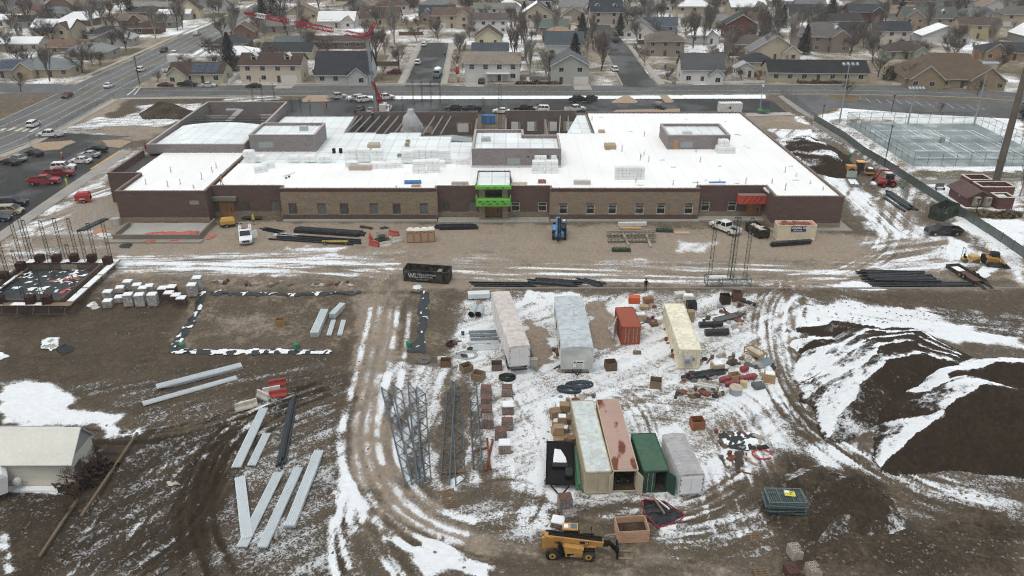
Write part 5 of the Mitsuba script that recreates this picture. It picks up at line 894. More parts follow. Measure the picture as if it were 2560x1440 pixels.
cr = [P('mast', [tube((-36.6, 214.6, .8), (-37.1, 213.9, 11), .55, .5, 4), tube((-37.1, 213.9, 11), MTOP, .45, .42, 4)], '#8d9a9f', kids=[P('mast_joint', tube((-37.08, 213.92, 10.6), (-37.12, 213.88, 11.3), .62, .62, 4), '#6f7b80')]),
 P('base', [bx(-38.8, -34.2, 212.6, 216.8, .3, .8)], '#7a2630'), P('ballast', [bx(-35.6, -33.9, 213, 216.5, .8, 2.6)], '#c9cccc', style=CONC),
 P('strut', [lattice((-35.3 + k, 214.8, .8), (-37.0 + .15 * k, 213.9, 8.6), .5, 8, .09, 4) for k in (0, .9)] + [tube((-34.6, 214.6, 1), (-35.2, 214.2, 6.5), .07), tube((-33.8, 214.6, 1), (-34.6, 214.2, 6.5), .07)], RD),
 P('jib', [lattice(MTOP + (MTOP - TIP) * .01, MTOP + (TIP - MTOP) * .17, 1.0, 6, .09, 4)], RD), P('jib_panel', [lattice(MTOP + (TIP - MTOP) * .17, MTOP + (TIP - MTOP) * .27, 1.0, 4, .09, 4)], '#d5d5d5', label='white section of the red jib'),
 P('jib', [lattice(MTOP + (TIP - MTOP) * .27, MTOP + (TIP - MTOP) * .58, 1.0, 14, .09, 4), lattice(MTOP + (TIP - MTOP) * .62, MTOP + (TIP - MTOP) * .82, 1.0, 9, .08, 4)], RD), P('jib_panel', [lattice(MTOP + (TIP - MTOP) * .58, MTOP + (TIP - MTOP) * .62, 1.0, 2, .09, 4)], '#d5d5d5', label='white section of the red jib'),
 P('jib_panel', [lattice(MTOP + (TIP - MTOP) * .82, MTOP + (TIP - MTOP) * .9, .95, 4, .1, 4)], '#d5d5d5', label='white section of the red jib'), P('jib', [lattice(MTOP + (TIP - MTOP) * .9, TIP, .8, 5, .1, 4, .5)], RD),
 P('head_strut', [lattice(MTOP, MTOP + A([2.4, .6, 3.6]), .9, 5, .1, 4, .6)], RD), P('pendant', [tube(MTOP + A([2.4, .6, 3.6]), MTOP + (TIP - MTOP) * .45, .035, n=4), tube(MTOP + A([2.4, .6, 3.6]), MTOP + (TIP - MTOP) * .85, .03, n=4)], '#8a3040'),
 P('hook_line', tube(MTOP + (TIP - MTOP) * .02 + A([2.5, 0, -.5]), A([-34.4, 213.6, 9.5]), .02, n=4), '#5a3036'), P('hook', [box(-34.4, 213.6, 9.1, .4, .3, .6)], RD)]
thing('tower_crane', cr, 0, 0, 0, 0, 'red self erecting crane with long lattice jib and grey mast behind the school', 'crane')
# ================================================================ soil banks
def pile(name, crests, cell, label, snow=None, slope=.72, col=-.5, base=None, rough=.25, seed=1, cat='soil bank', rnd=1.1):
 """heap of tipped soil: each crest is a list of (x, y, height); faces fall at the angle of repose"""
 cr = [A(c, float) for c in crests]; al = np.vstack(cr); R = al[:, 2].max() / slope + 2
 x = np.arange(al[:, 0].min() - R, al[:, 0].max() + R, cell); y = np.arange(al[:, 1].min() - R, al[:, 1].max() + R, cell)
 X, Y, F = grid_xy(x, y); X0, Y0 = X, Y; wv = [meshkit.fbm(np.stack([X0 * .22, Y0 * .22, X0 * 0 + q], -1), 3, q) - .5 for q in (seed, seed + 50)]; X, Y = X0 + wv[0] * 1.6, Y0 + wv[1] * 1.6; h = np.full(X.shape, -9.0); side = np.zeros(X.shape); near = np.full(X.shape, 9.0); wid = 1.0
 for ci, c in enumerate(cr):
  wid = .55 + .9 * ((ci * .618 + .2) % 1)
  for a, b in zip(c[:-1], c[1:]):
   d = b[:2] - a[:2]; t = np.clip(((X - a[0]) * d[0] + (Y - a[1]) * d[1]) / (d @ d + 1e-9), 0, 1)
   px, py = a[0] + t * d[0], a[1] + t * d[1]; r = np.hypot(X - px, Y - py)
   k = a[2] + t * (b[2] - a[2]) - slope * (np.sqrt(r * r + rnd * rnd) - rnd)
   s = (d[0] * (Y - py) - d[1] * (X - px)) / np.hypot(*d)
   side = np.where(k > h, s, side); near = np.where(k > h, r * wid, near); h = np.maximum(h, k) + .22 * np.exp(-np.abs(h - k) * 3.5) * (h > -1)
 X, Y = X0, Y0; from scipy.ndimage import gaussian_filter as gf
 h = gf(h.reshape(len(y), len(x)), min(.75, al[:, 2].max() * .25) / cell).ravel(); side = gf(side.reshape(len(y), len(x)), .25 / cell).ravel()
 n = meshkit.fbm(np.stack([X * .45, Y * .45, X * 0 + seed], -1), 4, seed); h += (n - .5) * rough * np.clip(h + .5, 0, 2.5)
 n2 = meshkit.fbm(np.stack([X * 1.6, Y * 1.6, X * 0 + seed], -1), 3, seed + 4); h += (n2 - .5) * .2 + (meshkit.noise(np.stack([X * 3.1, Y * 3.1, X * 0 + seed], -1), 2) - .5) * .14
 g = A([gz(a, b) for a, b in zip(X, Y)]) if base is None else np.full(X.shape, base)
 keep = (h > -.15)[F].any(1); Z = g + np.maximum(h, -.15)
 sn = np.full(X.shape, -.3) if snow is None else snow(X, Y, h, side, near, n)
 uv = np.stack([sn, np.full(X.shape, col)], 1)
 u = np.unique(F[keep]); m = np.full(len(X), -1); m[u] = np.arange(len(u))
 key = fresh(name); scene[key] = mikit.ply((np.stack([X, Y, Z], 1)[u], m[F[keep]]), 'ground_mat', smooth=True, uv=uv[u]); labels[key] = {'label': label, 'category': cat}
def crest(px, hs):
 """crest points given on the ground plan, with heights"""
 return [(x, y, h) for (x, y), h in zip(px, hs)]
def bank_snow(X, Y, h, side, near, n):
 s = np.where(side > -.05, 1.0 - (.16 + .9 * sst(38, 46, X)) * near, -.35 * near - .4 * sst(37, 42, X)) + .8 * (n - .5) + .9 * (meshkit.fbm(np.stack([X * 1.7, Y * 1.7, X * 0], -1), 3, 8) - .5)
 left = sst(46, 37, X + .25 * (78 - Y)) * .6
 return np.where(h < .15, .4 + (n - .5), np.maximum(s, left + .8 * (n - .5) - .1))
pile('soil_bank', [crest([(35.4,83),(40.1,86.1),(46.1,89.3),(51.6,89.5),(55.3,85.7)], [.4, 1.7, 2.4, 2.5, 1.6]), crest([(35.1,80.9),(40.2,83.9),(45,86.2),(50.3,87.6),(54.7,84.4)], [.4, 1.9, 2.9, 3.0, 2.0]), crest([(34.3,77),(39.3,80.4),(44.9,83.7),(49,85.1),(53.3,83.1)], [.4, 2.0, 3.3, 3.5, 2.4]),
 crest([(33.8,69.6),(40.2,76.9),(44.2,80.6),(48,81.7),(51,80.9),(52.2,79.3)], [.3, 2.5, 3.8, 3.9, 3.4, 2.2])], .2, 'dark soil bank with curved snow lines, left of the big heap', bank_snow, seed=3, slope=.68, rough=.14)
def bank2_snow(X, Y, h, side, near, n):
 s = np.where(side > .05, 1.25 - .2 * near, .1 - .9 * near) + .7 * (n - .5) + 1.1 * (meshkit.fbm(np.stack([X * 1.5, Y * 1.5, X * 0], -1), 3, 9) - .5) - 1.6 * sst(48, 52, X + .4 * (70 - Y)) * sst(75, 71, Y)
 return np.where(h < .12, .3 + (n - .5), s)
pile('soil_bank', [crest([(42,70.2),(46.6,74.4),(51,77.3),(55.6,78.2),(58.2,77.8),(64.4,76.2)], [.4, 2.2, 3.8, 4.4, 4.4, 3.6]), crest([(37.4,64.8),(42.5,68.4),(47.3,71.4),(51.3,73)], [.3, 1.9, 4.2, 4.9]), crest([(51.2,72.9),(54.1,71.1),(56.3,69.2)], [4.9, 4.9, 4.2])], .2, 'large dark soil heap with a broad snow band at the right edge', bank2_snow, seed=5, slope=.66, rough=.14)
pile('soil_bank', [crest([(39.5,94.1),(42.7,94.1)], [.5, .9]), crest([(44.3,94.1),(47.9,92.4),(47.7,90.7)], [1.3, 1.2, .5]), crest([(38.9,89.1),(40.9,89.9)], [1.2, 1.0])], .35, 'low dark mounds behind the curved snow lined bank', lambda X, Y, h, s, r, n: np.where(s > .2, .9, -.1) + 1.2 * (n - .5), seed=8)
pile('soil_bank', [crest([(57.8,83.6),(62,83.4),(68.5,83)], [.9, 1.7, 1.8]), crest([(53.8,80.7),(61.1,81.9),(67.6,81.6)], [.5, 1.5, 1.8])], .35, 'flat dark bank at the right edge behind the large heap', lambda X, Y, h, s, r, n: np.where(s > .3, 1.0, -.3) + .8 * (n - .5), seed=9)
def clod(X, Y, h, s, r, n): return np.where((s > .2) & (h < .8), .35, -.3) + (n - .5)
pile('rubble_heap', [crest([(28.7,62.7),(30.8,63),(30.9,62.1)], [.6, .9, .4])], .22, 'low rocky soil heap behind the stacked fence panels', clod, seed=11, rough=1.0, col=.12, cat='soil heap')
pile('rubble_heap', [crest([(29.5,57.9),(31.7,60.4),(33.3,60.4),(33.7,58.1),(32.4,56.3)], [.5, 1.5, 1.5, 1.0, .4]), crest([(31.7,60),(28,55.2)], [1.2, .3])], .22, 'dark rocky soil heap with roots right of the fence panels', clod, seed=12, rough=1.0, col=.02, cat='soil heap')
def streaks(X, Y, h, s, r, n): return .42 + 2.6 * (meshkit.fbm(np.stack([(X + .45 * Y) * .9, (Y - .45 * X) * .16, X * 0], -1), 3, 12) - .5) + .6 * (n - .5) - .9 * sst(68.5, 70.5, X) - .5 * sst(165, 160, Y)
pile('soil_bank', [crest([(65.7,182.9),(67.4,181.1),(68.1,172.6),(68.1,164.1),(68.4,160.3)], [1.2, 2.8, 3.2, 3.0, 1.6])], .4, 'long snow streaked soil bank between school and fence', streaks, seed=14, slope=.6)
pile('gravel_heap', [crest([(66.8,201.4),(70.3,202.7)], [.9, 1.0]), crest([(71.6,200.6),(73.9,199.7)], [1.0, .7])], .5, 'low tan gravel heaps by the rear right corner of the school', None, seed=15, slope=.35, col=.9, cat='gravel heap')
pile('soil_bank', [crest([(-95.8,209.4),(-93.9,212.1),(-94.1,215.4),(-91.6,213.1),(-87.9,211.7),(-84.3,208.5)], [.6, 2.0, 3.0, 2.2, 1.7, .5])], .5, 'dark brown soil pile on the empty lot left behind the school', None, seed=16, slope=.6, col=.12)
# rocks and clods lying about (nobody could count them)
rk = []; r = np.random.default_rng(4)
for _ in range(900):
 u = r.uniform(); x, y = (r.uniform(-38, -18), r.uniform(79, 97)) if u < .3 else (r.uniform(20, 46), r.uniform(47, 62)) if u < .6 else (r.uniform(42, 72), r.uniform(96, 104)) if u < .8 else (r.uniform(-45, 10), r.uniform(47, 80))
 q = r.uniform(.04, .13) * (1.6 if r.uniform() < .08 else 1); rk.append(box(x, y, gz(x, y) - .03, q * 1.6, q * 1.2, q, r.uniform(0, 180), .2, .15))
thing('scattered_stones', [P('', rk, '#75675a', style=SPECKLE)], 0, 0, 0, 0, 'small pale stones scattered over the brown yard soil', None, kind='stuff')
# ================================================================ building materials
def at3(p, dz=0): return (p[0], p[1], gz(*p) + dz)
def decking(a, b, w, n, label, lip=0, z=.12):
 """bundle of ribbed steel decking between two points"""
 x, y, L, an = along(a, b); ps = [P('timber_bearer', [box(s * L * .38, 0, 0, .1, w + .2, z) for s in (-1, 0, 1)], '#5d4a38', style=WOOD)]
 prof = []
 k = 6; s = w / k
 for i in range(k): prof += [(-w / 2 + s * i, 0), (-w / 2 + s * (i + .32), 0), (-w / 2 + s * (i + .42), .1), (-w / 2 + s * (i + .9), .1)]
 prof.append((w / 2, 0)); poly = prof + [(x_, z_ - .014) for x_, z_ in prof[::-1]]
 for i in range(n):
  o = lip * (n - 1 - i) * .5
  v, f = prism(poly, -L / 2 + max(o, 0), L / 2 + min(o, 0)); ps.append(P('sheet', [(np.stack([v[:, 2], v[:, 0], v[:, 1] + z + .014 + i * .045], 1), f)], '#d3dbdd', 'metal'))
 return thing('steel_decking', ps, x, y, an, None, label, 'steel decking', 'bundles of pale ribbed steel decking')
decking((-41.81,79.45), (-33.31,84.42), 1.0, 8, 'uppermost pale decking bundle, thickest, below the trench corner', .5)
decking((-42.13,76.27), (-33.17,81.92), .85, 2, 'single long pale decking sheet just below the uppermost bundle')
decking((-28.01,75.23), (-27.86,64.66), 1.0, 3, 'pale decking bundle left of the dark steel stack')
decking((-26.41,70.61), (-26.46,65.11), .9, 2, 'short pale decking bundle beside the dark steel stack')
decking((-27.02,63.23), (-23.74,54.69), 1.0, 4, 'pale decking bundle crossing the others in the leftmost lower heap')
decking((-23.38,64.03), (-23.94,53.7), 1.0, 2, 'pale decking bundle under the crossing one')
decking((-21.55,64.6), (-22.09,53.56), .95, 4, 'pale decking bundle second from the right of the lower group')
decking((-20.04,67.27), (-20.29,56.07), 1.0, 7, 'thick pale decking bundle, rightmost of the lower group', .4)
def bundle(name, a, b, items, label, cat, group=None, col='#2b333b', mat='plastic', style=PLAIN, part='beam'):
 """long pieces side by side: items = (offset, height, width, thickness, shift)"""
 x, y, L, an = along(a, b)
 ps = [P(part, bx(-L / 2 + s, L / 2 + s, o - w / 2, o + w / 2, z, z + h), it[5] if len(it) > 5 else col, mat, style) for it in items for o, z, w, h, s in [it[:5]]]
 return thing(name, ps, x, y, an, None, label, cat, group)
def steel(n, w=.25, h=.2, seed=0, spread=None, lay=1):
 q = np.random.default_rng(seed); return [(i * (spread or w * 1.35) - n * (spread or w * 1.35) / 2, .06 + l * h * 1.02, w, h, q.uniform(-.8, .8), q.choice(['#20262c', '#2a3138', '#343c44', '#1a1d20'])) for l in range(lay) for i in range(n - l)]
SG = 'stacks of dark steel bars'
bundle('steel_stack', (-24.94,77.09), (-23.35,65.3), steel(4, .2, .2, 1, .22, 2), 'dark steel stack lying among the decking bundles', 'steel stack', SG)
bundle('steel_stack', (-36.63,128.01), (-25.26,125.97), steel(5, .35, .25, 2, .5, 2), 'dark steel stack before the tan brick wall left of the white toilets', 'steel stack', SG)
bundle('steel_stack', (-39.78,124.87), (-25.19,122.38), steel(4, .3, .2, 3, .7), 'spread of dark steel bars below the longer stack at left', 'steel stack', SG)
bundle('steel_stack', (-13.16,128.96), (-6.6,129.35), steel(5, .3, .25, 4, .4, 2), 'dark steel stack right of the tan portable toilets', 'steel stack', SG)
bundle('steel_stack', (-6.01,106.2), (3.06,105.92), steel(3, .2, .15, 5, .6), 'long dark bars on the ground right of the dumpster', 'steel stack', SG)
bundle('steel_stack', (3.09,107.17), (9.78,106.06), steel(6, .22, .2, 6, .35, 2), 'dark steel stack right of the long bars behind the trailers', 'steel stack', SG)
bundle('steel_stack', (10.01,107.6), (13.12,105.92), steel(4, .22, .2, 7, .4), 'short dark steel stack with a rusty bar behind the office trailer', 'steel stack', SG)
bundle('steel_stack', (42.6,121.17), (49.32,122.38), steel(3, .4, .3, 8, .45, 2), 'dark steel stack below the blue signed container', 'steel stack', SG)
bundle('steel_stack', (73.23,146.9), (73.65,138.29), steel(4, .4, .3, 9, .5, 2), 'dark steel stack near the fence below the tractor', 'steel stack', SG)
bundle('steel_stack', (71.99,144.55), (72.49,137.01), [(-.9, .05, .5, .25, 0)], 'single dark steel beam left of the stack near the fence', 'steel stack', SG)
bundle('steel_stack', (52.75,109.9), (62.18,109.31), steel(5, .3, .22, 10, .55, 2), 'upper dark steel stack on the snow near the right fence', 'steel stack', SG)
bundle('steel_stack', (52.85,107.88), (62.57,107.6), steel(5, .3, .22, 11, .5, 2), 'middle dark steel stack near the right fence', 'steel stack', SG)
bundle('steel_stack', (53.06,106.2), (68.24,105.92), steel(4, .25, .2, 12, .5), 'long low dark steel stack ending at the dark trailer', 'steel stack', SG)
bundle('plastic_pipes', (6.73,67.27), (6.69,61.42), [(-.35, .02, .3, .3, 0), (0, .02, .3, .3, 0), (-.15, .33, .3, .3, -.2)], 'green pipes between the black flatbed and the tan container', 'pipe', None, '#3d7a5b', 'plastic', part='pipe')
bundle('lumber_stack', (18.47,129.93), (23.45,130.12), [(0, .05, .5, .3, 0), (.55, .05, .5, .3, .1), (0, .38, .5, .3, 0)], 'white wrapped boards with pale timber below, before the right tan wall', 'lumber', None, '#d6d8d8', 'plastic', part='bundle')
bundle('lumber_stack', (18.63,128.39), (22.29,128.39), [(0, .05, .5, .25, 0), (.5, .05, .4, .2, 0)], 'pale yellow timber in front of the white wrapped boards', 'lumber', None, '#c79c68', 'matte', WOOD, 'board')
bundle('lumber_stack', (-43.24,128.77), (-39.68,127.08), steel(6, .12, .1, 13, .25), 'brown scrap timber right of the white service truck', 'lumber', None, '#4b372a', 'matte', WOOD, 'board')
bundle('steel_sheet', (-40.31,125.6), (-36.09,125.24), [(0, .05, .9, .12, 0, '#b5c2c5')], 'pale sheet metal left of the long dark steel stack', 'sheet metal')
bundle('roof_sheet', (-48.02,133.09), (-44.68,133.09), [(0, .3, .9, .1, 0, '#2c2e2f'), (0, .42, .9, .08, .2, '#35383a')], 'dark panels on blocks by the wall behind the service truck', 'panel')
bundle('rusty_pipe', (-74.24,127.08), (-72.62,132.88), steel(4, .25, .2, 14, .3), 'dark rusty steel lengths in front of the left block, by its corner', 'steel length', None)
# galvanised studs and ducts
for a, b, n, lb in (((-26.08,92.02), (-26.15,98.89), 5, 'galvanised channels, taller left stack in the trenched plot'), ((-24.85,97.1), (-24.02,100.5), 4, 'galvanised channels, upper right stack in the trenched plot'), ((-24.43,92.23), (-24.67,96.52), 3, 'short galvanised channels in the middle of the trenched plot'), ((-23.03,92.34), (-23.3,96.52), 3, 'short galvanised channels at the right of the trenched plot')):
 bundle('metal_channels', a, b, [(i * .22 - .45, .1 + l * .25, .18, .22, 0, '#cfdade') for i in range(n) for l in range(3 if n > 3 else 1)], lb, 'metal channel', 'galvanised channels in the trenched plot', '#c9d5d9', 'metal', part='channel')
for k, v in enumerate((832, 841, 850, 858, 868, 875)):
 bundle('pipe_bundle', ((-5.77,93.44), (-5.62,92.45), (-5.46,91.48), (-5.32,90.62), (-5.06,89.58), (-5.03,88.85))[k], ((-2.14,93.66), (-1.96,92.67), (-1.79,91.69), (-1.67,90.84), (-1.76,89.78), (-1.75,89.06))[k], [(j * .16 - .3, .03, .12, .12, 0) for j in range(4)], ('dark' if k < 3 else 'white snowy') + f' conduit bundle beside the semi trailer, {("first", "second", "third")[k % 3]} from the rear of its colour', 'conduit', 'conduit bundles beside the semi trailer', '#7a868e' if k < 3 else '#ccd4d8', 'metal', part='pipe')
c = along((-6.31,102.55), (-3.22,102.73)); bundle('duct_section', (-6.29,102.1), (-3.21,102.36), [(0, .1, 1.2, .7, 0, '#cfd6d9')], 'white square duct lying behind the semi trailer', 'duct')
for k, (a, b) in enumerate((((-5.65,97.69), (-5.18,100.01)), ((-4.65,97.69), (-4.28,100.01)))):
 x, y, L, an = along(a, b); thing('duct_section', [P('tube', tube((-L / 2, 0, .45), (L / 2, 0, .45), .45, n=14, caps=False), '#b9c4c8', 'metal'), P('opening', tube((-L / 2 + .02, 0, .45), (-L / 2 + .04, 0, .45), .43, n=14), '#17191a')], x, y, an, None, ('left' if k == 0 else 'right') + ' round galvanised duct on the snow by the semi trailer', 'duct')
def pallet(z=0): return [box(0, s * .42, z, 1.15, .12, .05) for s in (-1, 0, 1)] + [box(s * .45, 0, z + .05, .14, 1.0, .06) for s in (-1, 0, 1)] + [box(0, s, z + .11, 1.15, .14, .025) for s in (-.44, -.22, 0, .22, .44)]
def tint(col, k): return '#%02x%02x%02x' % tuple(int(np.clip(int(col[m:m + 2], 16) * k, 0, 255)) for m in (1, 3, 5))
PLT = P('pallet', pallet(), '#8a6f50', style=WOOD)
def block_stack(at, rz, nx, ny, nzl, col, label, group, top=None, snow=False, s=1.0, lay=1):
 bw, bd, bh = 1.1 / nx, 1.0 / ny, .2; q = np.random.default_rng(int(abs(at[0] * 13 + at[1] * 7)) % 999)
 g = [(box(-.55 + bw * (i + .5), -.5 + bd * (j + .5), .135 + k * bh, bw - .03, bd - .03, bh - .018, q.uniform(-1, 1)), tint(col, q.uniform(.88, 1.1))) for i in range(nx) for j in range(ny) for k in range(nzl) if i in (0, nx - 1) or j in (0, ny - 1) or k == nzl - 1]
 h = .135 + nzl * bh; ps = [PLT, P('block', g, col, style=SPECKLE, kind='stuff')]
 if top: ps.append(P('top_course', bx(-.5, .5, -.45, .45, h - .01, h + .05), top, style=SPECKLE))
 if snow: ps.append(P('snow_cap', rings([A([(-.55, -.5, h), (.55, -.5, h), (.55, .5, h), (-.55, .5, h)]), A([(-.5, -.45, h + .09), (.5, -.45, h + .08), (.48, .46, h + .1), (-.5, .45, h + .08)])]), mat='snow'))
 return thing('block_pallet', ps, at[0], at[1], rz, None, label, 'block pallet', group, s=s)
GB, g1 = '#a5a49f', 'wrapped grey block pallets by the foundation'
for k, (p, z) in enumerate((((-57.61,102.1), 4), ((-56.84,100.17), 4), ((-55.68,101.24), 3), ((-55.77,104.56), 5), ((-53.98,100.5), 7), ((-52.4,100.5), 7), ((-50.62,100.59), 7), ((-54.1,103.78), 4), ((-52.27,103.55), 4), ((-45.76,102.73), 7), ((-45.44,104.15), 8), ((-56.49,103.55), 3), ((-52.93,103.03), 4))):
 block_stack(p, 4 + 3 * (k % 3), 3, 3, z, GB if k not in (4, 5, 6) else '#b0afaa', 'pale grey snow topped block pallet beside the foundation', g1, None, True, 1.15 if z > 5 else 1.1)
for k, p in enumerate(((-48.66,101.5), (-47.5,101.08), (-46.57,100.5), (-49.88,102.55), (-48.72,102.83))):
 block_stack(p, 3, 3, 3, 5, '#594a47', 'dark brick pallet under snowy sheets beside the grey pallets', 'dark brick pallets under snow', None, True, 1.15)
g2 = 'brown grey brick pallets in the yard'
for k, (p, z, t) in enumerate((((-3.04,78.85), 3, 1), ((-2.93,76.68), 3, 1), ((-2.82,74.29), 4, 1), ((-2.67,72.16), 5, 0), ((-0.56,78.6), 4, 1), ((-0.45,74.92), 4, 0), ((-0.52,71.86), 4, 1), ((-1.2,70.04), 4, 1), ((-0.75,67.74), 4, 0))):
 block_stack(p, -2 + 2 * (k % 3), 4, 3, z, '#857671' if k % 2 else '#8d817b', ('brick pallet of the row right of the trusses' if k < 4 else 'brick pallet of the straggling row below the semi trailer'), g2 + (' left row' if k < 4 else ' right row'), '#775a50' if t else None, k in (5, 8), 1.15)
block_stack((4.99,58.91), 8, 4, 3, 5, '#8f8682', 'tall brick pallet with reddish snowy top in front of the black flatbed', None, '#6f5048', False, 1.2)
block_stack((5.34,57.38), 12, 4, 3, 3, '#8b8380', 'grey brick pallet just behind the telehandler cab', None, None, False, 1.1)
block_stack((4.23,56.74), -15, 4, 3, 2, '#8a7f7a', 'broken brick pallet with snow at the telehandler boom', None, '#6d5048', True, 1.1)
bkB = '#b3aaa0'
for p, n, c_, lb in (((24.66,52.74), 5, bkB, 'pale perforated brick stack at the lower right, rearmost of three'), ((23.65,50.52), 4, '#664441', 'dark red brick stack in torn wrap at the bottom right'), ((25.4,50.3), 6, '#aca396', 'cream perforated brick stack, rightmost at the bottom edge')):
 g = [(box((i - 1) * .33, (j - 1.5) * .3, k * .2, .3, .27, .185, 3 * math.sin(i + j + k)), c_) for i in range(3) for j in range(4) for k in range(n if not (n > 4 and i == 2 and j < 2) else n - 1)]
 holes = [(box((i - 1) * .33 + s * .07, (j - 1.5) * .3, n * .2 - .015, .08, .16, .005), '#4a3f38') for i in range(3) for j in range(4) for s in (-1, 1)]
 thing('brick_stack', [P('block', g, c_, style=SPECKLE, kind='stuff'), P('hole', holes, kind='stuff')], p[0], p[1], 12, None, lb, 'brick stack')
# wooden crates with open tops
def crate(at, rz, w, d, h, label, col='#83725f', fill='#3a2820', name='wooden_crate', cat='crate', group=None):
 t = .06; ps = [P('side_panel', [bx(-w / 2, w / 2, s * (d / 2 - t / 2) - t / 2, s * (d / 2 - t / 2) + t / 2, z, z + h / 3 - .015) for z in (0, h / 3, 2 * h / 3)], col, style=WOOD) for s in (-1, 1)] + [P('end_panel', [bx(s * (w / 2 - t / 2) - t / 2, s * (w / 2 - t / 2) + t / 2, -d / 2 + t, d / 2 - t, z, z + h / 3 - .015) for z in (0, h / 3, 2 * h / 3)], col, style=WOOD) for s in (-1, 1)]
 ps.append(P('contents', [bx(-w / 2 + t, w / 2 - t, -d / 2 + t, d / 2 - t, .03, h * .45), move(lump(w * .3, .6, 3, 1), 0, 0, h * .4)], fill, style=SPECKLE))
 return thing(name, ps, at[0], at[1], rz, None, label, cat, group)
crate((12.12,84.23), 8, 1.35, 1.2, 1.1, 'dark open crate on the snow right of the office trailer', '#6b5745')
crate((17,80.06), -12, 1.35, 1.2, 1.05, 'open brown crate alone on the snow below the cream container', '#857058')
crate((20.16,71.86), 6, 1.4, 1.2, 1.1, 'reddish open crate in the lower middle of the yard', '#94603f')
crate((-5.59,83.67), 30, 1.35, 1.2, .9, 'weathered open crate left of the semi trailer front, rear one', '#8a775f')
crate((-4.05,81.83), -25, 1.4, 1.2, 1.0, 'weathered open crate with cardboard rim, nearest the truss tops', '#8d7a62', '#7c4428')
crate((-1.87,84.23), 2, 1.3, 1.2, .9, 'dark open crate at the front wheel of the semi trailer', '#75675a')
crate((-8.18,84.9), 0, 1.3, 1.1, .9, 'brown open crate beside the coiled hose', '#7a5940')
crate((30.19,101.08), 3, 1.3, 1.2, 1.3, 'black crate with rusty contents behind the cream container', '#3a302c', '#8a5a34')
crate((31.97,101.66), -3, 1.3, 1.2, 1.35, 'rusty brown crate, right of the two behind the cream container', '#6b4c3c')
crate((-31.48,95.7), 4, 1.2, 1.1, 1.0, 'tan cardboard bin standing in the trenched plot', '#a07d56')
crate((10.78,55.4), 4, 2.8, 2.0, 1.35, 'large new plywood formwork box right of the telehandler', '#c49c7c', '#4a3a2c', 'plywood_box', 'box')
crate((-7.9,90.2), 60, 1.3, .9, .4, 'small wooden frame beside the right trench strip', '#4d3a30')
# steel trusses lying in the mud
for k, (a, b, lb) in enumerate((((-14.36,79.45), (-9.42,62.19), 'leftmost long truss'), ((-13.15,80.32), (-8.72,62.19), 'second truss from the left'), ((-11.4,80.32), (-8.28,61.78), 'third truss from the left'), ((-10.15,79.71), (-7.74,61.78), 'fourth truss from the left'), ((-7.72,80.06), (-7.11,61.78), 'fifth truss, leaning to the others'), ((-6.13,81.2), (-4.39,62.01), 'sixth truss beside the bare strip'), ((-5.19,79.71), (-3.92,63.72), 'rightmost truss by the rusty posts'))):
 x, y, L, an = along(a, b); h = 1.0; z0 = .1; n = 16; T1 = np.linspace(-L / 2, L / 2, n + 1)
 chord = lambda z, e: [bx(-L / 2 + e, L / 2 - e, s * .06 - .04, s * .06 + .04, z, z + .09) for s in (-1, 1)]
 web = [bar((T1[i], 0, z0 + .05 if i % 2 else z0 + h), (T1[i + 1], 0, z0 + h if i % 2 else z0 + .05), .07, .07) for i in range(n)]
 thing('steel_truss', [P('bottom_chord', chord(z0, L * .06), '#505a62', 'plastic'), P('top_chord', chord(z0 + h, 0), '#59646d', 'plastic'), P('web', web, '#4e585f', 'plastic')], x, y, an, None, lb + ' of the grey open web trusses', 'truss', 'grey open web steel trusses', tilt=([1, 0, 0], (62, 70, 55, 74, -62, 76, -58)[k]))
bundle('rusty_post', (-2.64,69.33), (-2.21,64.34), [(0, .3, .2, .2, 0, '#6b3d2b')], 'rusty post leaning right of the trusses, left of a crossed pair', 'post', None, style=RUST, mat='matte'); bundle('rusty_post', (-2.04,69.47), (-2.62,64.34), [(0, .1, .2, .2, 0, '#7a4530')], 'rusty post right of a crossed pair by the trusses', 'post', None, mat='matte')
for a, b, lb in (((-3.96,67.61), (-2.6,68.15), 'upper rusty bar between truss and posts'), ((-7.02,64.03), (-4.62,64.22), 'rusty bar between the truss feet')): bundle('rusty_bar', a, b, [(0, .05, .2, .15, 0, '#7b5541')], lb, 'bar', None, mat='matte')
# pallets, frames and small yard goods
def plain_pallet(at, rz, label, s=1.0, tilt=None): return thing('wooden_pallet', [P('board', [g], '#7b6450', style=WOOD) for g in pallet()], at[0], at[1], rz, None, label, 'pallet', None, s=s, tilt=tilt)
plain_pallet((-6.1,60.72), 20, 'broken wooden pallet below the trusses, rear one', 1.1, ([1, 0, 0], 30)); plain_pallet((-5.7,59.47), 10, 'dark wooden pallet below the trusses, front one', 1.1)
plain_pallet((15.97,88.14), -5, 'dark pallet lying on the snow before the orange red container', .9); plain_pallet((21.9,55.04), 8, 'snow covered pallet at the lower right track', 1.1); plain_pallet((21.3,50.75), 4, 'grey pallet cut by the bottom edge', 1.2); plain_pallet((24.86,68.84), 15, 'pale pallet on the black tarp heap', .9)
def lidded(at, rz, w, d, h, col, label, cat='box', name='cardboard_box', snow=False, mat='matte', z=None, group=None):
 ps = [P('carton', bx(-w / 2, w / 2, -d / 2, d / 2, 0, h), col, mat, DUSTY), P('flap', [bar((-w / 2, s * d * .26, h + .01), (w / 2, s * d * .26, h + .01), d * .46, .015) for s in (-1, 1)], col, mat)]
 if snow: ps.append(P('snow_cap', bx(-w * .4, w * .4, -d * .38, d * .38, h + .02, h + .1), mat='snow'))
 return thing(name, ps, at[0], at[1], rz, z, label, cat, group)
r = np.random.default_rng(8)
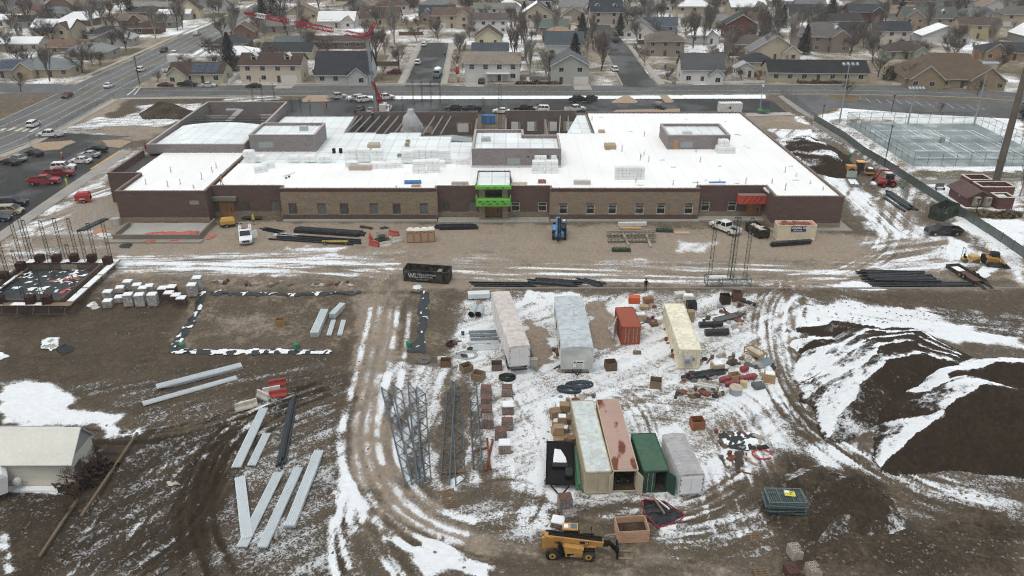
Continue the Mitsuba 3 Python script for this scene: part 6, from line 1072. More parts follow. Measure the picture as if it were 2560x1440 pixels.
for k, (u, zlev, lb) in enumerate((((4.81,73.75), 0, ''), ((5.58,74.13), 0, ''), ((6.1,75.31), 0, ''), ((4.9,72.01), 0, ''), ((5.81,72.6), 0, ''), ((4.74,70.54), 0, ''), ((5.61,70.76), 0, ''), ((4.9,68.84), 0, ''), ((5.64,69.12), 0, ''), ((5.41,75.07), 0, ''), ((4.75,72.6), 1, ''), ((5.79,73.75), 1, ''), ((5.42,71.27), 1, ''), ((4.93,69.4), 1, ''))):
 lidded((u[0], u[1] + .2 * zlev), r.uniform(-15, 15), r.uniform(.9, 1.15), r.uniform(.8, 1.0), r.uniform(.7, .95), ('#93785c', '#a68a6a', '#8a715a', '#9b8063')[k % 4], 'brown cardboard box in the heap left of the tan container', 'box', 'cardboard_box', k % 3 == 0, z=gz(*u) + zlev * .9, group='brown cardboard boxes left of the tan container')
for u, rz, w, d, h, c_, lb in (((16.67,97.34), -3, 1.5, 1.0, .9, '#d1582f', 'bright orange box on the orange red container roof'), ((17.63,97.1), 5, 1.5, 1.2, 1.0, '#b0a48f', 'pale box right of the orange red container'), ((24.4,96.52), 2, .9, .9, 1.6, '#9a8464', 'tall tan carton right of the cream container'), ((25.2,99.84), 2, 1.3, 1.2, 1.0, '#20242b', 'black box right of the cream container rear'), ((25.07,101.66), -5, 1.5, 1.0, .7, '#d0ccc0', 'snowy white box behind the cream container'), ((24.05,102.36), 8, 1.6, 1.1, .6, '#c8c6c0', 'white wrapped box behind the cream container, leftmost'), ((19.32,101.24), 15, 1.3, .9, .7, '#8d6546', 'open brown carton behind the orange red container'), ((18.59,100.01), -10, 1.2, .9, .4, '#b59b78', 'flat pale carton right behind the orange red container'), ((19.28,95.36), 12, 1.0, .7, .4, '#6c5442', 'brown carton between orange red and cream containers'), ((25.2,83.95), 10, 1.4, 1.2, .9, '#b5a890', 'white topped box left of the red cylinders'), ((27.33,79.88), -20, .8, .7, .8, '#c0ad85', 'cream box in front of the red cylinders'), ((2.73,84.9), 3, .9, .7, 1.1, '#b7b0a2', 'pale board box at the front of the semi trailer'), ((-8.75,85.86), 0, 1.1, .8, .6, '#b9b6b0', 'white box beside the coiled hose'), ((6.33,68.64), 12, 1.0, .8, 1.0, '#8b6b4c', 'brown box topped with white rolls beside the green pipes'), ((30.74,81.2), -15, 1.3, 1.1, 1.1, '#a88a62', 'tan crate with white roll right of the red cylinders'), ((29.08,79.88), 10, 1.3, 1.1, .5, '#5b6164', 'grey stack of trays below the red cylinders')):
 lidded(u, rz, w, d, h, c_, lb, snow=c_ in ('#b0a48f', '#d0ccc0', '#b5a890', '#a88a62'), z=gz(*u) + (2.6 if 'roof' in lb else 0))
# red pressure cylinders
for k, (u, rz, L, rr) in enumerate((((25.47,81.2), 25, 1.7, .38), ((25.93,80.32), 15, 1.6, .3), ((26.66,80.58), -10, 1.0, .28), ((27.75,81.47), 8, 1.2, .33), ((28.8,81.83), 10, 1.4, .36), ((28.37,83.48), 20, 1.2, .4), ((27.09,80.06), 80, .8, .2))):
 thing('red_cylinder', [P('tank', rings([A([(x, rr * q * math.cos(t), rr + rr * q * math.sin(t)) for t in np.arange(12) * math.pi / 6]) for x, q in ((-L / 2, .3), (-L / 2 + .12, .8), (-L / 2 + .3, 1), (L / 2 - .3, 1), (L / 2 - .12, .8), (L / 2, .3))]), '#8e1f2a', 'gloss', DUSTY), P('valve', tube((L / 2, 0, rr), (L / 2 + .15, 0, rr), .06), '#8a8060')], u[0], u[1], rz, None, 'red steel cylinder in the jumble by the cream container', 'cylinder', 'red cylinders on the yard')
crate((26.78,81.83), 15, 1.3, 1.0, .7, 'slatted timber crate between the red cylinders', '#b39468', '#6b5136')
u = (30.8,87.34); thing('tank_cradle', [P('timber', [bx(-1.4, 1.4, s * .65 - .05, s * .65 + .05, z, z + .12) for s in (-1, 1) for z in (0, .8)] + [bx(x - .05, x + .05, -.65, .65, z, z + .1) for x in (-1.3, 1.3) for z in (.12, .85)] + [bx(x - .05, x + .05, s * .65 - .05, s * .65 + .05, .1, .8) for x in (-1.3, 1.3) for s in (-1, 1)] + [bar((-1.3, s * .7, .1), (1.3, s * .7, .8), .04, .1) for s in (-1, 1)], '#a58a63', style=WOOD), P('tank', rings([A([(x, .5 * q * math.cos(t), .55 + .45 * q * math.sin(t)) for t in np.arange(12) * math.pi / 6]) for x, q in ((-1.2, .5), (-1.0, 1), (1.0, 1), (1.2, .5))]), '#c3b59b', 'plastic', DUSTY)], u[0], u[1], -62, None, 'cream tank in a timber cradle right of the cream container', 'tank')
u = (26.06,78.6); thing('barrel_drum', [P('drum', tube((0, 0, .05), (0, 0, .75), .75, n=16), '#8e99a0', 'metal'), P('lid', tube((0, 0, .75), (0, 0, .9), .8, .72, 16), '#c3b49c', style=DUSTY)], u[0], u[1], 0, None, 'squat grey cable drum with tan lid below the red cylinders', 'drum')
for u, b, rr, lb in (((25.24,94.79), (28.43,95.02), .42, 'rear black corrugated culvert pipe right of the cream container'), ((25.56,92.56), (28.69,92.78), .48, 'front black corrugated culvert pipe right of the cream container')):
 x, y, L, an = along(u, b); rs_ = [A([(t, q * math.cos(a), q * math.sin(a)) for a in np.arange(14) * math.pi / 7]) for i, t in enumerate(np.linspace(-L / 2, L / 2, 26)) for q in (rr * (1 if i % 2 else .93),)]
 thing('culvert_pipe', [P('', rings(rs_), '#1c1f22', 'plastic')], x, y, an, gz(x, y) + rr, lb, 'culvert pipe')
def coil(at, rz, R, n, rr, col, label, name='hose_coil', oval=1.0, cat='hose'):
 ps = []
 for k in range(n):
  R2, z = R - (k % 3) * rr * 2.1, rr + (k // 3) * rr * 1.9; t = np.linspace(0, 2 * math.pi, 15); ps.append(P('turn', path([(R2 * oval * math.cos(a), R2 * math.sin(a), z) for a in t], rr, 5), col, 'plastic'))
 return thing(name, ps, at[0], at[1], rz, None, label, cat)
coil((7.97,80.23), 5, .75, 6, .09, '#34424c', 'dark grey flat hose coil below the office trailer, right one', oval=2.2); coil((6.67,79.19), -12, .7, 5, .09, '#2f3d47', 'dark grey hose coil below the office trailer, left one', oval=2.0)
coil((-10.99,85.76), 0, .75, 6, .1, '#6f655c', 'brown coiled pipe left of the white boxes'); coil((-0.58,82.01), 0, .75, 6, .09, '#17181b', 'black hose coil at the front of the semi trailer', oval=1.3); coil((-5.67,87.34), 0, 1.0, 4, .06, '#a9b2b6', 'grey cable coil above the weathered crates', oval=1.3)
# junk: single boards, buckets and bags scattered through the yard
r = np.random.default_rng(21); JC = ['#6b5744', '#3f3a36', '#9a8468', '#b8b0a4', '#4c5660', '#7a3f33', '#2c2f33', '#8d9296', '#a9a08e']
spots = [((20.6,91.48), 9, .9, 5.5, 'left side of the cream container'), ((28.65,97.1), 11, 2.5, 2.2, 'snow right of the cream container'), ((22.7,82.1), 12, 2.2, 1.0, 'front corner of the cream container'), ((28,85.86), 7, 2.0, 1.2, 'ground behind the red cylinders'), ((24.23,69.33), 12, 2.6, 1.6, 'tarp heap at the right of the yard'), ((18.62,98.22), 10, 1.5, 2.5, 'right side of the orange red container'), ((21.02,78.6), 7, 2.2, .6, 'snow below the cream container'), ((5.77,86.35), 6, .5, 3.0, 'left side of the office trailer'), ((2.03,87.34), 5, .4, 2.2, 'right side of the semi trailer'), ((-30.59,105.92), 14, 8.5, .5, 'row along the rear of the trenched plot'), ((-43.52,106.75), 5, 1.6, .5, 'end of the block pallets'), ((-21.03,123.44), 5, 1.4, .8, 'middle of the red and white barriers'), ((31.82,100.01), 8, 2.5, 1.4, 'two crates behind the cream container'), ((-6.71,89.37), 6, 1.5, 3.5, 'right trench strip'), ((31.06,83.48), 6, 1.2, 2.0, 'right edge of the yard by the track'), ((22.42,78.6), 9, 2.4, .8, 'row below the cream container front'), ((32.5,97.1), 7, 2.2, 2.0, 'snow left of the curving track'), ((22.65,65.62), 8, 1.6, 1.8, 'foot of the tarp heap'), ((25.61,86.35), 8, 2.6, 1.0, 'snow between cream container and timber cradle'), ((7.38,77.34), 5, 2.5, .7, 'snow above the tan container'), ((17.08,97.1), 7, .8, 3, 'door side of the orange red container')]
bundle('steel_stack', (21.01,82.1), (25.44,83.48), steel(5, .22, .2, 15, .3, 2), 'dark steel stack at the front corner of the cream container', 'steel stack', SG)
bundle('panel_stack', (27.82,96.4), (31.19,98.02), [(0, .05, 1.2, .12, 0, '#4a4f50'), (.2, .18, 1.1, .1, .3, '#3d4242'), (-.1, .3, 1.0, .1, -.2, '#565b58')], 'grey panels leaning in a heap above the black culvert pipes', 'panel')
bundle('glass_panel', (29.9,84.61), (32.55,86.05), [(0, .05, 1.3, .1, 0, '#6f7f80')], 'grey framed glass panel right of the red cylinders', 'panel')
bundle('white_pipe', (21.66,80.58), (24.07,79.71), [(-.3, .05, .25, .25, 0, '#c9c9c5'), (.1, .05, .25, .25, .3, '#b9b4aa')], 'pale pipes below the dark stack by the cream container', 'pipe')
for p, n, sx, sy, where in spots:
 for k in range(int(n * 1.5)):
  x, y = p[0] + r.uniform(-sx, sx), p[1] + r.uniform(-sy, sy); c_ = JC[r.integers(len(JC))]; t = r.integers(4)
  if t == 0: nm, g, lab = 'scrap_board', [box(0, 0, .03, r.uniform(1, 2.4), r.uniform(.15, .35), .06)], 'loose board'
  elif t == 1: nm, g, lab = 'scrap_sheet', [box(0, 0, .05, r.uniform(.7, 1.4), r.uniform(.5, .9), r.uniform(.06, .2), 0, .03, .03)], 'flat scrap sheet'
  elif t == 2: nm, g, lab = 'debris_bag', [lump(r.uniform(.3, .5), .7, int(r.integers(99)), 1, .6)], 'slumped bag'
  else: nm, g, lab = 'supply_bucket', [tube((0, 0, 0), (0, 0, .45), .2, .24, 9)], 'bucket'
  thing(nm, [P('', g, c_, style=DUSTY)], x, y, r.uniform(0, 180), None, f'{lab} at the {where}', lab.split()[-1], f'{lab}s, {where}')
# black tarpaulins and sheets: lumpy cloth with thickness
def tarp(pts, label, amp=.25, col='#1c1f24', name='tarpaulin', cat='tarpaulin', cell=.22, rim=None, snow=0, z=.05):
 g = Polygon(pts); x0, y0, x1, y1 = g.bounds; X, Y, F = grid_xy(np.arange(x0 - cell, x1 + cell * 2, cell), np.arange(y0 - cell, y1 + cell * 2, cell))
 w2 = meshkit.fbm(np.stack([X * .7, Y * .7, X * 0 + 5], -1), 3, 31) - .5; ins = shapely.contains(g, shapely.points(X + w2 * 1.1, Y + w2 * 1.1)); n = meshkit.fbm(np.stack([X * 1.1, Y * 1.1, X * 0], -1), 4, 7); d = shapely.distance(g.boundary, shapely.points(X, Y))
 Z = A([gz(a, b) for a, b in zip(X, Y)]) + z + amp * n * np.clip(d * 1.5, 0.05, 1); k = ins[F].all(1); u = np.unique(F[k]); m = np.full(len(X), -1); m[u] = np.arange(len(u))
 V = np.stack([X, Y, Z], 1)[u]; F2 = m[F[k]]; geo = (np.vstack([V, V - [0, 0, .03]]), np.vstack([F2, F2[:, ::-1] + len(V)]))
 ps = [P('sheet', [geo], col, 'plastic')]
 if rim: ps.append(P('hem', path([at3(q, z + .06) for q in list(pts) + [pts[0]]], .06, 4), rim))
 if snow:
  n3 = meshkit.fbm(np.stack([X * 1.5, Y * 1.5, X * 0 + 3], -1), 3, 17); w = ins & (n3 > 1 - snow); k = w[F].all(1); u = np.unique(F[k])
  if len(u): m = np.full(len(X), -1); m[u] = np.arange(len(u)); ps.append(P('snow_patch', [(np.stack([X, Y, Z + .05], 1)[u], m[F[k]])], mat='snow', kind='stuff'))
 return thing(name, ps, 0, 0, 0, 0, label, cat)
tarp([(12.3,59.7),(12.7,60),(14.5,59.7),(16.1,57.8),(15.5,57.1),(13.3,56.1),(12.4,57.9)], 'black tarpaulin with red hem beside the plywood box', .5, rim='#a02d33', z=.1)
tarp([(13.5,56.3),(14.2,56.4),(15.1,56.6),(14.8,55.8),(14.1,55.7),(13.5,55.2)], 'white paper sheet at the corner of the black tarpaulin', .2, '#dfe1e0', 'paper_sheet', 'paper sheet', .15)
bundle('lumber_stack', (13.39,59.47), (14.07,57.27), [(0, .7, .14, .1, 0, '#8a7762')], 'brown post lying on the black tarpaulin', 'post', None, mat='matte', part='post'); bundle('white_pipe', (13.82,59.13), (14.63,57.92), [(0, .7, .12, .12, 0, '#d7d9d9')], 'white pipe lying on the black tarpaulin', 'pipe')
tarp([(22.2,70.8),(24.7,71.1),(26.3,70),(26,67.9),(24.1,67.3),(21.9,68.3)], 'black tarpaulin heap with clutter at the right of the yard', .5, '#24292e', snow=.5)
tarp([(23,67.6),(24,67.6),(23.8,65.6),(22.6,63.7),(22.7,65.6)], 'dark brown tarpaulin with timber below the clutter heap', .4, '#3a2f2a')
u = (25.92,67.07); thing('red_hose', [P('coil', path([(1.0 * math.cos(a), .8 * math.sin(a), .15) for a in np.linspace(0, 5.6, 14)], .08, 5), '#b52a26', 'plastic')], u[0], u[1], 0, None, 'red ring of hose right of the tarpaulin heap', 'hose')
tarp([(-58.7,89.2),(-58.2,90.6),(-56.1,89.6),(-56.1,88.1),(-56.7,87.3)], 'small black tarpaulin with snow beside the concrete basin', .3, '#121315', snow=.4)
tarp([(-26.6,130.3),(-24,129.5),(-24.1,128),(-26.8,128.6)], 'black sheet on the ground before the tan wall, left of the barriers', .3, '#26292e'); tarp([(-23.5,128.6),(-22,129.9),(-21.1,128.6),(-22.7,127.8)], 'black sheet by the red and white barriers', .4, '#26292e')
tarp([(-61.7,91.5),(-61,92),(-59.5,92),(-58.5,89.6),(-58.5,88.3),(-60.7,88.5)], 'concrete catch basin with snow inside on the left soil', .5, '#a5a49e', 'catch_basin', 'catch basin', snow=.6); tarp([(-67,88.3),(-64.3,88.1),(-63.3,87.1),(-64,85.9),(-64.9,84.9)], 'snowy concrete basin cut by the left edge', .4, '#a5a49e', 'catch_basin', 'catch basin', snow=.7)
tarp([(-59.9,101.2),(-58.5,101.2),(-57.7,100),(-58.7,99.3),(-59.7,100.2)], 'white sack bundle left of the block pallets', .5, '#b7b7b3', 'sack_bundle', 'sack', snow=.6)
tarp([(-14.4,105.6),(-13.5,105.9),(-13.1,104.8),(-13.6,104),(-14.4,104.6)], 'white bag on the ground below the dumpster', .5, '#dfe2e4', 'white_bag', 'bag', .15)
tarp([(-34.1,62.8),(-33.6,63.1),(-32.6,62.6),(-32.5,62.1),(-33.3,62.1)], 'torn white sack on the mud at lower left', .3, '#b3aea2', 'torn_sack', 'sack', .12)
# trench linings: black plastic strips
tarp([(-45,103.8),(-44.1,103.8),(-43,92.6),(-42.8,87.9),(-43.8,87.7),(-44.3,90.6)], 'black plastic lining on the left side of the rectangular trench', .35, '#262c33', 'trench_lining', 'trench lining', snow=.42)
tarp([(-44,103.8),(-33.4,103.3),(-21.7,103.8),(-21.6,102.5),(-29.8,102.4),(-43.3,102.7)], 'black plastic lining along the rear of the rectangular trench', .35, '#262c33', 'trench_lining', 'trench lining', snow=.45)
tarp([(-43.7,89),(-35,89),(-23,88.8),(-22.8,87.7),(-34.5,87.5),(-43.4,87.6)], 'black plastic lining along the front of the rectangular trench', .35, '#262c33', 'trench_lining', 'trench lining', snow=.6)
tarp([(-15,103.8),(-11.7,103.6),(-11.6,97.1),(-11.1,87.9),(-13.8,87.9),(-12.7,92),(-13.2,99.2),(-13.1,102.7),(-14.8,102.9)], 'black plastic lining of the separate strip right of the track', .35, '#2a3036', 'trench_lining', 'trench lining', snow=.36)
for u, lb in (((-42.43,89.16), 'left front trench corner'), ((-27.75,89.16), 'front trench lining'), ((-13.33,89.58), 'separate lined strip'), ((75.39,172.72), 'long snow streaked bank'), ((77.06,150.31), 'red tractor')):
 thing('green_bucket', [P('pail', tube((0, 0, 0), (0, 0, .7), .3, .36, 10), '#1d8a63', 'plastic'), P('rim', tube((0, 0, .7), (0, 0, .74), .39, .39, 10), '#167352', 'plastic')], u[0], u[1], 0, None, 'small green drain bucket at the ' + lb, 'bucket')
# red and white water filled barriers
def barrier(at, rz, col, label, s=1.0, tilt=None):
 v, f = prism([(-.3, 0), (.3, 0), (.3, .18), (.14, .45), (.1, .85), (-.1, .85), (-.14, .45), (-.3, .18)], -.95, .95); g = np.stack([v[:, 2], v[:, 0], v[:, 1]], 1), f
 return thing('water_barrier', [P('body', [g], col, 'plastic', DUSTY), P('slot', [bx(x - .12, x + .12, -.27, .27, .02, .1) for x in (-.5, .5)], '#3a2a26')], at[0], at[1], rz, None, label, 'barrier', None, s=s, tilt=tilt)
for u, rz, c_, lb in (((-23.63,123.79), 105, '#b5352c', 'red barrier at the left of the ring before the school'), ((-22.59,120.99), -28, '#b5352c', 'red barrier at the lower left of the ring'), ((-20.7,120.65), 22, '#c9c8c2', 'white barrier at the front of the ring'), ((-19.11,122.56), 32, '#c9c8c2', 'white barrier at the right of the ring'), ((-19.99,125.6), -25, '#b84a42', 'faded red barrier at the rear of the ring'), ((-27.82,80.32), 22, '#a8322c', 'red barrier behind the heap of barriers'), ((-28.02,78.6), 20, '#d1d0cc', 'white barrier on the heap at left centre'), ((-27.05,77.75), 18, '#ad342d', 'bright red barrier in front of the heap'), ((-28.65,77.5), -35, '#c4c2b8', 'cream barrier with grey cover left of the heap'), ((-29.82,75.55), 28, '#cfcab8', 'cream barrier lying alone left of the heap'), ((-30.18,75.23), 28, '#c9c4b2', 'half hidden cream barrier beside the lone one')):
 barrier(u, rz, c_, lb, 1.0 if u[1] > 90 else 1.05)
# ================================================================ scaffold masts, the small foundation at the left, fences, poles, hut, shed
def mast(x, y, h, label, w=.42, z=0, group=None, lean=0):
 n = max(3, int(h / .55)); g = lattice((x, y, z), (x + lean, y, z + h), w * 1.15, n, .042, 2)
 thing('scaffold_mast', [P('ladder_frame', [g], '#34402f'), P('base_plate', box(x, y, z - .02, .6, .4, .06), '#2d3a2c'), P('head', box(x + lean, y, z + h, .5, .12, .12), '#2d3a2c')], 0, 0, 0, 0, label, 'scaffold mast', group)
FG = 'scaffold masts round the small foundation'
for k, (p, h) in enumerate((((-75.9,109.02), 6.6), ((-75.98,113.2), 6.3), ((-75.25,114.13), 6.8), ((-74.83,114.28), 6.2), ((-72.57,114.75), 6.0), ((-70.53,115.07), 6.2), ((-68.33,115.07), 6.2), ((-65.48,112.28), 5.2), ((-65.49,115.07), 5.4), ((-62.13,113.2), 6.6), ((-69.13,114.28), 2.2), ((-76.87,112.89), 1.8), ((-75.75,106.89), 5.0), ((-66.7,101.5), 4.0), ((-61.69,101.08), 3.6), ((-68.17,107.6), 3.4), ((-69.44,101.5), 3.0))):
 mast(p[0], p[1], h + .6, 'dark green lattice scaffold mast at the small foundation', z=gz(*p), group=FG)
fx = dict(l=-74.5, r=-62.6, f=98.9, b=111.0)
ft = [P('wall', [bx(fx['l'], fx['r'], y - .2, y + .2, -1.2, 1.1)], '#6b5a52', style=BRICK) for y in (fx['f'], fx['b'])] + [P('wall', [bx(x - .2, x + .2, fx['f'] + .2, fx['b'] - .2, -1.2, 1.1)], '#6b5a52', style=BRICK) for x in (fx['l'], fx['r'])]
ft += [P('ragged_brick_top', [box(x, fx['b'], 1.1, .8, .4, .12 + .14 * math.sin(x * 5) ** 2) for x in np.arange(fx['l'] + 1, fx['r'] - .6, 1.0)], '#4a3530', style=BRICK), P('doorway_block', [bx(-68.6, -66.2, fx['b'] - .3, fx['b'] + .6, .3, 1.1)], '#8f8779', style=CONC), P('floor_sheet', bx(fx['l'] + .3, fx['r'] - .3, fx['f'] + .3, fx['b'] - .3, .1, .3), '#272c31', 'plastic'), P('footing', bx(fx['l'] - .5, fx['r'] + .5, fx['f'] - .5, fx['b'] + .5, -1.5, -1.0), '#77726a', style=CONC)]
thing('brick_foundation', ft, 0, 0, 0, 0, 'low unfinished brick foundation with black sheeting inside at the left edge', 'foundation')
tarp([(-74.2, 99.3), (-62.9, 99.3), (-62.9, 110.6), (-74.2, 110.6)], 'crumpled black sheet with snow on the foundation floor', .3, '#2b3035', 'floor_sheet', 'plastic sheet', z=.3, snow=.4)
tarp([(-72.5, 102), (-70, 100.5), (-67, 100.8), (-67.5, 102), (-70.5, 102.6)], 'snowy black sheet corner inside the foundation', .2, '#d9dcde', 'snow_patch', 'snow patch', z=.45)
tarp([(-69, 106.2), (-65.5, 107.6), (-64, 107.9), (-64.2, 107.3), (-66, 106.5), (-68.8, 105.6)], 'orange fabric strip on the sheet inside the foundation', .2, '#c4583f', 'orange_fabric', 'fabric', z=.45)
tarp([(-65, 102.5), (-64, 104.5), (-63.4, 104.6), (-64.2, 102.2)], 'orange cloth by the right wall of the foundation', .3, '#c4503b', 'orange_fabric', 'fabric', z=.45)
for k, (a, b, w, lb) in enumerate((((-75, 112.6), (-60.5, 112.6), 1.5, 'rear'), ((-75, 97.9), (-60.6, 97.9), 1.0, 'front'), ((-61.2, 98.5), (-61.2, 112), 1.1, 'right'), ((-73.4, 99.6), (-73.4, 110), .5, 'left'))):
 x, y, L, an = along(a, b)
 thing('scaffold_walkway', [P('plank', [box(0, (j - 1) * w / 3, .8, L, w / 3 - .03, .06)], '#8d7c66', style=WOOD) for j in range(3)] + [P('snow_cover', [box(q * L, 0, .862, L * .3, w * .85, .06) for q in ((-.3, .08) if k % 2 else (-.33, 0, .33))], mat='snow'), *[P('bracket', [bar((q * L, -w * .2, .8), (q * L, -w * 1.1 * (1 if k == 1 else .3), -.2 if k == 1 else 0), .08, .12)], '#5d564c') for q in np.linspace(-.45, .45, 7)]], x, y, an, 0, 'snow covered plank walkway along the ' + lb + ' side of the foundation', 'walkway')
for k, (x, y) in enumerate(((-72.6, 112.4), (-70, 112.4), (-67.4, 112.6), (-64.6, 112.4), (-61.8, 111.6), (-73.9, 109.5), (-74.4, 106), (-75, 103), (-73.5, 98.2), (-70.5, 98.1), (-66.2, 98.1), (-64, 98.2), (-75.8, 101))):
 thing('brick_cube', [P('brick', [(box((i - 1) * .3, (j - 1) * .3, k2 * .11, .28, .28, .1), '#4a3029' if (i + j + k2) % 3 else '#3d2824') for i in range(3) for j in range(3) for k2 in range(8)], style=SPECKLE, kind='stuff')], x, y, 3 * (k % 4), .93, 'dark brick cube on the scaffold planks of the foundation', 'brick stack', 'dark brick cubes on the scaffold planks', s=1.25)
# scaffold tower before the school and its parts on the ground
for p, h in (((29.56,108.16), 9.1), ((32.3,107.6), 9.8), ((32.71,107.6), 9.8), ((34.7,107.88), 9.6)): mast(p[0], p[1], h, 'tall dark lattice mast of the scaffold tower by the right wing', group='masts of the scaffold tower')
g0 = (31.65,105.92); g = [bx(-3.2, 3.2, y - .04, y + .04, z, z + .08) for y in (-.9, .9) for z in (.2, 1.2)] + [bx(x - .04, x + .04, -.9, .9, z, z + .08) for x in (-3.2, -1, 1, 3.2) for z in (.2, 1.2)] + [bx(x - .04, x + .04, y - .04, y + .04, 0, 1.2) for x in (-3.2, -1, 1, 3.2) for y in (-.9, .9)]
thing('scaffold', [P('frame', g, '#5b6b60'), P('cross_brace', [bar((x, -.9, .25), (x + 2.1, -.9, 1.2), .04, .04) for x in (-3.1, -1, 1)] + [bar((x, -.9, 1.2), (x + 2.1, -.9, .25), .04, .04) for x in (-3.1, -1, 1)], '#77877c'), P('snowy_plank', bx(-2.8, -.2, -.4, .4, 1.25, 1.33), '#cdd2d4')], g0[0], g0[1], 2, None, 'green grey scaffold base frame at the foot of the tall masts', 'scaffold')
for a, b, lb in (((16,125.05), (24.36,125.42), 'rear'), ((15.91,122.38), (23.89,122.56), 'front')):
 x, y, L, an = along(a, b); thing('scaffold_mast', [P('ladder_frame', lattice((-L / 2, 0, .4), (L / 2, 0, .4), .7, 14, .035, 4), '#3e4a3c')], x, y, an, None, lb + ' lattice mast lying on timbers before the right tan wall', 'scaffold mast')
for a, b, lb in (((18.81,125.97), (19.09,120.82), 'left'), ((22.72,125.78), (22.62,119.97), 'right')): bundle('timber_bearer', a, b, [(0, .05, .3, .3, 0, '#a9a08f')], lb + ' timber under the two lying masts', 'timber', None, style=WOOD, mat='matte')
for p, L, rz, lb in (((17.63,118.63), 3.0, -2, 'green platform with studs in front of the lying masts'), ((26.1,127.26), 2.9, -5, 'green platform right of the lying masts')):
 thing('work_platform', [P('deck', bx(-L / 2, L / 2, -.4, .4, .25, .5), '#24412f', style=DUSTY), P('stud', [tube((x, -.1, .5), (x, -.1, 1.0), .04) for x in np.linspace(-L / 2 + .3, L / 2 - .3, 6)], '#3c3a34'), P('frame', [bx(-L / 2, L / 2, s * .4 - .04, s * .4 + .04, .05, .2) for s in (-1, 1)], '#3a4a3c')], p[0], p[1], rz, None, lb, 'platform')
bundle('plywood_board', (27.74,126.52), (30.27,126.52), [(0, .05, .9, .08, 0, '#b59a84')], 'pale plywood board lying right of the green platforms', 'board', None, mat='matte')
for k, (u, h) in enumerate((((-27.72,224.69), 6.5), ((-25.24,224.69), 6.5), ((-22.76,224.69), 6.3), ((-20.17,224.69), 6.3), ((-7.16,198.47), 7.5), ((-3.01,197.66), 11), ((6.23,197.66), 6), ((-72.07,230.91), 6), ((-74.84,230.91), 6.5), ((-68.89,231.98), 4.5), ((-59.78,215.92), 4), ((-57.17,214.98), 4), ((-54.35,214.05), 3.6), ((-29.28,213.59), 4.5))): mast(u[0], u[1], h, 'thin scaffold mast standing behind the school', .3 if k > 5 or k < 4 else .6, 0, 'scaffold masts behind the school')
# retaining kerb along the terrace edge, low wall of the small plot
bands('retaining_kerb', [([(-5.8,104.6),(12.8,104.6),(41,104.6)], .35), ([(45.4,104.6),(74.5,104.6),(82.7,104.6)], .35)], -.6, .75, '#8b8379')
lw = [P('wall', [bx(x0, x1, y0, y1, 0, 1.0)], '#7d766c', style=CONC) for x0, x1, y0, y1 in ((-66.5, -52.0, 123.2, 123.5), (-66.5, -66.2, 123.5, 129.5), (-52.3, -52.0, 123.5, 131))] + [P('floor', bx(-66.2, -52.3, 123.5, 130.9, .05, .2), '#a3a29d', style=CONC), P('footing', bx(-67.2, -51.4, 121.9, 123.2, 0, .25), '#8e887e', style=CONC)]
thing('concrete_enclosure', lw, 0, 0, 0, 0, 'low concrete walled enclosure in front of the left brick block', 'enclosure')
tarp([(-62.5, 125), (-60, 126.5), (-56, 126.2), (-53, 127), (-53, 124.6), (-56, 124.8), (-60, 124.2)], 'crumpled orange tarpaulin inside the concrete enclosure', .8, '#b8553f', z=.25)
tarp([(-51.6, 124.8), (-50.4, 126.4), (-49.8, 125.6), (-50.4, 123.6), (-51.4, 123.4)], 'orange bundle outside the right corner of the enclosure', .9, '#b8604c', 'orange_bundle', 'tarpaulin')
for x, lb in ((-60.6, 'left'), (-56.8, 'right')): tarp([(x, 122.3), (x + 1.8, 122.3), (x + 1.8, 123.1), (x, 123.1)], lb + ' orange patch on the footing of the enclosure', .2, '#c04a38', 'orange_fabric', 'fabric', z=.26)
tarp([(-64.6,121.3),(-63.2,122),(-62,121),(-62.4,119.6),(-63.9,120)], 'black cable heap at the left foot of the enclosure', .5, '#1e2124', 'cable_heap', 'cables')
tarp([(-70.8,125.2),(-70.3,126.7),(-68.4,126.5),(-67.9,124.5),(-69.8,124.2)], 'white insulation boards left of the enclosure', .4, '#d4d6d6', 'insulation_board', 'board'); tarp([(-72,127.1),(-71.4,129),(-69.9,128.6),(-69.5,126.7),(-71,125.6)], 'orange plastic fencing left of the enclosure', .3, '#b07a45', 'orange_fabric', 'fabric')
lidded((-69.21,130.51), 5, 1.4, 1.1, 1.2, '#b3b3ac', 'white cage like pallet box at the corner of the left block', 'box', 'pallet_box')
thing('standing_ladder', [P('rail', [bar((s * .3, 0, 0), (s * .3, 1.0, 3.2), .07, .07) for s in (-1, 1)], '#6b5335', style=WOOD), P('rung', [bar((-.3, k / 3.2, k), (.3, k / 3.2, k), .05, .05) for k in np.arange(.3, 3.1, .35)], '#6b5335', style=WOOD)], -41.2, 132.2, 0, 0, 'wooden ladder leaning in the corner beside the left tan wall', 'ladder')
thing('yellow_conveyor', [P('beam', bar((-2.2, 0, .5), (2.2, 0, .75), .25, .2), '#b5a132', 'gloss'), P('leg', [bar((2.0, s * .4, .7), (2.1, s * .8, 0), .07, .07) for s in (-1, 1)], '#a08e2c')] + [wheel(-1.6, s * .4, .3, .15) for s in (-1, 1)], (-29.09,121.34)[0], (-29.09,121.34)[1], -8, None, 'yellow wheeled hoist beam on the ground below the dark steel stacks', 'hoist')
thing('green_crate', [P('frame', lattice((0, 0, .1), (0, 0, 1.5), 1.5, 2, .05, 4), '#55625a'), P('box', box(0, 0, .1, 1.1, 1.0, 1.1), '#2b3f33', 'plastic')], (-21.57,122.56)[0], (-21.57,122.56)[1], 8, None, 'green caged machine inside the ring of red and white barriers', 'machine')
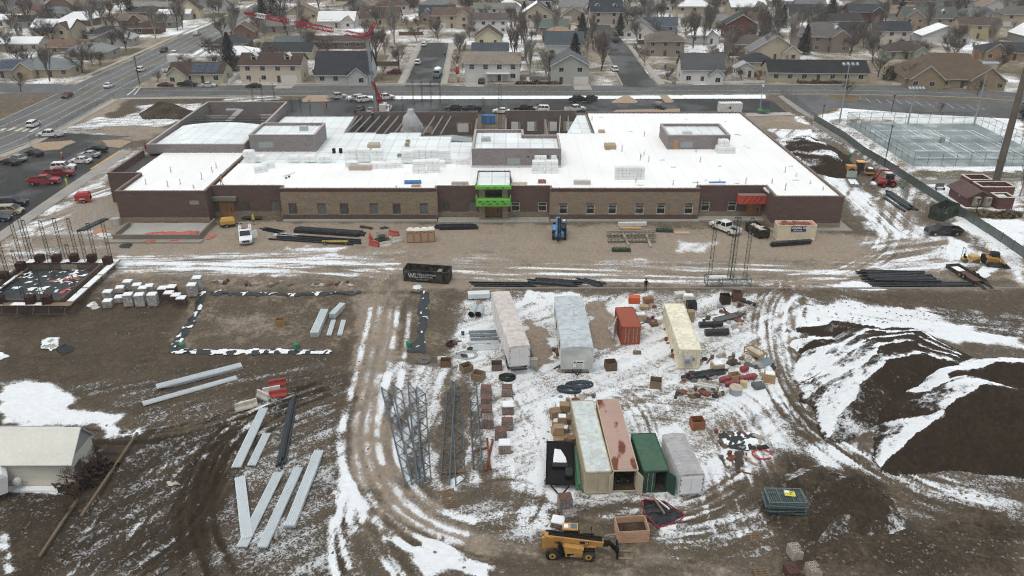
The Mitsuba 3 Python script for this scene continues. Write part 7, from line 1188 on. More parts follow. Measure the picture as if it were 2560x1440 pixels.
# fence with green grey screen along the right boundary
FN = [(78.6,205.6),(79.6,187.7),(79,174.6),(79.8,165.1),(79.8,158.1),(80.1,149.3),(80.4,139.8),(80.7,130.7),(80.9,122.2),(80.8,115.4),(80.6,106.9)]
fn = []
for k, (a, b) in enumerate(zip(FN[:-1], FN[1:])):
 x, y, L, an = along(a, b); m = max(1, int(L / 3)); c_, s_ = math.cos(math.radians(an)), math.sin(math.radians(an))
 for j in range(m):
  t0, t1 = -L / 2 + L * j / m, -L / 2 + L * (j + 1) / m; px = x + t0 * c_; py = y + t0 * s_
  fn.append(P('screen', [move(rings([A([(t0 + .05, -.015 + .05 * math.sin(j + k), .12), (t1 - .05, -.015, .1), (t1 - .05, .015, .1), (t0 + .05, .015 + .05 * math.sin(j + k), .12)]), A([(t0 + .05, -.02, 1.75), (t1 - .05, -.02, 1.72), (t1 - .05, .02, 1.72), (t0 + .05, .02, 1.75)])]), x, y, gz(px, py), an)], '#4d5d5c', 'plastic', DUSTY)); fn.append(P('post', tube((px, py, gz(px, py)), (px, py, gz(px, py) + 1.9), .04), '#3c4a48'))
thing('site_fence', fn, 0, 0, 0, 0, 'long construction fence with green grey screening along the right boundary', 'fence')
g0 = (80.2,161.4); thing('fence_banner', [P('', bx(-1.1, 1.1, -.09, -.04, .6, 1.6), '#a33a3c', style=DUSTY)], g0[0], g0[1], -64, None, 'red banner on the screened fence above the tractor', 'banner')
scene['net_mesh'] = mesh_screen(.35, [.1, .12, .12])
scene['link_mesh'] = mesh_screen(.16, [.12, .14, .14])
def chain_fence(pts, h, label, step=3.0, name='chain_link_fence'):
 ps = []
 for a, b in zip(pts[:-1], pts[1:]):
  L = math.hypot(b[0] - a[0], b[1] - a[1]); n = max(1, round(L / step))
  for j in range(n):
   q, q2 = mid(a, b, j / n), mid(a, b, (j + 1) / n); z = gz(*q); ps.append(P('post', tube((*q, z), (*q, z + h), .05), '#49524f'));
   ps.append(P('mesh', [quad((*q, z), (*q2, z), (*q2, z + h), (*q, z + h))], mat='link_mesh'))
  z = gz(*a); ps.append(P('rail', [tube((*a, z + t), (*b, gz(*b) + t), .035) for t in (h, h * .5)], '#49524f'))
 thing(name, ps, 0, 0, 0, 0, label, 'fence')
cxr = cx0 + 33.2
chain_fence([(cx0, cy1), (cx0, cy0), (cxr, cy0), (cxr, cy1), (cx0, cy1)], 3.0, 'tall dark chain link fence around the tennis courts')
chain_fence([(80.1,238),(81,227.8),(79.1,206.9)], 1.6, 'low chain link fence beside the court car park path', 3.5)
chain_fence([(-115.9,233.1),(-113.8,201.3),(-113.3,183.4)], 1.5, 'thin chain link fence along the left road pavement', 4)
for k in range(2):
 a = cx0 + 3.4 + k * 14.4; m = (cy0 + cy1) / 2
 thing('tennis_net', [P('post', tube((a + t, m, 0), (a + t, m, 1.15), .06), '#2f3a39') for t in (-.6, 11.6)] + [P('net', quad((a - .6, m, .1), (a + 11.6, m, .1), (a + 11.6, m, 1), (a - .6, m, 1)), mat='net_mesh'), P('tape', bx(a - .6, a + 11.6, m - .03, m + .03, .951, 1.05), '#a9b3b3')], 0, 0, 0, .03, ('left' if k == 0 else 'right') + ' tennis net on the wet green courts', 'net')
thing('court_box', [P('', bx(-.5, .5, -.3, .3, 0, 1.3), '#8da5a2')], cx0 + 15.6, (cy0 + cy1) / 2 + .5, 0, .03, 'pale box standing between the two tennis nets', 'box')
for p, h, n, lb in (((84.28,203.43), 14.8, 4, 'left tall floodlight pole of the tennis courts'), ((101.62,202.59), 9.0, 5, 'short floodlight pole behind the middle of the tennis courts'), ((118.12,201.75), 15.3, 6, 'right tall floodlight pole of the tennis courts')):
 thing('floodlight_pole', [P('pole', tube((0, 0, 0), (0, 0, h), .2, .12, 8), '#9aa5a8', 'metal'), P('cross_arm', bx(-1.8, 1.8, -.06, .06, h - .1, h + .05), '#7d888b')] + [P('lamp', move(box(0, 0, 0, .55, .9, .3), x, -.5, h + .1, 0, 25), '#aab6bc', 'metal') for x in np.linspace(-1.7, 1.7, n)], p[0], p[1], 0, None, lb, 'floodlight')
for p, h, lb in (((102.04,213.59), 5.0, 'thin dark park light behind the tennis courts'), ((80.75,205.99), 4, 'short black lamp post at the path end'), ((79.3,164.25), 9, 'dark slim pole between fence and courts'), ((82.74,133.9), 3.5, 'thin pole inside the fence by the brick hut')):
 thing('park_light', [P('pole', tube((0, 0, 0), (0, 0, h), .08), '#2f3436'), P('head', box(0, 0, h, .7, .3, .12), '#2b2f31')], p[0], p[1], 20, None, lb, 'lamp post')
pz = (94.38,149.08); thing('mono_pole', [P('shaft', tube((0, 0, 0), (0, 0, 32), .68, .5, 16), '#6a625b', style=CONC), P('cable_bridge', [bx(.4, 3.2, -.2, .2, 2.2, 2.35)] + [tube((x, 0, 0), (x, 0, 2.3), .05) for x in (.9, 1.4)], '#8d9a98', 'metal'), P('flange', tube((0, 0, 6.0), (0, 0, 6.15), .78, .78, 16), '#5d564f')], pz[0], pz[1], 0, 0, 'thick grey brown steel mast rising out of frame at the right', 'mast')
BR = '#6e4a45'
hut = [P('wall', [bx(84.1, 88.4, 139.7, 146.2, 0, 2.0), (lambda q: (np.stack([q[0][:, 0], 139.7 + q[0][:, 2], 2.0 + q[0][:, 1]], 1), q[1][:, ::-1]))(prism([(84.1, 0), (88.4, 0), (86.25, 1.05)], 0, 6.5))], BR, style=BRICK)]
hut += [P('roof', [slab([(86.25, 139.2, 3.2), (86.25, 146.8, 3.2), (x, 146.8, 1.85), (x, 139.2, 1.85)][:: (1 if x < 86 else -1)], .1)], '#6b5654', style=SHINGLE) for x in (83.6, 88.9)] + [P('air_conditioner', [rings([A([(x - .5, 139.05, .3), (x + .5, 139.05, .3), (x + .5, 139.7, .3), (x - .5, 139.7, .3)]), A([(x - .5, 138.75, .8), (x + .5, 138.75, .8), (x + .5, 139.7, .8), (x - .5, 139.7, .8)]), A([(x - .5, 138.75, 2.1), (x + .5, 138.75, 2.1), (x + .5, 139.7, 2.1), (x - .5, 139.7, 2.1)])])], '#a59f8d', kids=[P('grille', bx(x - .3, x + .35, 138.72, 138.749, 1.4, 2.0), '#77736a')]) for x in (85.6, 87.6)] + [P('vent_cover', box(84.05, 142.5, 1.2, .1, .35, .5), '#b7a9a0')]
thing('brick_hut', hut, 0, 0, 0, 0, 'small brick hut with brown gable roof and two air conditioners by the fence', 'hut')
def enclosure(x0, x1, y0, y1, h, label, extra=()):
 ps = [P('wall', [bx(x0, x1, y - .15, y + .15, 0, h)], BR, style=BRICK, kids=[P('coping', bx(x0 - .18, x1 + .18, y - .2, y + .2, h + .002, h + .1), '#c3b5ad')]) for y in (y0, y1)] + [P('wall', [bx(x - .15, x + .15, y0 + .15, y1 - .15, 0, h - .003)], BR, style=BRICK, kids=[P('coping', bx(x - .2, x + .2, y0 + .2, y1 - .2, h + .002, h + .1), '#c3b5ad')]) for x in (x0, x1)]
 thing('brick_enclosure', ps + list(extra), 0, 0, 0, 0, label, 'enclosure')
enclosure(89.5, 93.7, 149.2, 152.6, 2.2, 'rear brick equipment enclosure with white coping and a dark roof', [P('inner_roof', bx(89.7, 93.5, 149.4, 152.4, 1.5, 1.6), '#3b4a4b')])
enclosure(89.4, 95.6, 144.8, 148.0, 2.2, 'middle brick equipment enclosure at the foot of the thick mast', [P('cabinet', bx(91, 92, 146, 147, 0, 1.9), '#55595a')])
enclosure(89.2, 92.0, 138.6, 141.3, 2.2, 'front brick equipment enclosure holding a white cabinet', [P('cabinet', bx(89.6, 91.2, 139.6, 140.8, 0, 2.1), '#c4cccb')])
g0 = (84.12,149.57); thing('park_bench', [P('frame', bx(-.9, .9, -.3, .3, .4, .5), '#4d5957'), P('seat_snow', bx(-.7, .7, -.2, .2, .505, .58), mat='snow'), P('backrest', bx(-.9, .9, .28, .34, .5, 1.3), '#5b6866'), P('leg', [bx(x - .05, x + .05, -.3, .3, 0, .4) for x in (-.8, .8)], '#3d4644')], g0[0], g0[1], 5, None, 'grey slatted bench in the snow left of the brick hut', 'bench')
# fence panels stacked in the yard
ps = [P('panel', [move(join([bx(-1.75, 1.75, s * 1.0 - .03, s * 1.0 + .03, 0, .05) for s in (-1, 1)] + [bx(x - .03, x + .03, -.97, .97, 0, .05) for x in (-1.72, -.6, .6, 1.72)] + [bx(x - .012, x + .012, -.97, .97, .01, .03) for x in np.arange(-1.6, 1.65, .2)]), .16 * math.sin(k * 7), .12 * math.sin(k * 3), .1 + k * .1, 3.5 * math.sin(k * 5))], ('#3a4a4c', '#6d8082', '#4f6365')[k % 3], 'plastic') for k in range(14)]
g0 = (25.61,58.91); thing('fence_panel_stack', ps, g0[0], g0[1], -4, None, 'stack of grey green mesh fence panels right of the yard', 'fence panel')
thing('yellow_sign', [P('board', bx(-.5, .5, -.35, .35, 0, .04), '#d3cb1f'), P('marking', [box(x, y, .041, .14, .1, .004, 30) for x, y in ((-.2, .05), (.05, -.1), (.2, .12), (.05, .1))], '#2b2a14'), P('snow_patch', bx(-.45, -.05, .05, .35, .046, .1), mat='snow')], g0[0] + .5, g0[1] + .3, -8, -1.2 + 1.52, 'bright yellow sign with black marks on the fence panel stack', 'sign')
# shed, camper and fence timbers at the lower left
zb = -1.2; sh = [P('wall', [bx(-75, -42.6, 62.0, 66.2, zb, 1.9)], '#c6c0b6', style=CONC), P('gable', [(lambda q: (np.stack([-42.9 + q[0][:, 2], 62.0 + q[0][:, 0], 1.9 + q[0][:, 1]], 1), q[1]))(prism([(0, 0), (4.2, 0), (2.6, 2.1)], 0, .3))], '#8f9294', style=SIDING)]
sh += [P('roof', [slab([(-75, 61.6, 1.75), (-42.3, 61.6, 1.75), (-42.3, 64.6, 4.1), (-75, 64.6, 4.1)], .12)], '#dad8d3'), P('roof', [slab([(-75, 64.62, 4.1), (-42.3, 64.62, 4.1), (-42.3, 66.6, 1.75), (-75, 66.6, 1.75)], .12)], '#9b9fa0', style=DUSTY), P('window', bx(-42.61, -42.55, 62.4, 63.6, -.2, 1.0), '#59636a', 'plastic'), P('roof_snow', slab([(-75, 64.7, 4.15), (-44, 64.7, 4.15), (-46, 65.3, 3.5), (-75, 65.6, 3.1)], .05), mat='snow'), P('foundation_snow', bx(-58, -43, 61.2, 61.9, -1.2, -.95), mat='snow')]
thing('storage_shed', sh, 0, 0, 0, 0, 'long pale shed with grey gable cut by the lower left edge', 'shed')
g0 = (-48.6,59.47); thing('camper_trailer', [P('body', rings([A([(-4, -1.1, .7), (1.2, -1.1, .7), (1.2, 1.1, .7), (-4, 1.1, .7)]), A([(-4, -1.1, 2.6), (1.6, -1.1, 2.4), (1.6, 1.1, 2.4), (-4, 1.1, 2.6)]), A([(-4, -1, 2.9), (1.2, -1, 2.8), (1.2, 1, 2.8), (-4, 1, 2.9)])]), '#d5d7d8', 'gloss'), P('gas_bottle', sphere(.4, (2.1, 0, .9), 2, 1, 1, 1.1), '#d9dadb', 'gloss'), P('tow_bar', [bar((1.2, s * .8, .6), (3.2, 0, .6), .1, .1) for s in (-1, 1)], '#9b9b9a'), P('chassis', bx(-4, 1.2, -1, 1, .45, .7), '#3b3a39')] + [wheel(-1.8, s * 1.0, .36, .22) for s in (-1, 1)], g0[0] - 1.2, g0[1] + 1, 35, None, 'white camper trailer cut by the lower left edge', 'trailer')
for a, b, lb in (((-39.81,57.27), (-40.13,70.26), 'long weathered timber edging on the mud right of the shed'), ((-41.07,52.36), (-41.43,59.8), 'leaning fence rail below the shrubs at lower left')): bundle('timber_edging', a, b, [(0, .15, .22, .22, 0, '#7b6a57')], lb, 'timber', None, style=WOOD, mat='matte')
# ================================================================ things lying and standing on the roofs
ZR = 5.5
def roof_box(x, y, w, d, h, label, col='#e6e9ea', name='insulation_bundle', cat='insulation bundle', z=ZR, group=None, rz=0, mat='plastic'):
 n = 3; g = [rings([A([(-w / 2, -d / 2, 0), (w / 2, -d / 2, 0), (w / 2, d / 2, 0), (-w / 2, d / 2, 0)]), A([(-w / 2, -d / 2, h - .12), (w / 2, -d / 2, h - .12), (w / 2, d / 2, h - .12), (-w / 2, d / 2, h - .12)]), A([(-w / 2 + .14, -d / 2 + .12, h), (w / 2 - .14, -d / 2 + .12, h), (w / 2 - .14, d / 2 - .12, h), (-w / 2 + .14, d / 2 - .12, h)])])]
 return thing(name, [P('wrap', g, col, mat), P('strap', [bx(-w / 2 - .01, w / 2 + .01, -d / 2 - .012, -d / 2 - .003, h * .48, h * .52), bx(-.03, .03, -d / 2 - .014, -d / 2 - .004, .05, h - .12)], '#9aa3a6')], x, y, rz, z, label, cat, group)
IG = 'white wrapped insulation bundles on the roof'; r = np.random.default_rng(5)
for k, (u, lay) in enumerate((((-50.81,150.14), 1), ((-49.17,150.95), 0), ((-42.47,150.68), 0), ((-39.35,150.68), 0), ((-36.39,150.68), 0), ((-31.38,150.95), 1), ((-28.88,150.95), 1), ((-26.15,150.95), 1), ((-30.45,146.7), 0), ((-25.65,146.18), 0), ((-23.68,146.18), 0), ((-22.08,146.7), 0), ((-20.2,150.14), 1), ((-17.95,150.95), 1), ((-15.61,150.95), 1), ((-13.07,150.41), 1), ((-17.29,143.14), 1), ((-14.72,143.64), 1), ((-16.44,147.48), 0), ((-13.9,147.22), 0), ((-9.63,148.8), 0), ((4.84,143.14), 1), ((7.45,143.14), 1), ((5.33,146.7), 1), ((8.4,147.22), 1), ((-47.09,143.64), 0), ((-46.29,146.18), 0))):
 for l in range(lay + 1): roof_box(u[0] + r.uniform(-.1, .1), u[1] + r.uniform(-.1, .1), 2.3 if k > 2 else 2.0, 1.3, 1.2, 'white wrapped insulation bundle on the front roof strip', z=ZR + 1.21 * l, group=IG, rz=r.uniform(-3, 3) if k < 24 else 25)
for i in range(4):
 for j in range(2): roof_box(19.3 + i * 1.35, 139.5, 1.3, 1.25, 1.15, 'white block of the four by two stack on the right roof', '#dfe1e1', z=ZR + j * 1.17, group='white block stack on the right roof')
for u, w, d, h, c_, lb in (((-28.4,160.25), 2.4, 2.0, 1.0, '#b3a48d', 'tan topped roof curb on the bluish deck'), ((20.14,160.14), 2.3, 2.2, .9, '#a89478', 'tan roof curb on the white roof right of the middle penthouse'), ((19.7,172.75), 1.4, 1.2, .6, '#b09c82', 'small tan roof hatch in the back of the white roof'), ((-21.78,162.08), .9, .7, .5, '#8f8265', 'small curb on the bluish deck, front one of a pair'), ((-21.95,164.9), .9, .7, .5, '#8f8265', 'small curb on the bluish deck, rear one of a pair'), ((-22.27,154.13), 1.0, .6, .5, '#84725a', 'small curb among the insulation bundles'), ((-5.14,154.58), 1.8, 1.3, .8, '#a9b2b2', 'grey duct curb at the left of the middle penthouse roof'), ((3.87,150.76), 1.7, 1.3, .9, '#a1a9aa', 'grey unit at the right of the middle penthouse roof'), ((-43.34,163.91), 1.6, 1.1, 1.0, '#a7b1b3', 'grey roof vent on the left penthouse'), ((36.25,162.46), 1.8, 1.2, .6, '#c4cccc', 'white curb on the right penthouse roof'), ((-28.59,145.16), 4.2, 1.2, .9, '#b2a29b', 'pallet of reddish roofing material among the white bundles'), ((5.39,137.16), 1.4, .8, .6, '#8d5f50', 'rusty crate on the roof right of the green entrance'), ((12.51,136.47), 3.0, .9, .7, '#b5b3ae', 'slatted grey frame on the front roof edge'), ((-9.28,136.24), 3.0, .7, .5, '#a8a49b', 'tan pallet on the roof left of the green entrance'), ((1.43,136.47), 2.6, .9, .3, '#b9ad9a', 'loose boards on the roof right of the green entrance'), ((-17.01,135.11), 1.6, .8, .3, '#a88a72', 'tan scrap on the roof edge by the blue roll')):
 roof_box(u[0], u[1], w, d, h, lb, c_, 'roof_curb', 'roof curb', z=ZR if h < 8 and '8.5' else ZR, mat='matte') if 'penthouse' not in lb.replace('right of the middle penthouse', '') else roof_box(u[0], u[1], w, d, h, lb, c_, 'roof_unit', 'roof unit', z=8.5 if 'middle' in lb else 8.2 if 'left' in lb else 7.9, mat='matte')
for u, L, c_, lb in (((-17.75,136.7), 3.0, '#2f76b5', 'blue wrapped roll on the front roof edge'), ((36.67,136.47), 3.0, '#3d7fc0', 'thin blue bar on the right front roof edge')):
 thing('blue_roll', [P('', tube((-L / 2, 0, .35), (L / 2, 0, .35), .33 if 'roll' in lb else .15, n=10), c_, 'plastic')], u[0], u[1], 2, ZR, lb, 'roll')
roof_box(43.0, 157.0, 3.6, 2.2, 1.3, 'white wrapped air handler before the right penthouse, lower body', '#d4d8da', 'air_handler', 'air handler'); roof_box(42.6, 157.2, 2.0, 1.6, 1.3, 'upper box of the white wrapped air handler', '#dde0e1', 'air_handler', 'air handler', z=ZR + 1.3)
r = np.random.default_rng(31); pip = [(32.6,134.2),(37.4,137.6),(41.9,136.9),(46.6,136.9),(51,143.6),(52.3,141.2),(53.5,136.9),(54.4,133.1),(47.8,133.1),(37.2,157.2),(36.6,150.4),(25.1,151.5),(28.6,169.7),(22.3,137.6),(28.7,136),(-20.4,134.2),(0,136.5),(-8.5,135.3),(26.5,155.7),(26.6,150.4),(22.3,157.8),(18.6,184.1)] + [(-64.2,144.6),(-59.7,137.4),(-56.4,144.6),(-56.8,140.2),(-65.9,137.4),(-56.5,135.1),(-61.4,136),(-56.5,147.2)]
for k, (x, y) in enumerate(pip): thing('roof_pipe', [P('pipe', tube((0, 0, 0), (0, 0, r.uniform(.5, 1.3)), .06, n=6), '#6d6f70'), P('flashing', tube((0, 0, 0), (0, 0, .12), .28, .1, 8), '#b5b8b9')], x, y, 0, ZR if k < 22 else 5.2, 'short vent pipe standing on the white roof', 'vent pipe', 'vent pipes on the white roofs')
for k in range(26):
 x, y = r.uniform(18, 54), r.uniform(135, 188)
 if 31 < x < 45 and 155 < y < 170: continue
 thing('roof_drain', [P('', box(0, 0, 0, r.uniform(.5, 1.3), .3, .05), '#a3a5a6')], x, y, 0, ZR, 'flat grey plate on the large white roof', 'roof plate', 'flat grey plates on the large white roof')
sh_ = [A([((2.6 - .25 * k) * (1 + .2 * math.sin(3 * t + k)) * math.cos(t) * (1 if k < 5 else .6), (2.2 - .2 * k) * math.sin(t) * (1 + .15 * math.cos(2 * t + k)), k * .85) for t in np.arange(14) * math.pi / 7]) for k in range(7)]
g0 = (-23.23,176.96); thing('plastic_shroud', [P('', rings(sh_), '#a9abac', 'plastic')], g0[0] + .5, g0[1] + 1.5, 0, 4.2, 'tall heap shrouded in translucent white plastic among the open rooms', 'plastic shroud')
thing('roof_cart', [P('frame', bar((-1, 0, .4), (1.2, 0, .9), .08, .06), '#6d6a63')] + [wheel(.3 * s - .2, s * .35, .2, .1) for s in (-1, 1)], (-40.78,139.98)[0], (-40.78,139.98)[1], 20, ZR, 'small two wheeled cart on the left front roof', 'cart')
for u, lb in (((-36.03,157.28), 'left'), ((-34.65,157.28), 'right')): thing('tar_drum', [P('', tube((0, 0, 0), (0, 0, .9), .35, n=10), '#1d1f21')], u[0], u[1], 0, 5.3, lb + ' black drum on the bluish deck', 'drum')
# ================================================================ people
def person(at, rz, top, legs, label, z=None, hat=None, hair='#2a2320', s=1.0, step=.12, skin='#9c7258'):
 import manifold3d as m3
 def bone(a, b, ra, rb):
  S = lambda p, q: m3.Manifold.sphere(q, 12).translate(list(p)); return m3.Manifold.batch_hull([S(a, ra), S(b, rb)])
 J = [((0, 0, 1.0), (0, 0, 1.42), .155, .17), ((0, -.16, 1.42), (0, .16, 1.42), .09, .09), ((0, 0, 1.45), (.01, 0, 1.55), .06, .055), ((.02, 0, 1.64), (.01, 0, 1.7), .09, .1)]
 for q in (-1, 1):
  f = q * step; J += [((0, q * .09, .95), (f, q * .1, .5), .095, .065), ((f, q * .1, .5), (f - .03, q * .1, .09), .062, .045), ((f - .04, q * .1, .05), (f + .16, q * .11, .04), .045, .035), ((0, q * .2, 1.4), (.04, q * .27, 1.12), .06, .046), ((.04, q * .27, 1.12), (.16, q * .24, .9), .044, .034), ((.16, q * .24, .9), (.2, q * .235, .84), .04, .034)]
  J += [((.2, q * .235 + j * .014, .83), (.22 + .005 * abs(j), q * .235 + j * .016, .76 + .008 * abs(j)), .011, .009) for j in (-1.5, -.5, .5, 1.5)] + [((.2, q * .21, .86), (.25, q * .2, .81), .012, .01)]
 J += [((.11, 0, 1.64), (.125, 0, 1.63), .016, .014), ((.01, -.1, 1.66), (.01, -.11, 1.66), .022, .015), ((.01, .1, 1.66), (.01, .11, 1.66), .022, .015)]
 m = m3.Manifold();
 for b in J: m = m + bone(*b)
 m = m.to_mesh(); v, f = A(m.vert_properties)[:, :3], A(m.tri_verts); c_ = v[f].mean(1); zz_ = c_[:, 2]; out = np.abs(c_[:, 1]) > .19
 kind = np.where(zz_ > 1.5, 0, np.where((zz_ < .9) & out & (zz_ > .7), 0, np.where(zz_ > .93, 1, np.where(zz_ < .09, 3, 2)))); kind = np.where(out & (zz_ > .9) & (zz_ < 1.5), 1, kind)
 cols = [skin, top, legs, '#1c1917']; v2, us = v[f].reshape(-1, 3), np.repeat([[pack(cols[k]), 0.0] for k in kind], 3, 0)
 body = ('body', mikit.ply((v2, np.arange(len(v2)).reshape(-1, 3)), 'matte', uv=us), [], None, None)
 hp = sphere(.125, (.0, 0, 1.72), 2, 1, .9, .75) if not hat else join([sphere(.135, (0, 0, 1.73), 2, 1.1, .95, .75), tube((.02, 0, 1.71), (.02, 0, 1.73), .17, .15, 12)])
 thing('person', [body, P('hard_hat' if hat else 'hair', [hp], hat or hair), P('eye', [sphere(.013, (.108, q * .035, 1.67), 1) for q in (-1, 1)], '#15110f'), P('mouth', [box(.104, 0, 1.585, .012, .045, .01)], '#6b3f37')], at[0], at[1], rz, z, label, 'person', s=s)
person((19.34,103.9), 80, '#17181b', '#3a4a5e', 'person in black jacket and blue jeans standing at the terrace edge', step=.05, s=1.1)
person((-98.4,169.61), 200, '#d4562c', '#2b3242', 'person in orange vest walking across the left car park', hat='#d8d3c8', s=1.1)
person((-88.55,151.81), 30, '#c3d63a', '#b9c94a', 'person in lime yellow jacket beside the red pickup', step=.05, s=1.1)
person((-51.65,221.7), 270, '#cf5138', '#2d2c33', 'person in orange vest by the grey pickup behind the gymnasium', hat='#d9dcdd', s=1.1)
person((-83.41,177.25), 100, '#b53b30', '#39434f', 'person in red vest at the rear corner of the left white roof', s=1.1)
person((-45.13,130.51), 250, '#b9b93a', '#3a3d42', 'person in yellow jacket behind the white service truck', hat='#e0c22c', s=1.05)
person((-32.66,186.18), 250, '#2d3138', '#343c4a', 'person with white hard hat on the joists of the open rooms', 4.9, hat='#e3e5e6', s=1.1)
person((-51.75,136.01), 0, '#c2703a', '#4a4642', 'person in orange jacket at the left end of the front roof', ZR, s=1.05)
# ================================================================ the neighbourhood: houses, sheds, fences
HPOS = []
def hip(w, d, h0, p, o=.5, gable=None):
 """roof planes over a w x d plan; gable 'x' or 'y' is the ridge direction, None a hip"""
 w, d = w / 2 + o, d / 2 + o; z0 = h0 - o * p * .6
 if gable == 'x': r = h0 + d * p; return [[(-w, -d, z0), (w, -d, z0), (w, 0, r), (-w, 0, r)], [(w, d, z0), (-w, d, z0), (-w, 0, r), (w, 0, r)]], r
 if gable == 'y': r = h0 + w * p; return [[(-w, d, z0), (-w, -d, z0), (0, -d, r), (0, d, r)], [(w, -d, z0), (w, d, z0), (0, d, r), (0, -d, r)]], r
 m = min(w, d); r = h0 + m * p; a, b = (w - m, 0) if w > d else (0, d - m)
 return [[(-w, -d, z0), (w, -d, z0), (a, -b, r), (-a, -b, r)], [(w, -d, z0), (w, d, z0), (a, b, r), (a, -b, r)], [(w, d, z0), (-w, d, z0), (-a, b, r), (a, b, r)], [(-w, d, z0), (-w, -d, z0), (-a, -b, r), (-a, b, r)]], r
def planes(ps, mv, th=.14):
 out = []
 for q in ps:
  q = [A(k, float) for k in q]; q = [k for i, k in enumerate(q) if np.linalg.norm(k - q[i - 1]) > 1e-6]; out.append(move(slab(q, th), *mv))
 return out
def house(at, w, d, st, rz, roof, pitch, wc, rc, fl, label, far=False):
 h = 2.8 * st + .2; HPOS.append((*at, max(w, d) * .55)); tr = '#c3c2bd'; gb = {'x': 'x', 'y': 'y'}.get(roof); bk = BRICK if 'b' in fl else SIDING
 ps, walls = [], [box(0, 0, 0, w, d, h)]; rp, r = hip(w, d, h, pitch, .5, gb)
 if gb:
  t = [(-w / 2, 0), (w / 2, 0), (0, w / 2 * pitch)] if gb == 'y' else [(-d / 2, 0), (d / 2, 0), (0, d / 2 * pitch)]; v, f = prism(t, 0, d if gb == 'y' else w); v = v - [0, 0, (d if gb == 'y' else w) / 2]
  walls.append((np.stack([v[:, 0], v[:, 2], v[:, 1] + h], 1) if gb == 'y' else np.stack([v[:, 2], v[:, 0], v[:, 1] + h], 1), f if gb == 'x' else f[:, ::-1]))
 rkids = [P('fascia', [bx(-w / 2 - .5, w / 2 + .5, -d / 2 - .58, -d / 2 - .505, h - .38, h - .2)], tr)] if roof != 'y' else [P('fascia', [bar((s * (w / 2 + .5), -d / 2 - .53, h - .15), (0, -d / 2 - .53, r + .02), .06, .25) for s in (-1, 1)], tr)]
 if 'c' in fl: rkids.append(P('chimney', bx(w * .27, w * .27 + .9, .2, 1.1, h, r + .9), '#8c6f60', style=BRICK))
 if 's' in fl:
  q = A(rp[0], float); m = q.mean(0); n = np.cross(q[1] - q[0], q[2] - q[0]); n /= np.linalg.norm(n); rkids.append(P('roof_snow', [slab(list(m + (q - m) * .95 + n * .16), .12)] + ([slab(list(A(rp[1]).mean(0) + (A(rp[1]) - A(rp[1]).mean(0)) * .93 + [0, 0, .2]), .1)] if len(rp) > 2 else []), mat='snow'))
 if 'S' in fl:
  q = A(rp[0], float); e1, e2 = q[1] - q[0], (q[3] - q[0] + q[2] - q[1]) / 2; n = np.cross(e1, e2); n /= np.linalg.norm(n)
  for i in range(4):
   for j in range(3): o = q[0] + e1 * (.42 + .12 * i) + e2 * (.12 + .26 * j) + n * .08; rkids.append(P('solar_panel', [rings([A([o, o + e1 * .112, o + e1 * .112 + e2 * .24, o + e2 * .24]), A([o, o + e1 * .112, o + e1 * .112 + e2 * .24, o + e2 * .24]) + n * .06])], '#20324f', 'gloss'))
 for x in ((-.28, .28) if 'd' in fl else ()):
  y0, z0 = -d / 2 * .62, h + d / 2 * pitch * .25; rkids.append(P('dormer', [bx(x * w - 1, x * w + 1, y0, 0, z0 - .6, z0 + 1.5)] + [slab([(x * w - 1.25 * s, y0 - .3, z0 + 1.4), (x * w - 1.25 * s, .6, z0 + 1.4), (x * w, .6, z0 + 2.3), (x * w, y0 - .3, z0 + 2.3)], .1) for s in (-1, 1)], tr)); rkids.append(P('dormer_window', bx(x * w - .55, x * w + .55, y0 - .06, y0 - .002, z0, z0 + 1.3), mat='glass'))
 wings = []
 for k, s in (('w', -1), ('W', 1)):
  if k in fl:
   ww, wd, wx = w * .34, 2.6, s * w * .3; hh = 2.9 if st < 2 or 'l' in fl else h; wings.append((wx, ww)); walls.append(box(wx, -d / 2 - wd / 2, 0, ww, wd, hh)); v, f = prism([(-ww / 2, 0), (ww / 2, 0), (0, ww / 2 * .75)], 0, .25); walls.append((np.stack([v[:, 0] + wx, v[:, 2] - d / 2 - wd, v[:, 1] + hh], 1), f[:, ::-1]))
   q, _ = hip(ww, wd + 3.4, hh, .75, .35, 'y'); rkids.append(P('gable_roof', planes(q, (wx, -d / 2 - wd / 2 + 1.7, 0)), rc, style=SHINGLE)); rkids.append(P('fascia', [bar((wx + t * (ww / 2 + .35), -d / 2 - wd - .4, hh - .1), (wx, -d / 2 - wd - .4, hh + (ww / 2 + .35) * .75 + .05), .06, .22) for t in (-1, 1)], tr))
 ps += [P('wall', walls, wc, style=bk), P('roof', planes(rp, (0, 0, 0)), rc, style=SHINGLE, kids=rkids)]
 gx = -w * .3 if 'g' in fl else w * .3 if 'G' in fl else None
 def fy(x):
  return -d / 2 - (2.6 if any(abs(x - a) < b / 2 for a, b in wings) else 0)
 if gx is not None: ps.append(P('garage_door', bx(gx - min(2.5, w * .2), gx + min(2.5, w * .2), fy(gx) - .06, fy(gx) - .003, .05, 2.25), '#d3d2cc', style=SIDING));
 if gx is not None and not far: g1_ = bx(gx - 2.7, gx + 2.7, fy(gx) - 9, fy(gx) - .1, .02, .07); ps.append(P('driveway', g1_, '#96938d', style=CONC))
 nw = max(2, int(w / (5.5 if far else 4.2))); xs_ = (np.arange(nw) + .5) / nw * w - w / 2; dx = xs_[nw // 2] if gx is None or abs(xs_[nw // 2] - gx) > 3 else xs_[0 if gx > 0 else -1]
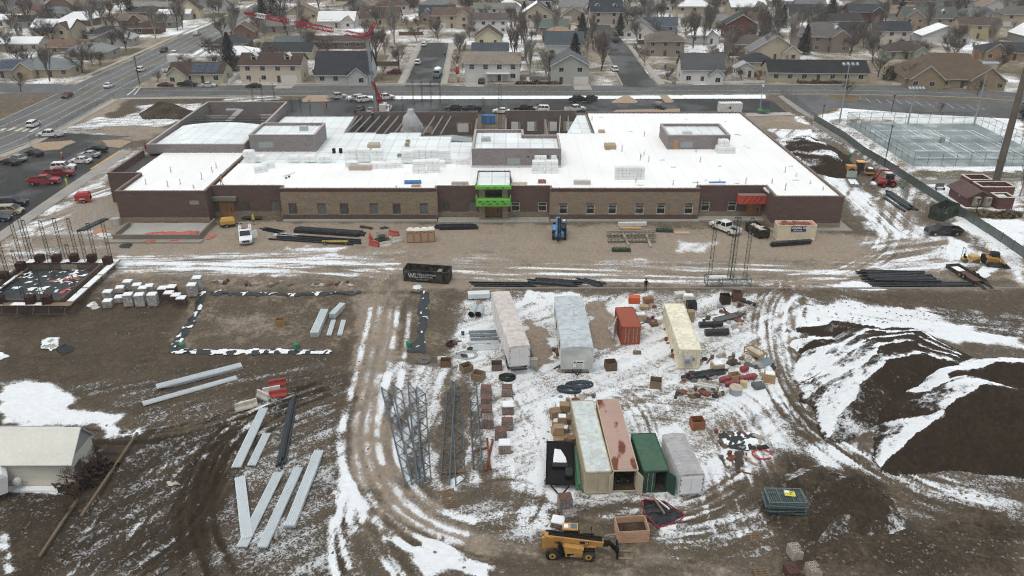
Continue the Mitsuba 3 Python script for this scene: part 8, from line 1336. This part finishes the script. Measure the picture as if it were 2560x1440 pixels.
 for s in range(int(st)):
  for x in xs_:
   z = 2.8 * s + 1.0
   if s == 0 and gx is not None and abs(x - gx) < 3.1: continue
   y = fy(x) if s == 0 or 'l' not in fl else -d / 2
   if s == 0 and x == dx: ps.append(P('door', bx(x - .5, x + .5, y - .07, y - .004, .1, 2.2), '#5b4338', style=WOOD)); continue
   fr = [bx(x - .8, x + .8, y - .06, y - .003, z - .1, z), bx(x - .8, x + .8, y - .06, y - .003, z + 1.3, z + 1.4), bx(x - .8, x - .7, y - .06, y - .003, z, z + 1.3), bx(x + .7, x + .8, y - .06, y - .003, z, z + 1.3), bx(x - .03, x + .03, y - .06, y - .003, z, z + 1.3)]
   ps.append(P('window', [bx(x - .7, x + .7, y - .05, y - .002, z, z + 1.3)], mat='glass', kids=[] if far else [P('frame', fr, tr)]))
 if not far:
  for s in (-1, 1): ps.append(P('window', [bx(s * (w / 2 + .03) - .025, s * (w / 2 + .03) + .025, -.7, .7, 1.0, 2.2)], mat='glass'))
  if 'p' in fl: ps.append(P('porch', [bx(-w * .12, w * .32, -d / 2 - 2.2, -d / 2 - .01, 2.5, 2.7)] + [box(x, -d / 2 - 2, 0, .18, .18, 2.5) for x in np.linspace(-w * .1, w * .3, 4)], tr))
 return thing('house', ps, at[0], at[1], rz, 0, label, 'house')
GR, BN, SL, WH, TN = '#85888b', '#53413a', '#383f47', '#c8cac8', '#ab9b7d'
for row in (((-153.27,270.14), 17, 11, 1, 4, 'h', .42, TN, '#7f878a', 'w', 'tan bungalow with grey hip roof left of the main road'), ((-166.06,268.73), 15, 10, 1, 2, 'x', .4, '#98958d', '#656b72', 'S', 'house with solar panels cut by the left edge'), ((-155.64,304.06), 16, 11, 1, 4, 'h', .4, '#9b948b', GR, '', 'grey hip roofed house behind the tan bungalow'), ((-168.5,314.97), 14, 9, 1, 4, 'x', .4, '#8d8273', '#7b6251', '', 'brown roofed house behind the tan bungalow, left of the grey one'),
 ((-160.19,333.81), 15, 11, 1, 8, 'y', .4, '#a09c97', '#9b9ea0', 's', 'snowy gabled house by the dark hedge'), ((-191.41,321.68), 18, 10, 1, 3, 'x', .35, '#a39b90', '#8a7a6a', 's', 'tan house with snowy roof near the left edge behind the solar house'), ((-239.29,413.11), 18, 12, 1, 5, 'y', .5, '#b3a78f', '#6b4b3f', '', 'cream house with red brown gable roof at top left'), ((-228.74,422.69), 16, 11, 1, 4, 'h', .4, '#a8abac', '#6f7478', '', 'grey house right of the red brown gable at top left'),
 ((-161.94,422.69), 10, 9, 1.5, 6, 'y', .8, '#c9bb95', '#4d4038', 'c', 'cream steep gabled house up the main road'), ((-193.17,452.26), 20, 9, 1, 4, 'x', .35, '#a8a294', '#8f8a80', '', 'long beige house high up left of the main road'), ((-167.6,417.84), 16, 10, 1, 5, 'x', .3, '#a9a49c', '#8e9092', 's', 'snow roofed house left of the cream steep gable'), ((-163.95,389.46), 16, 11, 1, 4, 'h', .4, '#8b847a', '#77716b', '', 'brown grey hip roofed house behind the evergreen hedge'), ((-160.86,368.24), 11, 9, 1, 4, 'h', .45, '#6b4a3f', '#4f3a33', 'b', 'small dark brown house by the tall evergreen hedge'),
 ((-239.7,395.13), 16, 10, 1, 2, 'x', .35, '#c9c9c5', '#9b9da0', 's', 'white house with snowy roof at the left edge'), ((-99.92,260.56), 17, 10, 1, 0, 'x', .5, '#bfb8a2', BN, 'wS', 'cream house with brown roof and solar panels on the corner'), ((-99.86,296.33), 17, 12, 1, 4, 'h', .35, '#b9b1a0', '#9da0a2', 's', 'large beige house under an unbroken snow roof'), ((-76.25,261.22), 19, 10, 2, 0, 'x', .5, '#c4baa4', BN, 'Gdl', 'two storey cream house with brown roof and double garage'), ((-86.34,325.63), 13, 8, 1, 2, 'x', .4, '#8f9188', '#5c686c', '', 'grey garage with green grey roof behind the two storey house'),
 ((-106.58,374.63), 15, 9, 1, 3, 'x', .4, '#94908a', '#77736d', '', 'pale house under the crane jib'), ((-109.96,323.64), 14, 11, 1, 5, 'h', .4, '#735545', '#3f4449', 'b', 'brick house with dark slate roof beside the kerbside pickup'), ((-114.33,353.7), 10, 9, 1, 6, 'y', .6, '#866050', '#6b5a50', 'b', 'small brick gabled house below the jib tip'), ((-53.37,261.89), 17, 15, 1, 0, 'x', .75, '#b5b9ba', SL, 'W', 'pale house with large dark slate roof behind the crane mast'), ((-69.31,327.64), 22, 8, 1, 0, 'x', .35, '#6b5a50', '#5a4f49', '', 'long low brown building behind the slate roofed house'),
 ((-62.59,400.95), 18, 12, 1, 0, 'x', .7, '#b8ab97', '#5a4a42', 'dcp', 'tan house with brown roof and dormer row at the top, left of the navy one'), ((-36.39,410), 17, 12, 1, 0, 'x', .7, '#a08d78', '#39434d', 'wGdb', 'brick house with navy roof and arched dormer at the top'), ((-8.81,417.84), 20, 9, 2, 0, 'x', .4, '#b9bab0', '#76786f', '', 'long two storey house with olive grey roof at the top centre'), ((-10.38,370.77), 17, 10, 2, 0, 'x', .45, WH, '#5d5650', 'c', 'white two storey house with dark brown roof below the olive roofed one'),
 ((-9.52,338.05), 11, 12, 1, 0, 'y', .65, '#cdc2a2', '#4f4039', '', 'cream house with steep brown front gable in mid block'), ((-8.05,304.94), 13, 9, 1, 0, 'x', .45, '#a5a49c', '#4a5258', '', 'slate roofed house with pergola behind the white two storey house'), ((-6.26,263.91), 17.5, 10, 2, 0, 'x', .45, WH, '#8d8175', 'gpl', 'white two storey house with beige roof and festive figures on its lawn'), ((18.31,260.56), 11.5, 13, 2, 0, 'y', .5, '#a5aaa0', '#5b6065', 'G', 'grey green two storey house with front gable at the right side street'), ((19.5,312.18), 14, 12, 1.5, 0, 'x', .6, '#b5b9b5', '#4b555d', '', 'pale house with slate roof behind the grey green gable'),
 ((19.77,345.71), 14, 11, 1, 0, 'h', .45, '#9a7f66', '#a0846a', 'c', 'tan roofed brick house in mid block left of the right side street'), ((17.89,370.77), 14, 10, 1, 0, 'x', .5, '#8f9a94', '#5f716a', 'c', 'green roofed house with brick chimney in mid block'), ((15.54,452.26), 12, 10, 2, 0, 'x', .5, WH, '#3c3f42', '', 'dark and white two storey house near the top centre'), ((44.83,402.44), 15, 10, 2, 0, 'x', .9, '#a8a196', '#34404d', 'd', 'house with steep navy roof and two white dormers at the street end'), ((30.22,414.67), 10, 9, 1, 0, 'y', .6, '#a99e8c', '#6a6560', 'g', 'beige garage gable left of the navy dormer house'),
 ((55.11,356.05), 14, 12, 1, -8, 'y', .6, WH, '#6b6862', '', 'white gabled house above the right side street'), ((66.15,375.94), 16, 11, 1, -8, 'x', .5, '#7b8a93', '#4d5a66', 'c', 'blue grey roofed house right of the white gable'), ((57.42,311.25), 14, 11, 2, -4, 'h', .45, '#8f867a', '#6f675f', 'c', 'tall brown grey house at the right of the right side street'), ((65.25,425.97), 16, 9, 1, -4, 'x', .45, '#c1c3c1', '#6f7a76', '', 'pale green roofed house at the top right of the street end'), ((60.34,260.56), 13, 11, 1.5, -3, 'x', .7, '#d0d2d2', '#54595e', 'cW', 'white house with snowy dark roof and white chimney'),
 ((97.31,356.05), 13, 9, 2, -2, 'y', .55, '#6f3d36', '#3d4a50', 'bc', 'red brick two storey house with slate gable'), ((84.27,281.91), 11, 9, 1, -2, 'h', .45, '#bdb394', '#3a3d44', 'G', 'cream garage with dark hip roof at the end of a wet drive'), ((97.87,263.23), 31, 11, 1, -3, 'x', .5, '#b3ab91', '#2f3236', '', 'long cream ranch house with black roof facing the street'), ((120.51,323.64), 19, 14, 2, -6, 'h', .6, '#8a7a70', '#6a6764', 'Wd', 'large grey shingled house behind the long ranch'), ((143.58,410), 16, 10, 1, -6, 'x', .9, '#c3bca9', '#43464b', 'wW', 'timbered house with two white steep gables near the top right'),
 ((169.09,402.44), 16, 10, 2, -8, 'x', .55, '#6f4a44', '#3c444d', 'Wb', 'dark brick house with white upper band near the top right'), ((153.56,338.05), 14, 11, 2, -10, 'x', .5, '#c5c2bb', '#3b3d45', '', 'white two storey house with black roof in the right mid ground'), ((189.15,381.24), 22, 12, 2, -12, 'x', .6, '#a5937c', '#5a625e', 'wdGb', 'stone house with arched entry and two white dormers at top right'), ((198.92,356.05), 16, 11, 2, -14, 'x', .4, '#b0a47c', '#5f4f44', 'c', 'yellow sided two storey house with brown roof at the right'), ((232.67,417.84), 18, 12, 1, -12, 'h', .45, '#9a846f', '#5c6164', 'w', 'brown brick house with grey hip roof at top right'),
 ((253.3,417.84), 15, 12, 1, -12, 'h', .45, '#9f8a74', '#4d5357', 'w', 'brick house with dark hip roof in the top right corner'), ((184.13,303.18), 22, 12, 1, -14, 'h', .4, '#a08a6c', '#3f4245', 'w', 'tan house with dark hip roof at the right edge'), ((137.07,256.64), 29, 18, 1, -8, 'h', .65, '#9a8468', '#6b5a48', 'wWcb', 'large stone house under a sweeping brown hip roof'), ((145.33,304.94), 14, 10, 1, -8, 'h', .5, '#9aa08f', '#4f4440', 'W', 'green grey house with brown roof left of the sweeping brown roof'), ((92.73,321.68), 14, 10, 1, -4, 'h', .5, '#8a6f60', '#5f574f', 'b', 'brick house with brown hip roof behind the cream garage'),
 ((76.3,267.34), 6, 4.5, 1, -3, 'y', .5, '#cfd1d1', '#a9abac', '', 'small white shed with snowy roof beside the wet drive')):
 house(*row, far=row[0][1] > 400)
r = np.random.default_rng(77); RN = (('grey', '#77797a'), ('brown', '#5f4d43'), ('dark', '#3d4043'), ('tan', '#877564')); WN = (('beige', '#b0a48f'), ('white', '#c6c7c5'), ('brick', '#7b6055'), ('grey', '#96989a'))
ROADS = shapely.union_all([strip(L_ROAD, 1).buffer(.1), Polygon(L_ROAD + R_ROAD).buffer(4), Polygon(NEAR + FAR[::-1]).buffer(3), Polygon([(-38.6,346.8),(-25.2,346.8),(-21.4,249.1),(-34.3,249.1)]), Polygon([(36,405.4),(49.6,405.4),(48.2,330.7),(47,249.1),(33.4,249.1),(35.4,330.7)])])
n = 0
for y in (300, 345, 392, 422, 452, 482, 512):
 for x in np.arange(-305, 306, 20.0):
  x2, y2 = x + r.uniform(-4, 4), y + r.uniform(-5, 5)
  if r.uniform() < .12 or any(math.hypot(x2 - a, y2 - b) < c + 8 for a, b, c in HPOS) or ROADS.distance(Point(x2, y2)) < 12: continue
  i, j = r.integers(4), r.integers(4); fl = ''.join(k for k, q in (('c', .4), ('s', .25), ('g', .5), ('W', .4)) if r.uniform() < q)
  house((x2, y2), r.uniform(13, 19), r.uniform(9, 12), r.choice([1, 1, 2]), r.uniform(-8, 8), r.choice(['x', 'h', 'y']), r.uniform(.38, .65), WN[j][1], tint(RN[i][1], r.uniform(.85, 1.15)), fl + ('b' if j == 2 else ''), f'{RN[i][0]} roofed {WN[j][0]} house in the far rows', True); n += 1
def white_fence(pts, h, label, col='#d5d7d6', name='white_fence'):
 ps = []
 for a, b in zip(pts[:-1], pts[1:]):
  x, y, L, an = along(a, b); m = max(1, int(L / 2.4))
  for k in range(m): q = mid(a, b, (k + .5) / m); ps.append(P('panel', move(bx(-L / m / 2 + .07, L / m / 2 - .07, -.03, .03, .05, h), q[0], q[1], 0, an), col)); q = mid(a, b, k / m); ps.append(P('post', box(q[0], q[1], 0, .14, .14, h + .1, an), col))
 thing(name, ps, 0, 0, 0, 0, label, 'fence')
white_fence([(51.8,254.7),(65.7,254.7),(80.2,256)], .8, 'low white fence along the pavement right of the side street'); white_fence([(-88.8,252.8),(-89.6,270.1),(-90.6,278.1)], 1.5, 'white fence between the solar house and the two storey house'); white_fence([(-63.2,260.6),(-62.5,263.2),(-57.3,263.2)], 1.5, 'white fence left of the slate roofed house'); white_fence([(-18.1,323.6),(-4,325.6),(10.3,325.6)], 1.5, 'long white fence across the back gardens in mid block'); white_fence([(12.9,260.6),(2.6,260.6)], .9, 'grey fence left of the grey green gabled house', '#73787a'); white_fence([(119.2,252.8),(130.5,250.3),(140.4,246.7)], .7, 'white scalloped low fence before the sweeping brown roofed house'); white_fence([(45,263.9),(50.5,254.7)], .7, 'white picket fence at the corner right of the side street'); white_fence([(80.5,273),(79.3,259.2)], 1.5, 'tan board fence between white shed and wet drive', '#8a6a4c', 'board_fence')
for k in range(26):
 x, y = r.uniform(-.5, .5) * 330, r.uniform(262, 400); L = r.uniform(9, 20); q = [(x, y), (x + (L if k % 2 else r.uniform(-1, 1)), y + (L if k % 2 == 0 else r.uniform(-1, 1)))]
 if ROADS.distance(LineString(q)) > 2 and not any(LineString(q).distance(Point(a, b)) < c * .9 for a, b, c in HPOS): white_fence(q, 1.6, ('pale' if k % 4 == 0 else 'brown') + ' board fence between back gardens', '#c4c4c0' if k % 4 == 0 else ('#6b5444', '#5d4b40', '#7a6350')[k % 3], 'garden_fence')
g0 = (-117.89,291.37); thing('camper_trailer', [P('body', rings([A([(-4.5, -1.2, .6), (4, -1.2, .6), (4, 1.2, .6), (-4.5, 1.2, .6)]), A([(-4.5, -1.2, 2.9), (4.6, -1.2, 2.2), (4.6, 1.2, 2.2), (-4.5, 1.2, 2.9)]), A([(-4.4, -1.1, 3.2), (3, -1.1, 3.2), (3, 1.1, 3.2), (-4.4, 1.1, 3.2)])]), '#d8dadb', 'gloss'), P('window', bx(-1, 1, -1.23, -1.2, 1.6, 2.2), mat='glass')] + [wheel(x, s * 1.1, .36, .22) for x in (-1.2, -.2) for s in (-1, 1)], g0[0], g0[1], 4, 0, 'white camper trailer beside the solar panelled corner house', 'trailer')
g0 = (-113.5,333.81); thing('boat', [P('hull', rings([A([(-3, -1, .9), (2, -1.1, .9), (4, 0, 1.2), (2, 1.1, .9), (-3, 1, .9)]), A([(-3, -1.2, 1.7), (2.2, -1.2, 1.7), (4.4, 0, 1.8), (2.2, 1.2, 1.7), (-3, 1.2, 1.7)])]), '#d9d9d4', 'gloss'), P('cover', rings([A([(-2.8, -1.1, 1.71), (2, -1.1, 1.71), (2, 1.1, 1.71), (-2.8, 1.1, 1.71)]), A([(-1.8, -.3, 2.2), (1, -.3, 2.2), (1, .3, 2.2), (-1.8, .3, 2.2)])]), '#c9c8c0')], g0[0], g0[1], 5, 0, 'white boat parked behind the snow roofed beige house', 'boat')
g0 = (-117.04,253.46); thing('utility_pole', [P('pole', tube((0, 0, 0), (0, 0, 9), .17, .12, 8), '#5b4f45', style=WOOD), P('cross_arm', bx(-1.2, 1.2, -.06, .06, 7.9, 8.05), '#5b4f45'), P('street_sign', bx(-1.1, -.2, -.03, .03, 4.2, 4.6), '#2c7a5c')], g0[0], g0[1], 90, 0, 'wooden utility pole at the junction corner', 'utility pole')
for k, u in enumerate(((-66.75,272.99), (53.09,281.91), (50.97,265.96), (16.41,261.22), (-75.56,312.18), (-25.03,306.72))): thing('wheelie_bin', [P('bin', box(0, 0, 0, .6, .6, 1.1, 0, -.05, -.05), '#27508c', 'plastic'), P('lid', bx(-.36, .36, -.36, .36, 1.1, 1.17), '#1f4274', 'plastic')], u[0], u[1], 0, 0, 'blue wheeled bin in the neighbourhood', 'bin')
for u, c1, c2, hh, lb in (((-18.35,271.56), '#b03230', '#d9d9d6', 3.0, 'red and white inflatable figure left of the garage drive'), ((-14.64,264.59), '#2d8a5a', '#e0dfd8', 2.2, 'green striped inflatable by the garage door'), ((-6.74,261.89), '#dcdedd', '#3a3a3a', 2.2, 'white rounded inflatable figure right of the drive'), ((-5.21,263.23), '#a8352f', '#3d3530', 2.4, 'red inflatable figure before the porch'), ((-3.25,263.23), '#8f4038', '#d8cfc0', 2.4, 'reddish inflatable figure at the porch end'), ((5.06,255.36), '#d8dad9', '#b0322f', 2.6, 'white and red inflatable figure at the lawn corner'), ((-17.21,257.29), '#a8342f', '#7a2a26', 1.2, 'low red lawn ornament left of the drive')):
 thing('lawn_figure', [P('body', sphere(hh * .26, (0, 0, hh * .28), 2, 1, 1, 1.1), c1), P('middle', sphere(hh * .2, (0, 0, hh * .62), 2), c1), P('head', sphere(hh * .14, (0, 0, hh * .88), 2), c2)], u[0], u[1], 0, 0, lb, 'lawn figure')
# ================================================================ trees, hedges, shrubs
def bare_tree(h, spread, seed, levels=4, up=.35, first=.28, twig=.024, col='#5d5048', tcol='#54483f', kids=5):
 q = np.random.default_rng(seed); seg, tw = [], []
 def grow(p, d, L, r_, lv):
  n = 3; pts = [p]
  for k in range(n):
   d = d + q.normal(0, .11, 3) + A([0, 0, up * .16]); d = d / np.linalg.norm(d); pts.append(pts[-1] + d * L / n)
  for k in range(n):
   a, b = r_ * (1 - .55 * k / n), r_ * (1 - .55 * (k + 1) / n)
   (seg if lv < 2 else tw).append(tube(pts[k], pts[k + 1], max(a, twig), max(b, twig * .6), 5 if lv < 2 else 3, False))
  if lv >= levels: return
  m = kids if lv else kids + 2
  for k in range(m):
   t = (first + (1 - first) * (k + q.uniform(0, .8)) / m) if lv == 0 else q.uniform(.25, 1); i = min(int(t * n), n - 1); pp = pts[i] + (pts[i + 1] - pts[i]) * (t * n - i)
   a = q.uniform(0, 2 * math.pi) if lv else k * 2.4 + q.uniform(-.5, .5); s = A([math.cos(a), math.sin(a), 0]) * spread + A([0, 0, up + .3 * t]) ; nd = d * .45 + s * q.uniform(.7, 1.15); grow(pp, nd / np.linalg.norm(nd), (h * q.uniform(.3, .42) * (1.2 - .4 * t) if lv == 0 else L * q.uniform(.5, .72)), r_ * .55, lv + 1)
 grow(A([0, 0, -.1]), A([0, 0, 1.0]), h * (.42 if spread > .7 else .62), h * .022, 0)
 return [P('trunk', seg, tcol), P('crown', tw, col, kind='stuff')]
def conifer(h, w, seed, col='#20281f', n=1500, base=.08):
 q = np.random.default_rng(seed); v = []
 for k in range(n):
  t = q.uniform(0, 1) ** .75; z = h * (1 - t * (1 - base)); a = q.uniform(0, 2 * math.pi); lump_ = .8 + .3 * math.sin(a * 5 + z * 3) ; R = w * (t ** .85) * lump_ * q.uniform(.5, 1.05); L = q.uniform(.35, .8)
  c = A([R * math.cos(a), R * math.sin(a), z]); o = A([math.cos(a), math.sin(a), -.45]) * L; s = A([-math.sin(a), math.cos(a), q.uniform(-.3, .3)]) * L * .45
  v += [c - s, c + s, c + o]
 v = A(v); f = np.arange(len(v)).reshape(-1, 3)
 return [P('trunk', tube((0, 0, 0), (0, 0, h * .9), h * .025, .03, 6), '#41362d'), P('crown', [((v[f[k::3]].reshape(-1, 3), np.arange(len(f[k::3]) * 3).reshape(-1, 3)), tint(col, .75 + .3 * k)) for k in range(3)], kind='stuff')]
KIND = {'broad': [bare_tree(11, 1.0, s, col='#5f5955') for s in (1, 2)], 'tall': [bare_tree(13, .62, s, up=.7, first=.2, col='#68625d') for s in (3, 4)], 'red': [bare_tree(9, .9, s, col='#5f5049', tcol='#4d423c') for s in (5, 6)], 'pale': [bare_tree(12, .5, 7, up=.8, first=.15, col='#8a8279', tcol='#a39c92', levels=3, kids=7)],
  'small': [bare_tree(5, 1.0, s, levels=3, kids=5, first=.35, col='#54463f') for s in (8, 9)], 'dark': [conifer(11, 4.2, 10, n=2600), conifer(12, 3.6, 11, '#1c2522', 2600)]}
BASEH = {'broad': 11, 'tall': 13, 'red': 9, 'pale': 12, 'small': 5, 'dark': 12}
TL = {'broad': ('bare_tree', 'broad bare tree'), 'tall': ('bare_tree', 'tall upright bare tree'), 'red': ('bare_tree', 'reddish brown bare tree'), 'pale': ('bare_tree', 'pale barked slender bare tree'), 'small': ('small_bare_tree', 'small bare tree'), 'dark': ('evergreen_tree', 'dark evergreen tree')}
r = np.random.default_rng(15); TP = []
def tree(kind, at, h, where, group=None):
 k = KIND[kind]; i = r.integers(len(k)); nm, lb = TL[kind]; TP.append(at)
 g = f'{kind}_{i}_growth'; key = fresh(nm); labels[key] = {'label': f'{lb} {where}', 'category': 'tree'}
 if g not in scene: scene[g] = {'type': 'shapegroup', **{p[0]: p[1] for p in k[i]}}
 scene[key] = {'type': 'instance', 'sg': {'type': 'ref', 'id': g}, 'to_world': T().translate([float(at[0]), float(at[1]), gz(*at)]).rotate([0, 0, 1], float(r.uniform(0, 360))).scale(h / BASEH[kind])}
for kind, u, h, where in (('small', (-147.99,242), 8, 'on the corner lawn at the left edge'), ('broad', (-149.88,318.77), 14, 'at the bend of the pavement left of the main road'), ('broad', (-189.7,333.81), 12, 'beside the dark hedge, left one'), ('broad', (-185.7,331.73), 13, 'beside the dark hedge, right one'), ('broad', (-122.41,349.1), 13, 'at the right kerb of the main road'), ('tall', (-117.37,351.39), 15, 'right of the main road below the jib tip'), ('tall', (-97.66,360.84), 16, 'under the middle of the crane jib'), ('small', (-112.53,256.64), 5, 'in snow at the corner by the utility pole'), ('red', (-147.1,285.78), 7, 'in front of the grey hip roofed house'), ('red', (-144.21,285), 6, 'on the lawn beside the snow strip'), ('red', (-62.52,270.85), 9, 'beside the slate roofed house'), ('small', (-56.35,263.91), 6, 'before the slate roofed house, left one'), ('small', (-50.02,254.09), 6, 'before the slate roofed house, right one'),
 ('broad', (-39.23,281.91), 11, 'in the snowy garden left of the short side street'), ('pale', (-46.4,298.01), 10, 'beside the slate roofed house'), ('small', (-39.35,342.39), 9, 'in the snow at the head of the short side street, left'), ('small', (-47.75,381.24), 8, 'before the tan dormer house'), ('broad', (-20.05,311.25), 9, 'right of the short side street, rear one'), ('small', (-19.31,280.39), 7, 'right of the short side street by the festive lawn'), ('tall', (5.39,315.91), 15, 'in the middle of the block behind the white house'), ('pale', (5.86,263.23), 12, 'right of the white house, tallest'), ('pale', (1.95,262.56), 8, 'at the corner of the white house'), ('pale', (10.96,260.56), 9, 'left of the grey green gabled house'), ('red', (31.99,289.75), 12, 'left of the right side street'), ('red', (33.42,311.25), 9, 'behind the tree left of the right side street'), ('dark', (29.41,346.83), 12, 'left of the right side street, mid block'), ('dark', (47.09,360.84), 10, 'right of the street near its far end'), ('dark', (5.9,410), 10, 'behind the white two storey house'), ('dark', (18.42,417.84), 9, 'near the top centre, pointed'),
 ('small', (47.31,302.31), 8, 'right of the side street in the snow, rear'), ('small', (46.6,285.78), 8, 'right of the side street in the snow, front'), ('small', (50.03,260.56), 6, 'behind the white picket fence'), ('small', (61.89,260.56), 6, 'before the white chimney house'), ('small', (67.29,257.29), 7, 'between white house and white shed'), ('small', (73.62,258.59), 6, 'before the white shed'), ('red', (95.37,302.31), 12, 'behind the cream garage'), ('pale', (105.73,311.25), 15, 'with white bark behind the ranch house'), ('dark', (110.9,311.25), 11, 'against the grey shingled house'), ('broad', (126.63,306.72), 11, 'behind the right end of the ranch house'), ('pale', (135.96,311.25), 13, 'behind the ranch house right end'), ('broad', (120.21,265.96), 10, 'between ranch house and sweeping roof'), ('small', (124.74,254.09), 9, 'left in front of the sweeping brown roof'), ('small', (98.1,234.69), 7, 'on the grassy car park island'), ('small', (138.06,238.01), 7, 'right in front of the sweeping brown roof'), ('small', (163.62,274.44), 8, 'right of the sweeping brown roof'), ('dark', (153.1,400.95), 14, 'right of the timbered gables'), ('dark', (125.62,386.68), 11, 'left of the timbered gables'), ('dark', (195.64,421.06), 10, 'behind the stone house'), ('tall', (81.11,341.29), 15, 'left of the red brick house'), ('tall', (77.15,330.7), 11, 'in snow left of the red brick house'), ('small', (89.7,335.92), 9, 'before the red brick house'), ('dark', (-123.15,432.7), 13, 'under the outer jib'), ('dark', (-202.19,443.17), 11, 'at the top left beside the long beige house'), ('red', (-90.67,364.5), 10, 'under the inner jib'), ('red', (-79.22,325.63), 9, 'beside the long low brown building'), ('red', (-32.93,358.43), 8, 'at the head of the short side street, right'), ('red', (-17.64,346.83), 8, 'in the back gardens of mid block'), ('small', (115.85,214.98), 4, 'on the snow behind the tennis courts'), ('pale', (97.76,145.95), 8, 'in the park at the right edge'), ('dark', (135.44,206.86), 11, 'cut by the right edge at the court car park')):
 tree(kind, u, h, where)
n = 0; HT = shapely.STRtree([Point(a, b).buffer(c * .8) for a, b, c in HPOS])
while n < 300:
 y = 255 + 265 * r.uniform() ** .8; x = r.uniform(-.62, .62) * y
 if ROADS.distance(Point(x, y)) < 2 or len(HT.query(Point(x, y), predicate='intersects')) or any(abs(x - a) + abs(y - b) < 4 for a, b in TP): continue
 kd = r.choice(['broad', 'tall', 'red', 'red', 'pale', 'small', 'broad', 'dark' if r.uniform() < .35 else 'red']); tree(kd, (x, y), BASEH[kd] * r.uniform(.7, 1.25), 'among the ' + ('far ' if y > 380 else '') + ('leftmost' if x < -.37 * y else 'left' if x < -20 else 'middle' if x < 32 else 'right') + ' houses', None); n += 1
def leafy(L, w, h, seed, col, n):
 q = np.random.default_rng(seed); p = q.uniform(-1, 1, (n, 3)) ** 1; p = p * [L / 2, w / 2, h / 2] + [0, 0, h / 2]; p[:, 2] *= .8 + .25 * np.sin(p[:, 0] * 1.3 + seed); s = q.normal(0, .28, (n, 3, 3)); v = (p[:, None] + s).reshape(-1, 3); v[:, 2] = np.maximum(v[:, 2], 0)
 return [((v.reshape(-1, 9)[k::3].reshape(-1, 3), np.arange(len(v.reshape(-1, 9)[k::3]) * 3).reshape(-1, 3)), tint(col, .7 + .3 * k)) for k in range(3)]
for u, L, w, h, c_, rz, lb in (((-181.49,346.83), 26, 5, 4.5, '#2a2b22', 3, 'big dark evergreen hedge left of the main road'), ((-178.8,403.93), 16, 3, 4, '#23271f', 3, 'tall trimmed evergreen hedge up the left side'), ((8.19,254.09), 14, 1.5, 1.0, '#4a3a2c', 0, 'low brown hedge at the kerb by the grey green gabled house'), ((-69.63,263.23), 4, 2.5, 1.6, '#5b4030', 20, 'rust brown shrub beside the double garage'), ((123.13,260.56), 7, 3, 4.5, '#322e2a', 0, 'dark shrub mass left of the sweeping brown roof'), ((133.51,256.64), 9, 2, 1.5, '#3b2f28', 0, 'dark shrubs under the sweeping roof windows'), ((-82.57,265.27), 9, 1.5, .9, '#3f3a30', 0, 'low shrubs under the bay window of the two storey house'), ((97.46,255.36), 14, 2, .7, '#57483a', 0, 'brown shrub bed in front of the ranch house'), ((-42.26,63.1), 5, 3, 1.2, '#3d3029', 60, 'tangled brown brush beside the pale shed'), ((89.25,134.92), 4, 2.5, .8, '#5f5238', 0, 'dry grass tuft bed right of the brick hut'), ((83.49,134.92), 6, 2, .5, '#6b5c3c', -10, 'dry grass bed in front of the brick hut')):
 thing('hedge' if L > 5 else 'shrub', [P('', leafy(L, w, h, int(u[0]) % 50, c_, int(240 + L * w * 14)), kind='stuff')], u[0], u[1], rz, None, lb, 'hedge' if L > 5 else 'shrub')
for u, h, lb in (((-42.21,62.19), 4.5, 'against the gable of the pale shed'), ((-42.15,63.72), 3.5, 'right of the shed gable'), ((-41.51,59.58), 3.2, 'below the shed corner'), ((-42.55,66.28), 3.0, 'at the rear corner of the shed'), ((-41.43,57.92), 2.6, 'by the leaning fence rail')): tree('small', u, h, lb)
# ================================================================ labels: things that look alike are told apart by their order in the picture
ORD = ['first', 'second', 'third', 'fourth', 'fifth', 'sixth', 'seventh', 'eighth', 'ninth', 'tenth', 'eleventh', 'twelfth'] + [f'{k}th' for k in range(13, 90)]
same = {}
for k, e in labels.items():
 if e.get('category'): same.setdefault(e['label'], []).append(k)
def place(k):
 d = scene[k] if k in scene else next(scene[q] for q in scene if q.startswith(k + '__')); m = A(d['to_world'].matrix); p = m[:3, 3]
 if abs(p[0]) + abs(p[1]) < 1e-6 and 'filename' in d: p = meshkit.WRITTEN[d['filename']][0].mean(0)
 return p[0] / (p[1] * .9 + (CAM_H - p[2]) * .43 + 1e-6)
for lb, ks in same.items():
 if len(ks) < 2: continue
 ks = sorted(ks, key=place); m = len(ks)
 for i, k in enumerate(ks): labels[k]['label'] = lb + (', left one' if i == 0 else ', right one') if m == 2 else f'{lb}, ' + ('leftmost' if i == 0 else 'rightmost' if i == m - 1 else f'{ORD[i]} from left')
 for k in ks: labels[k].setdefault('group', lb + 's' if not lb.endswith('s') else lb)
# ================================================================ thin winter air
scene['air'] = {'type': 'homogeneous', 'albedo': 0.95, 'sigma_t': 0.0002}
scene['camera']['medium'] = {'type': 'ref', 'id': 'air'}
scene['haze'] = {'type': 'cube', 'to_world': T().translate([0, 1850, 27]).scale([3100, 2250, 30]), 'bsdf': {'type': 'null'}, 'interior': {'type': 'ref', 'id': 'air'}}
labels['haze'] = {'kind': 'stuff', 'label': 'thin pale winter haze over the neighbourhood'}
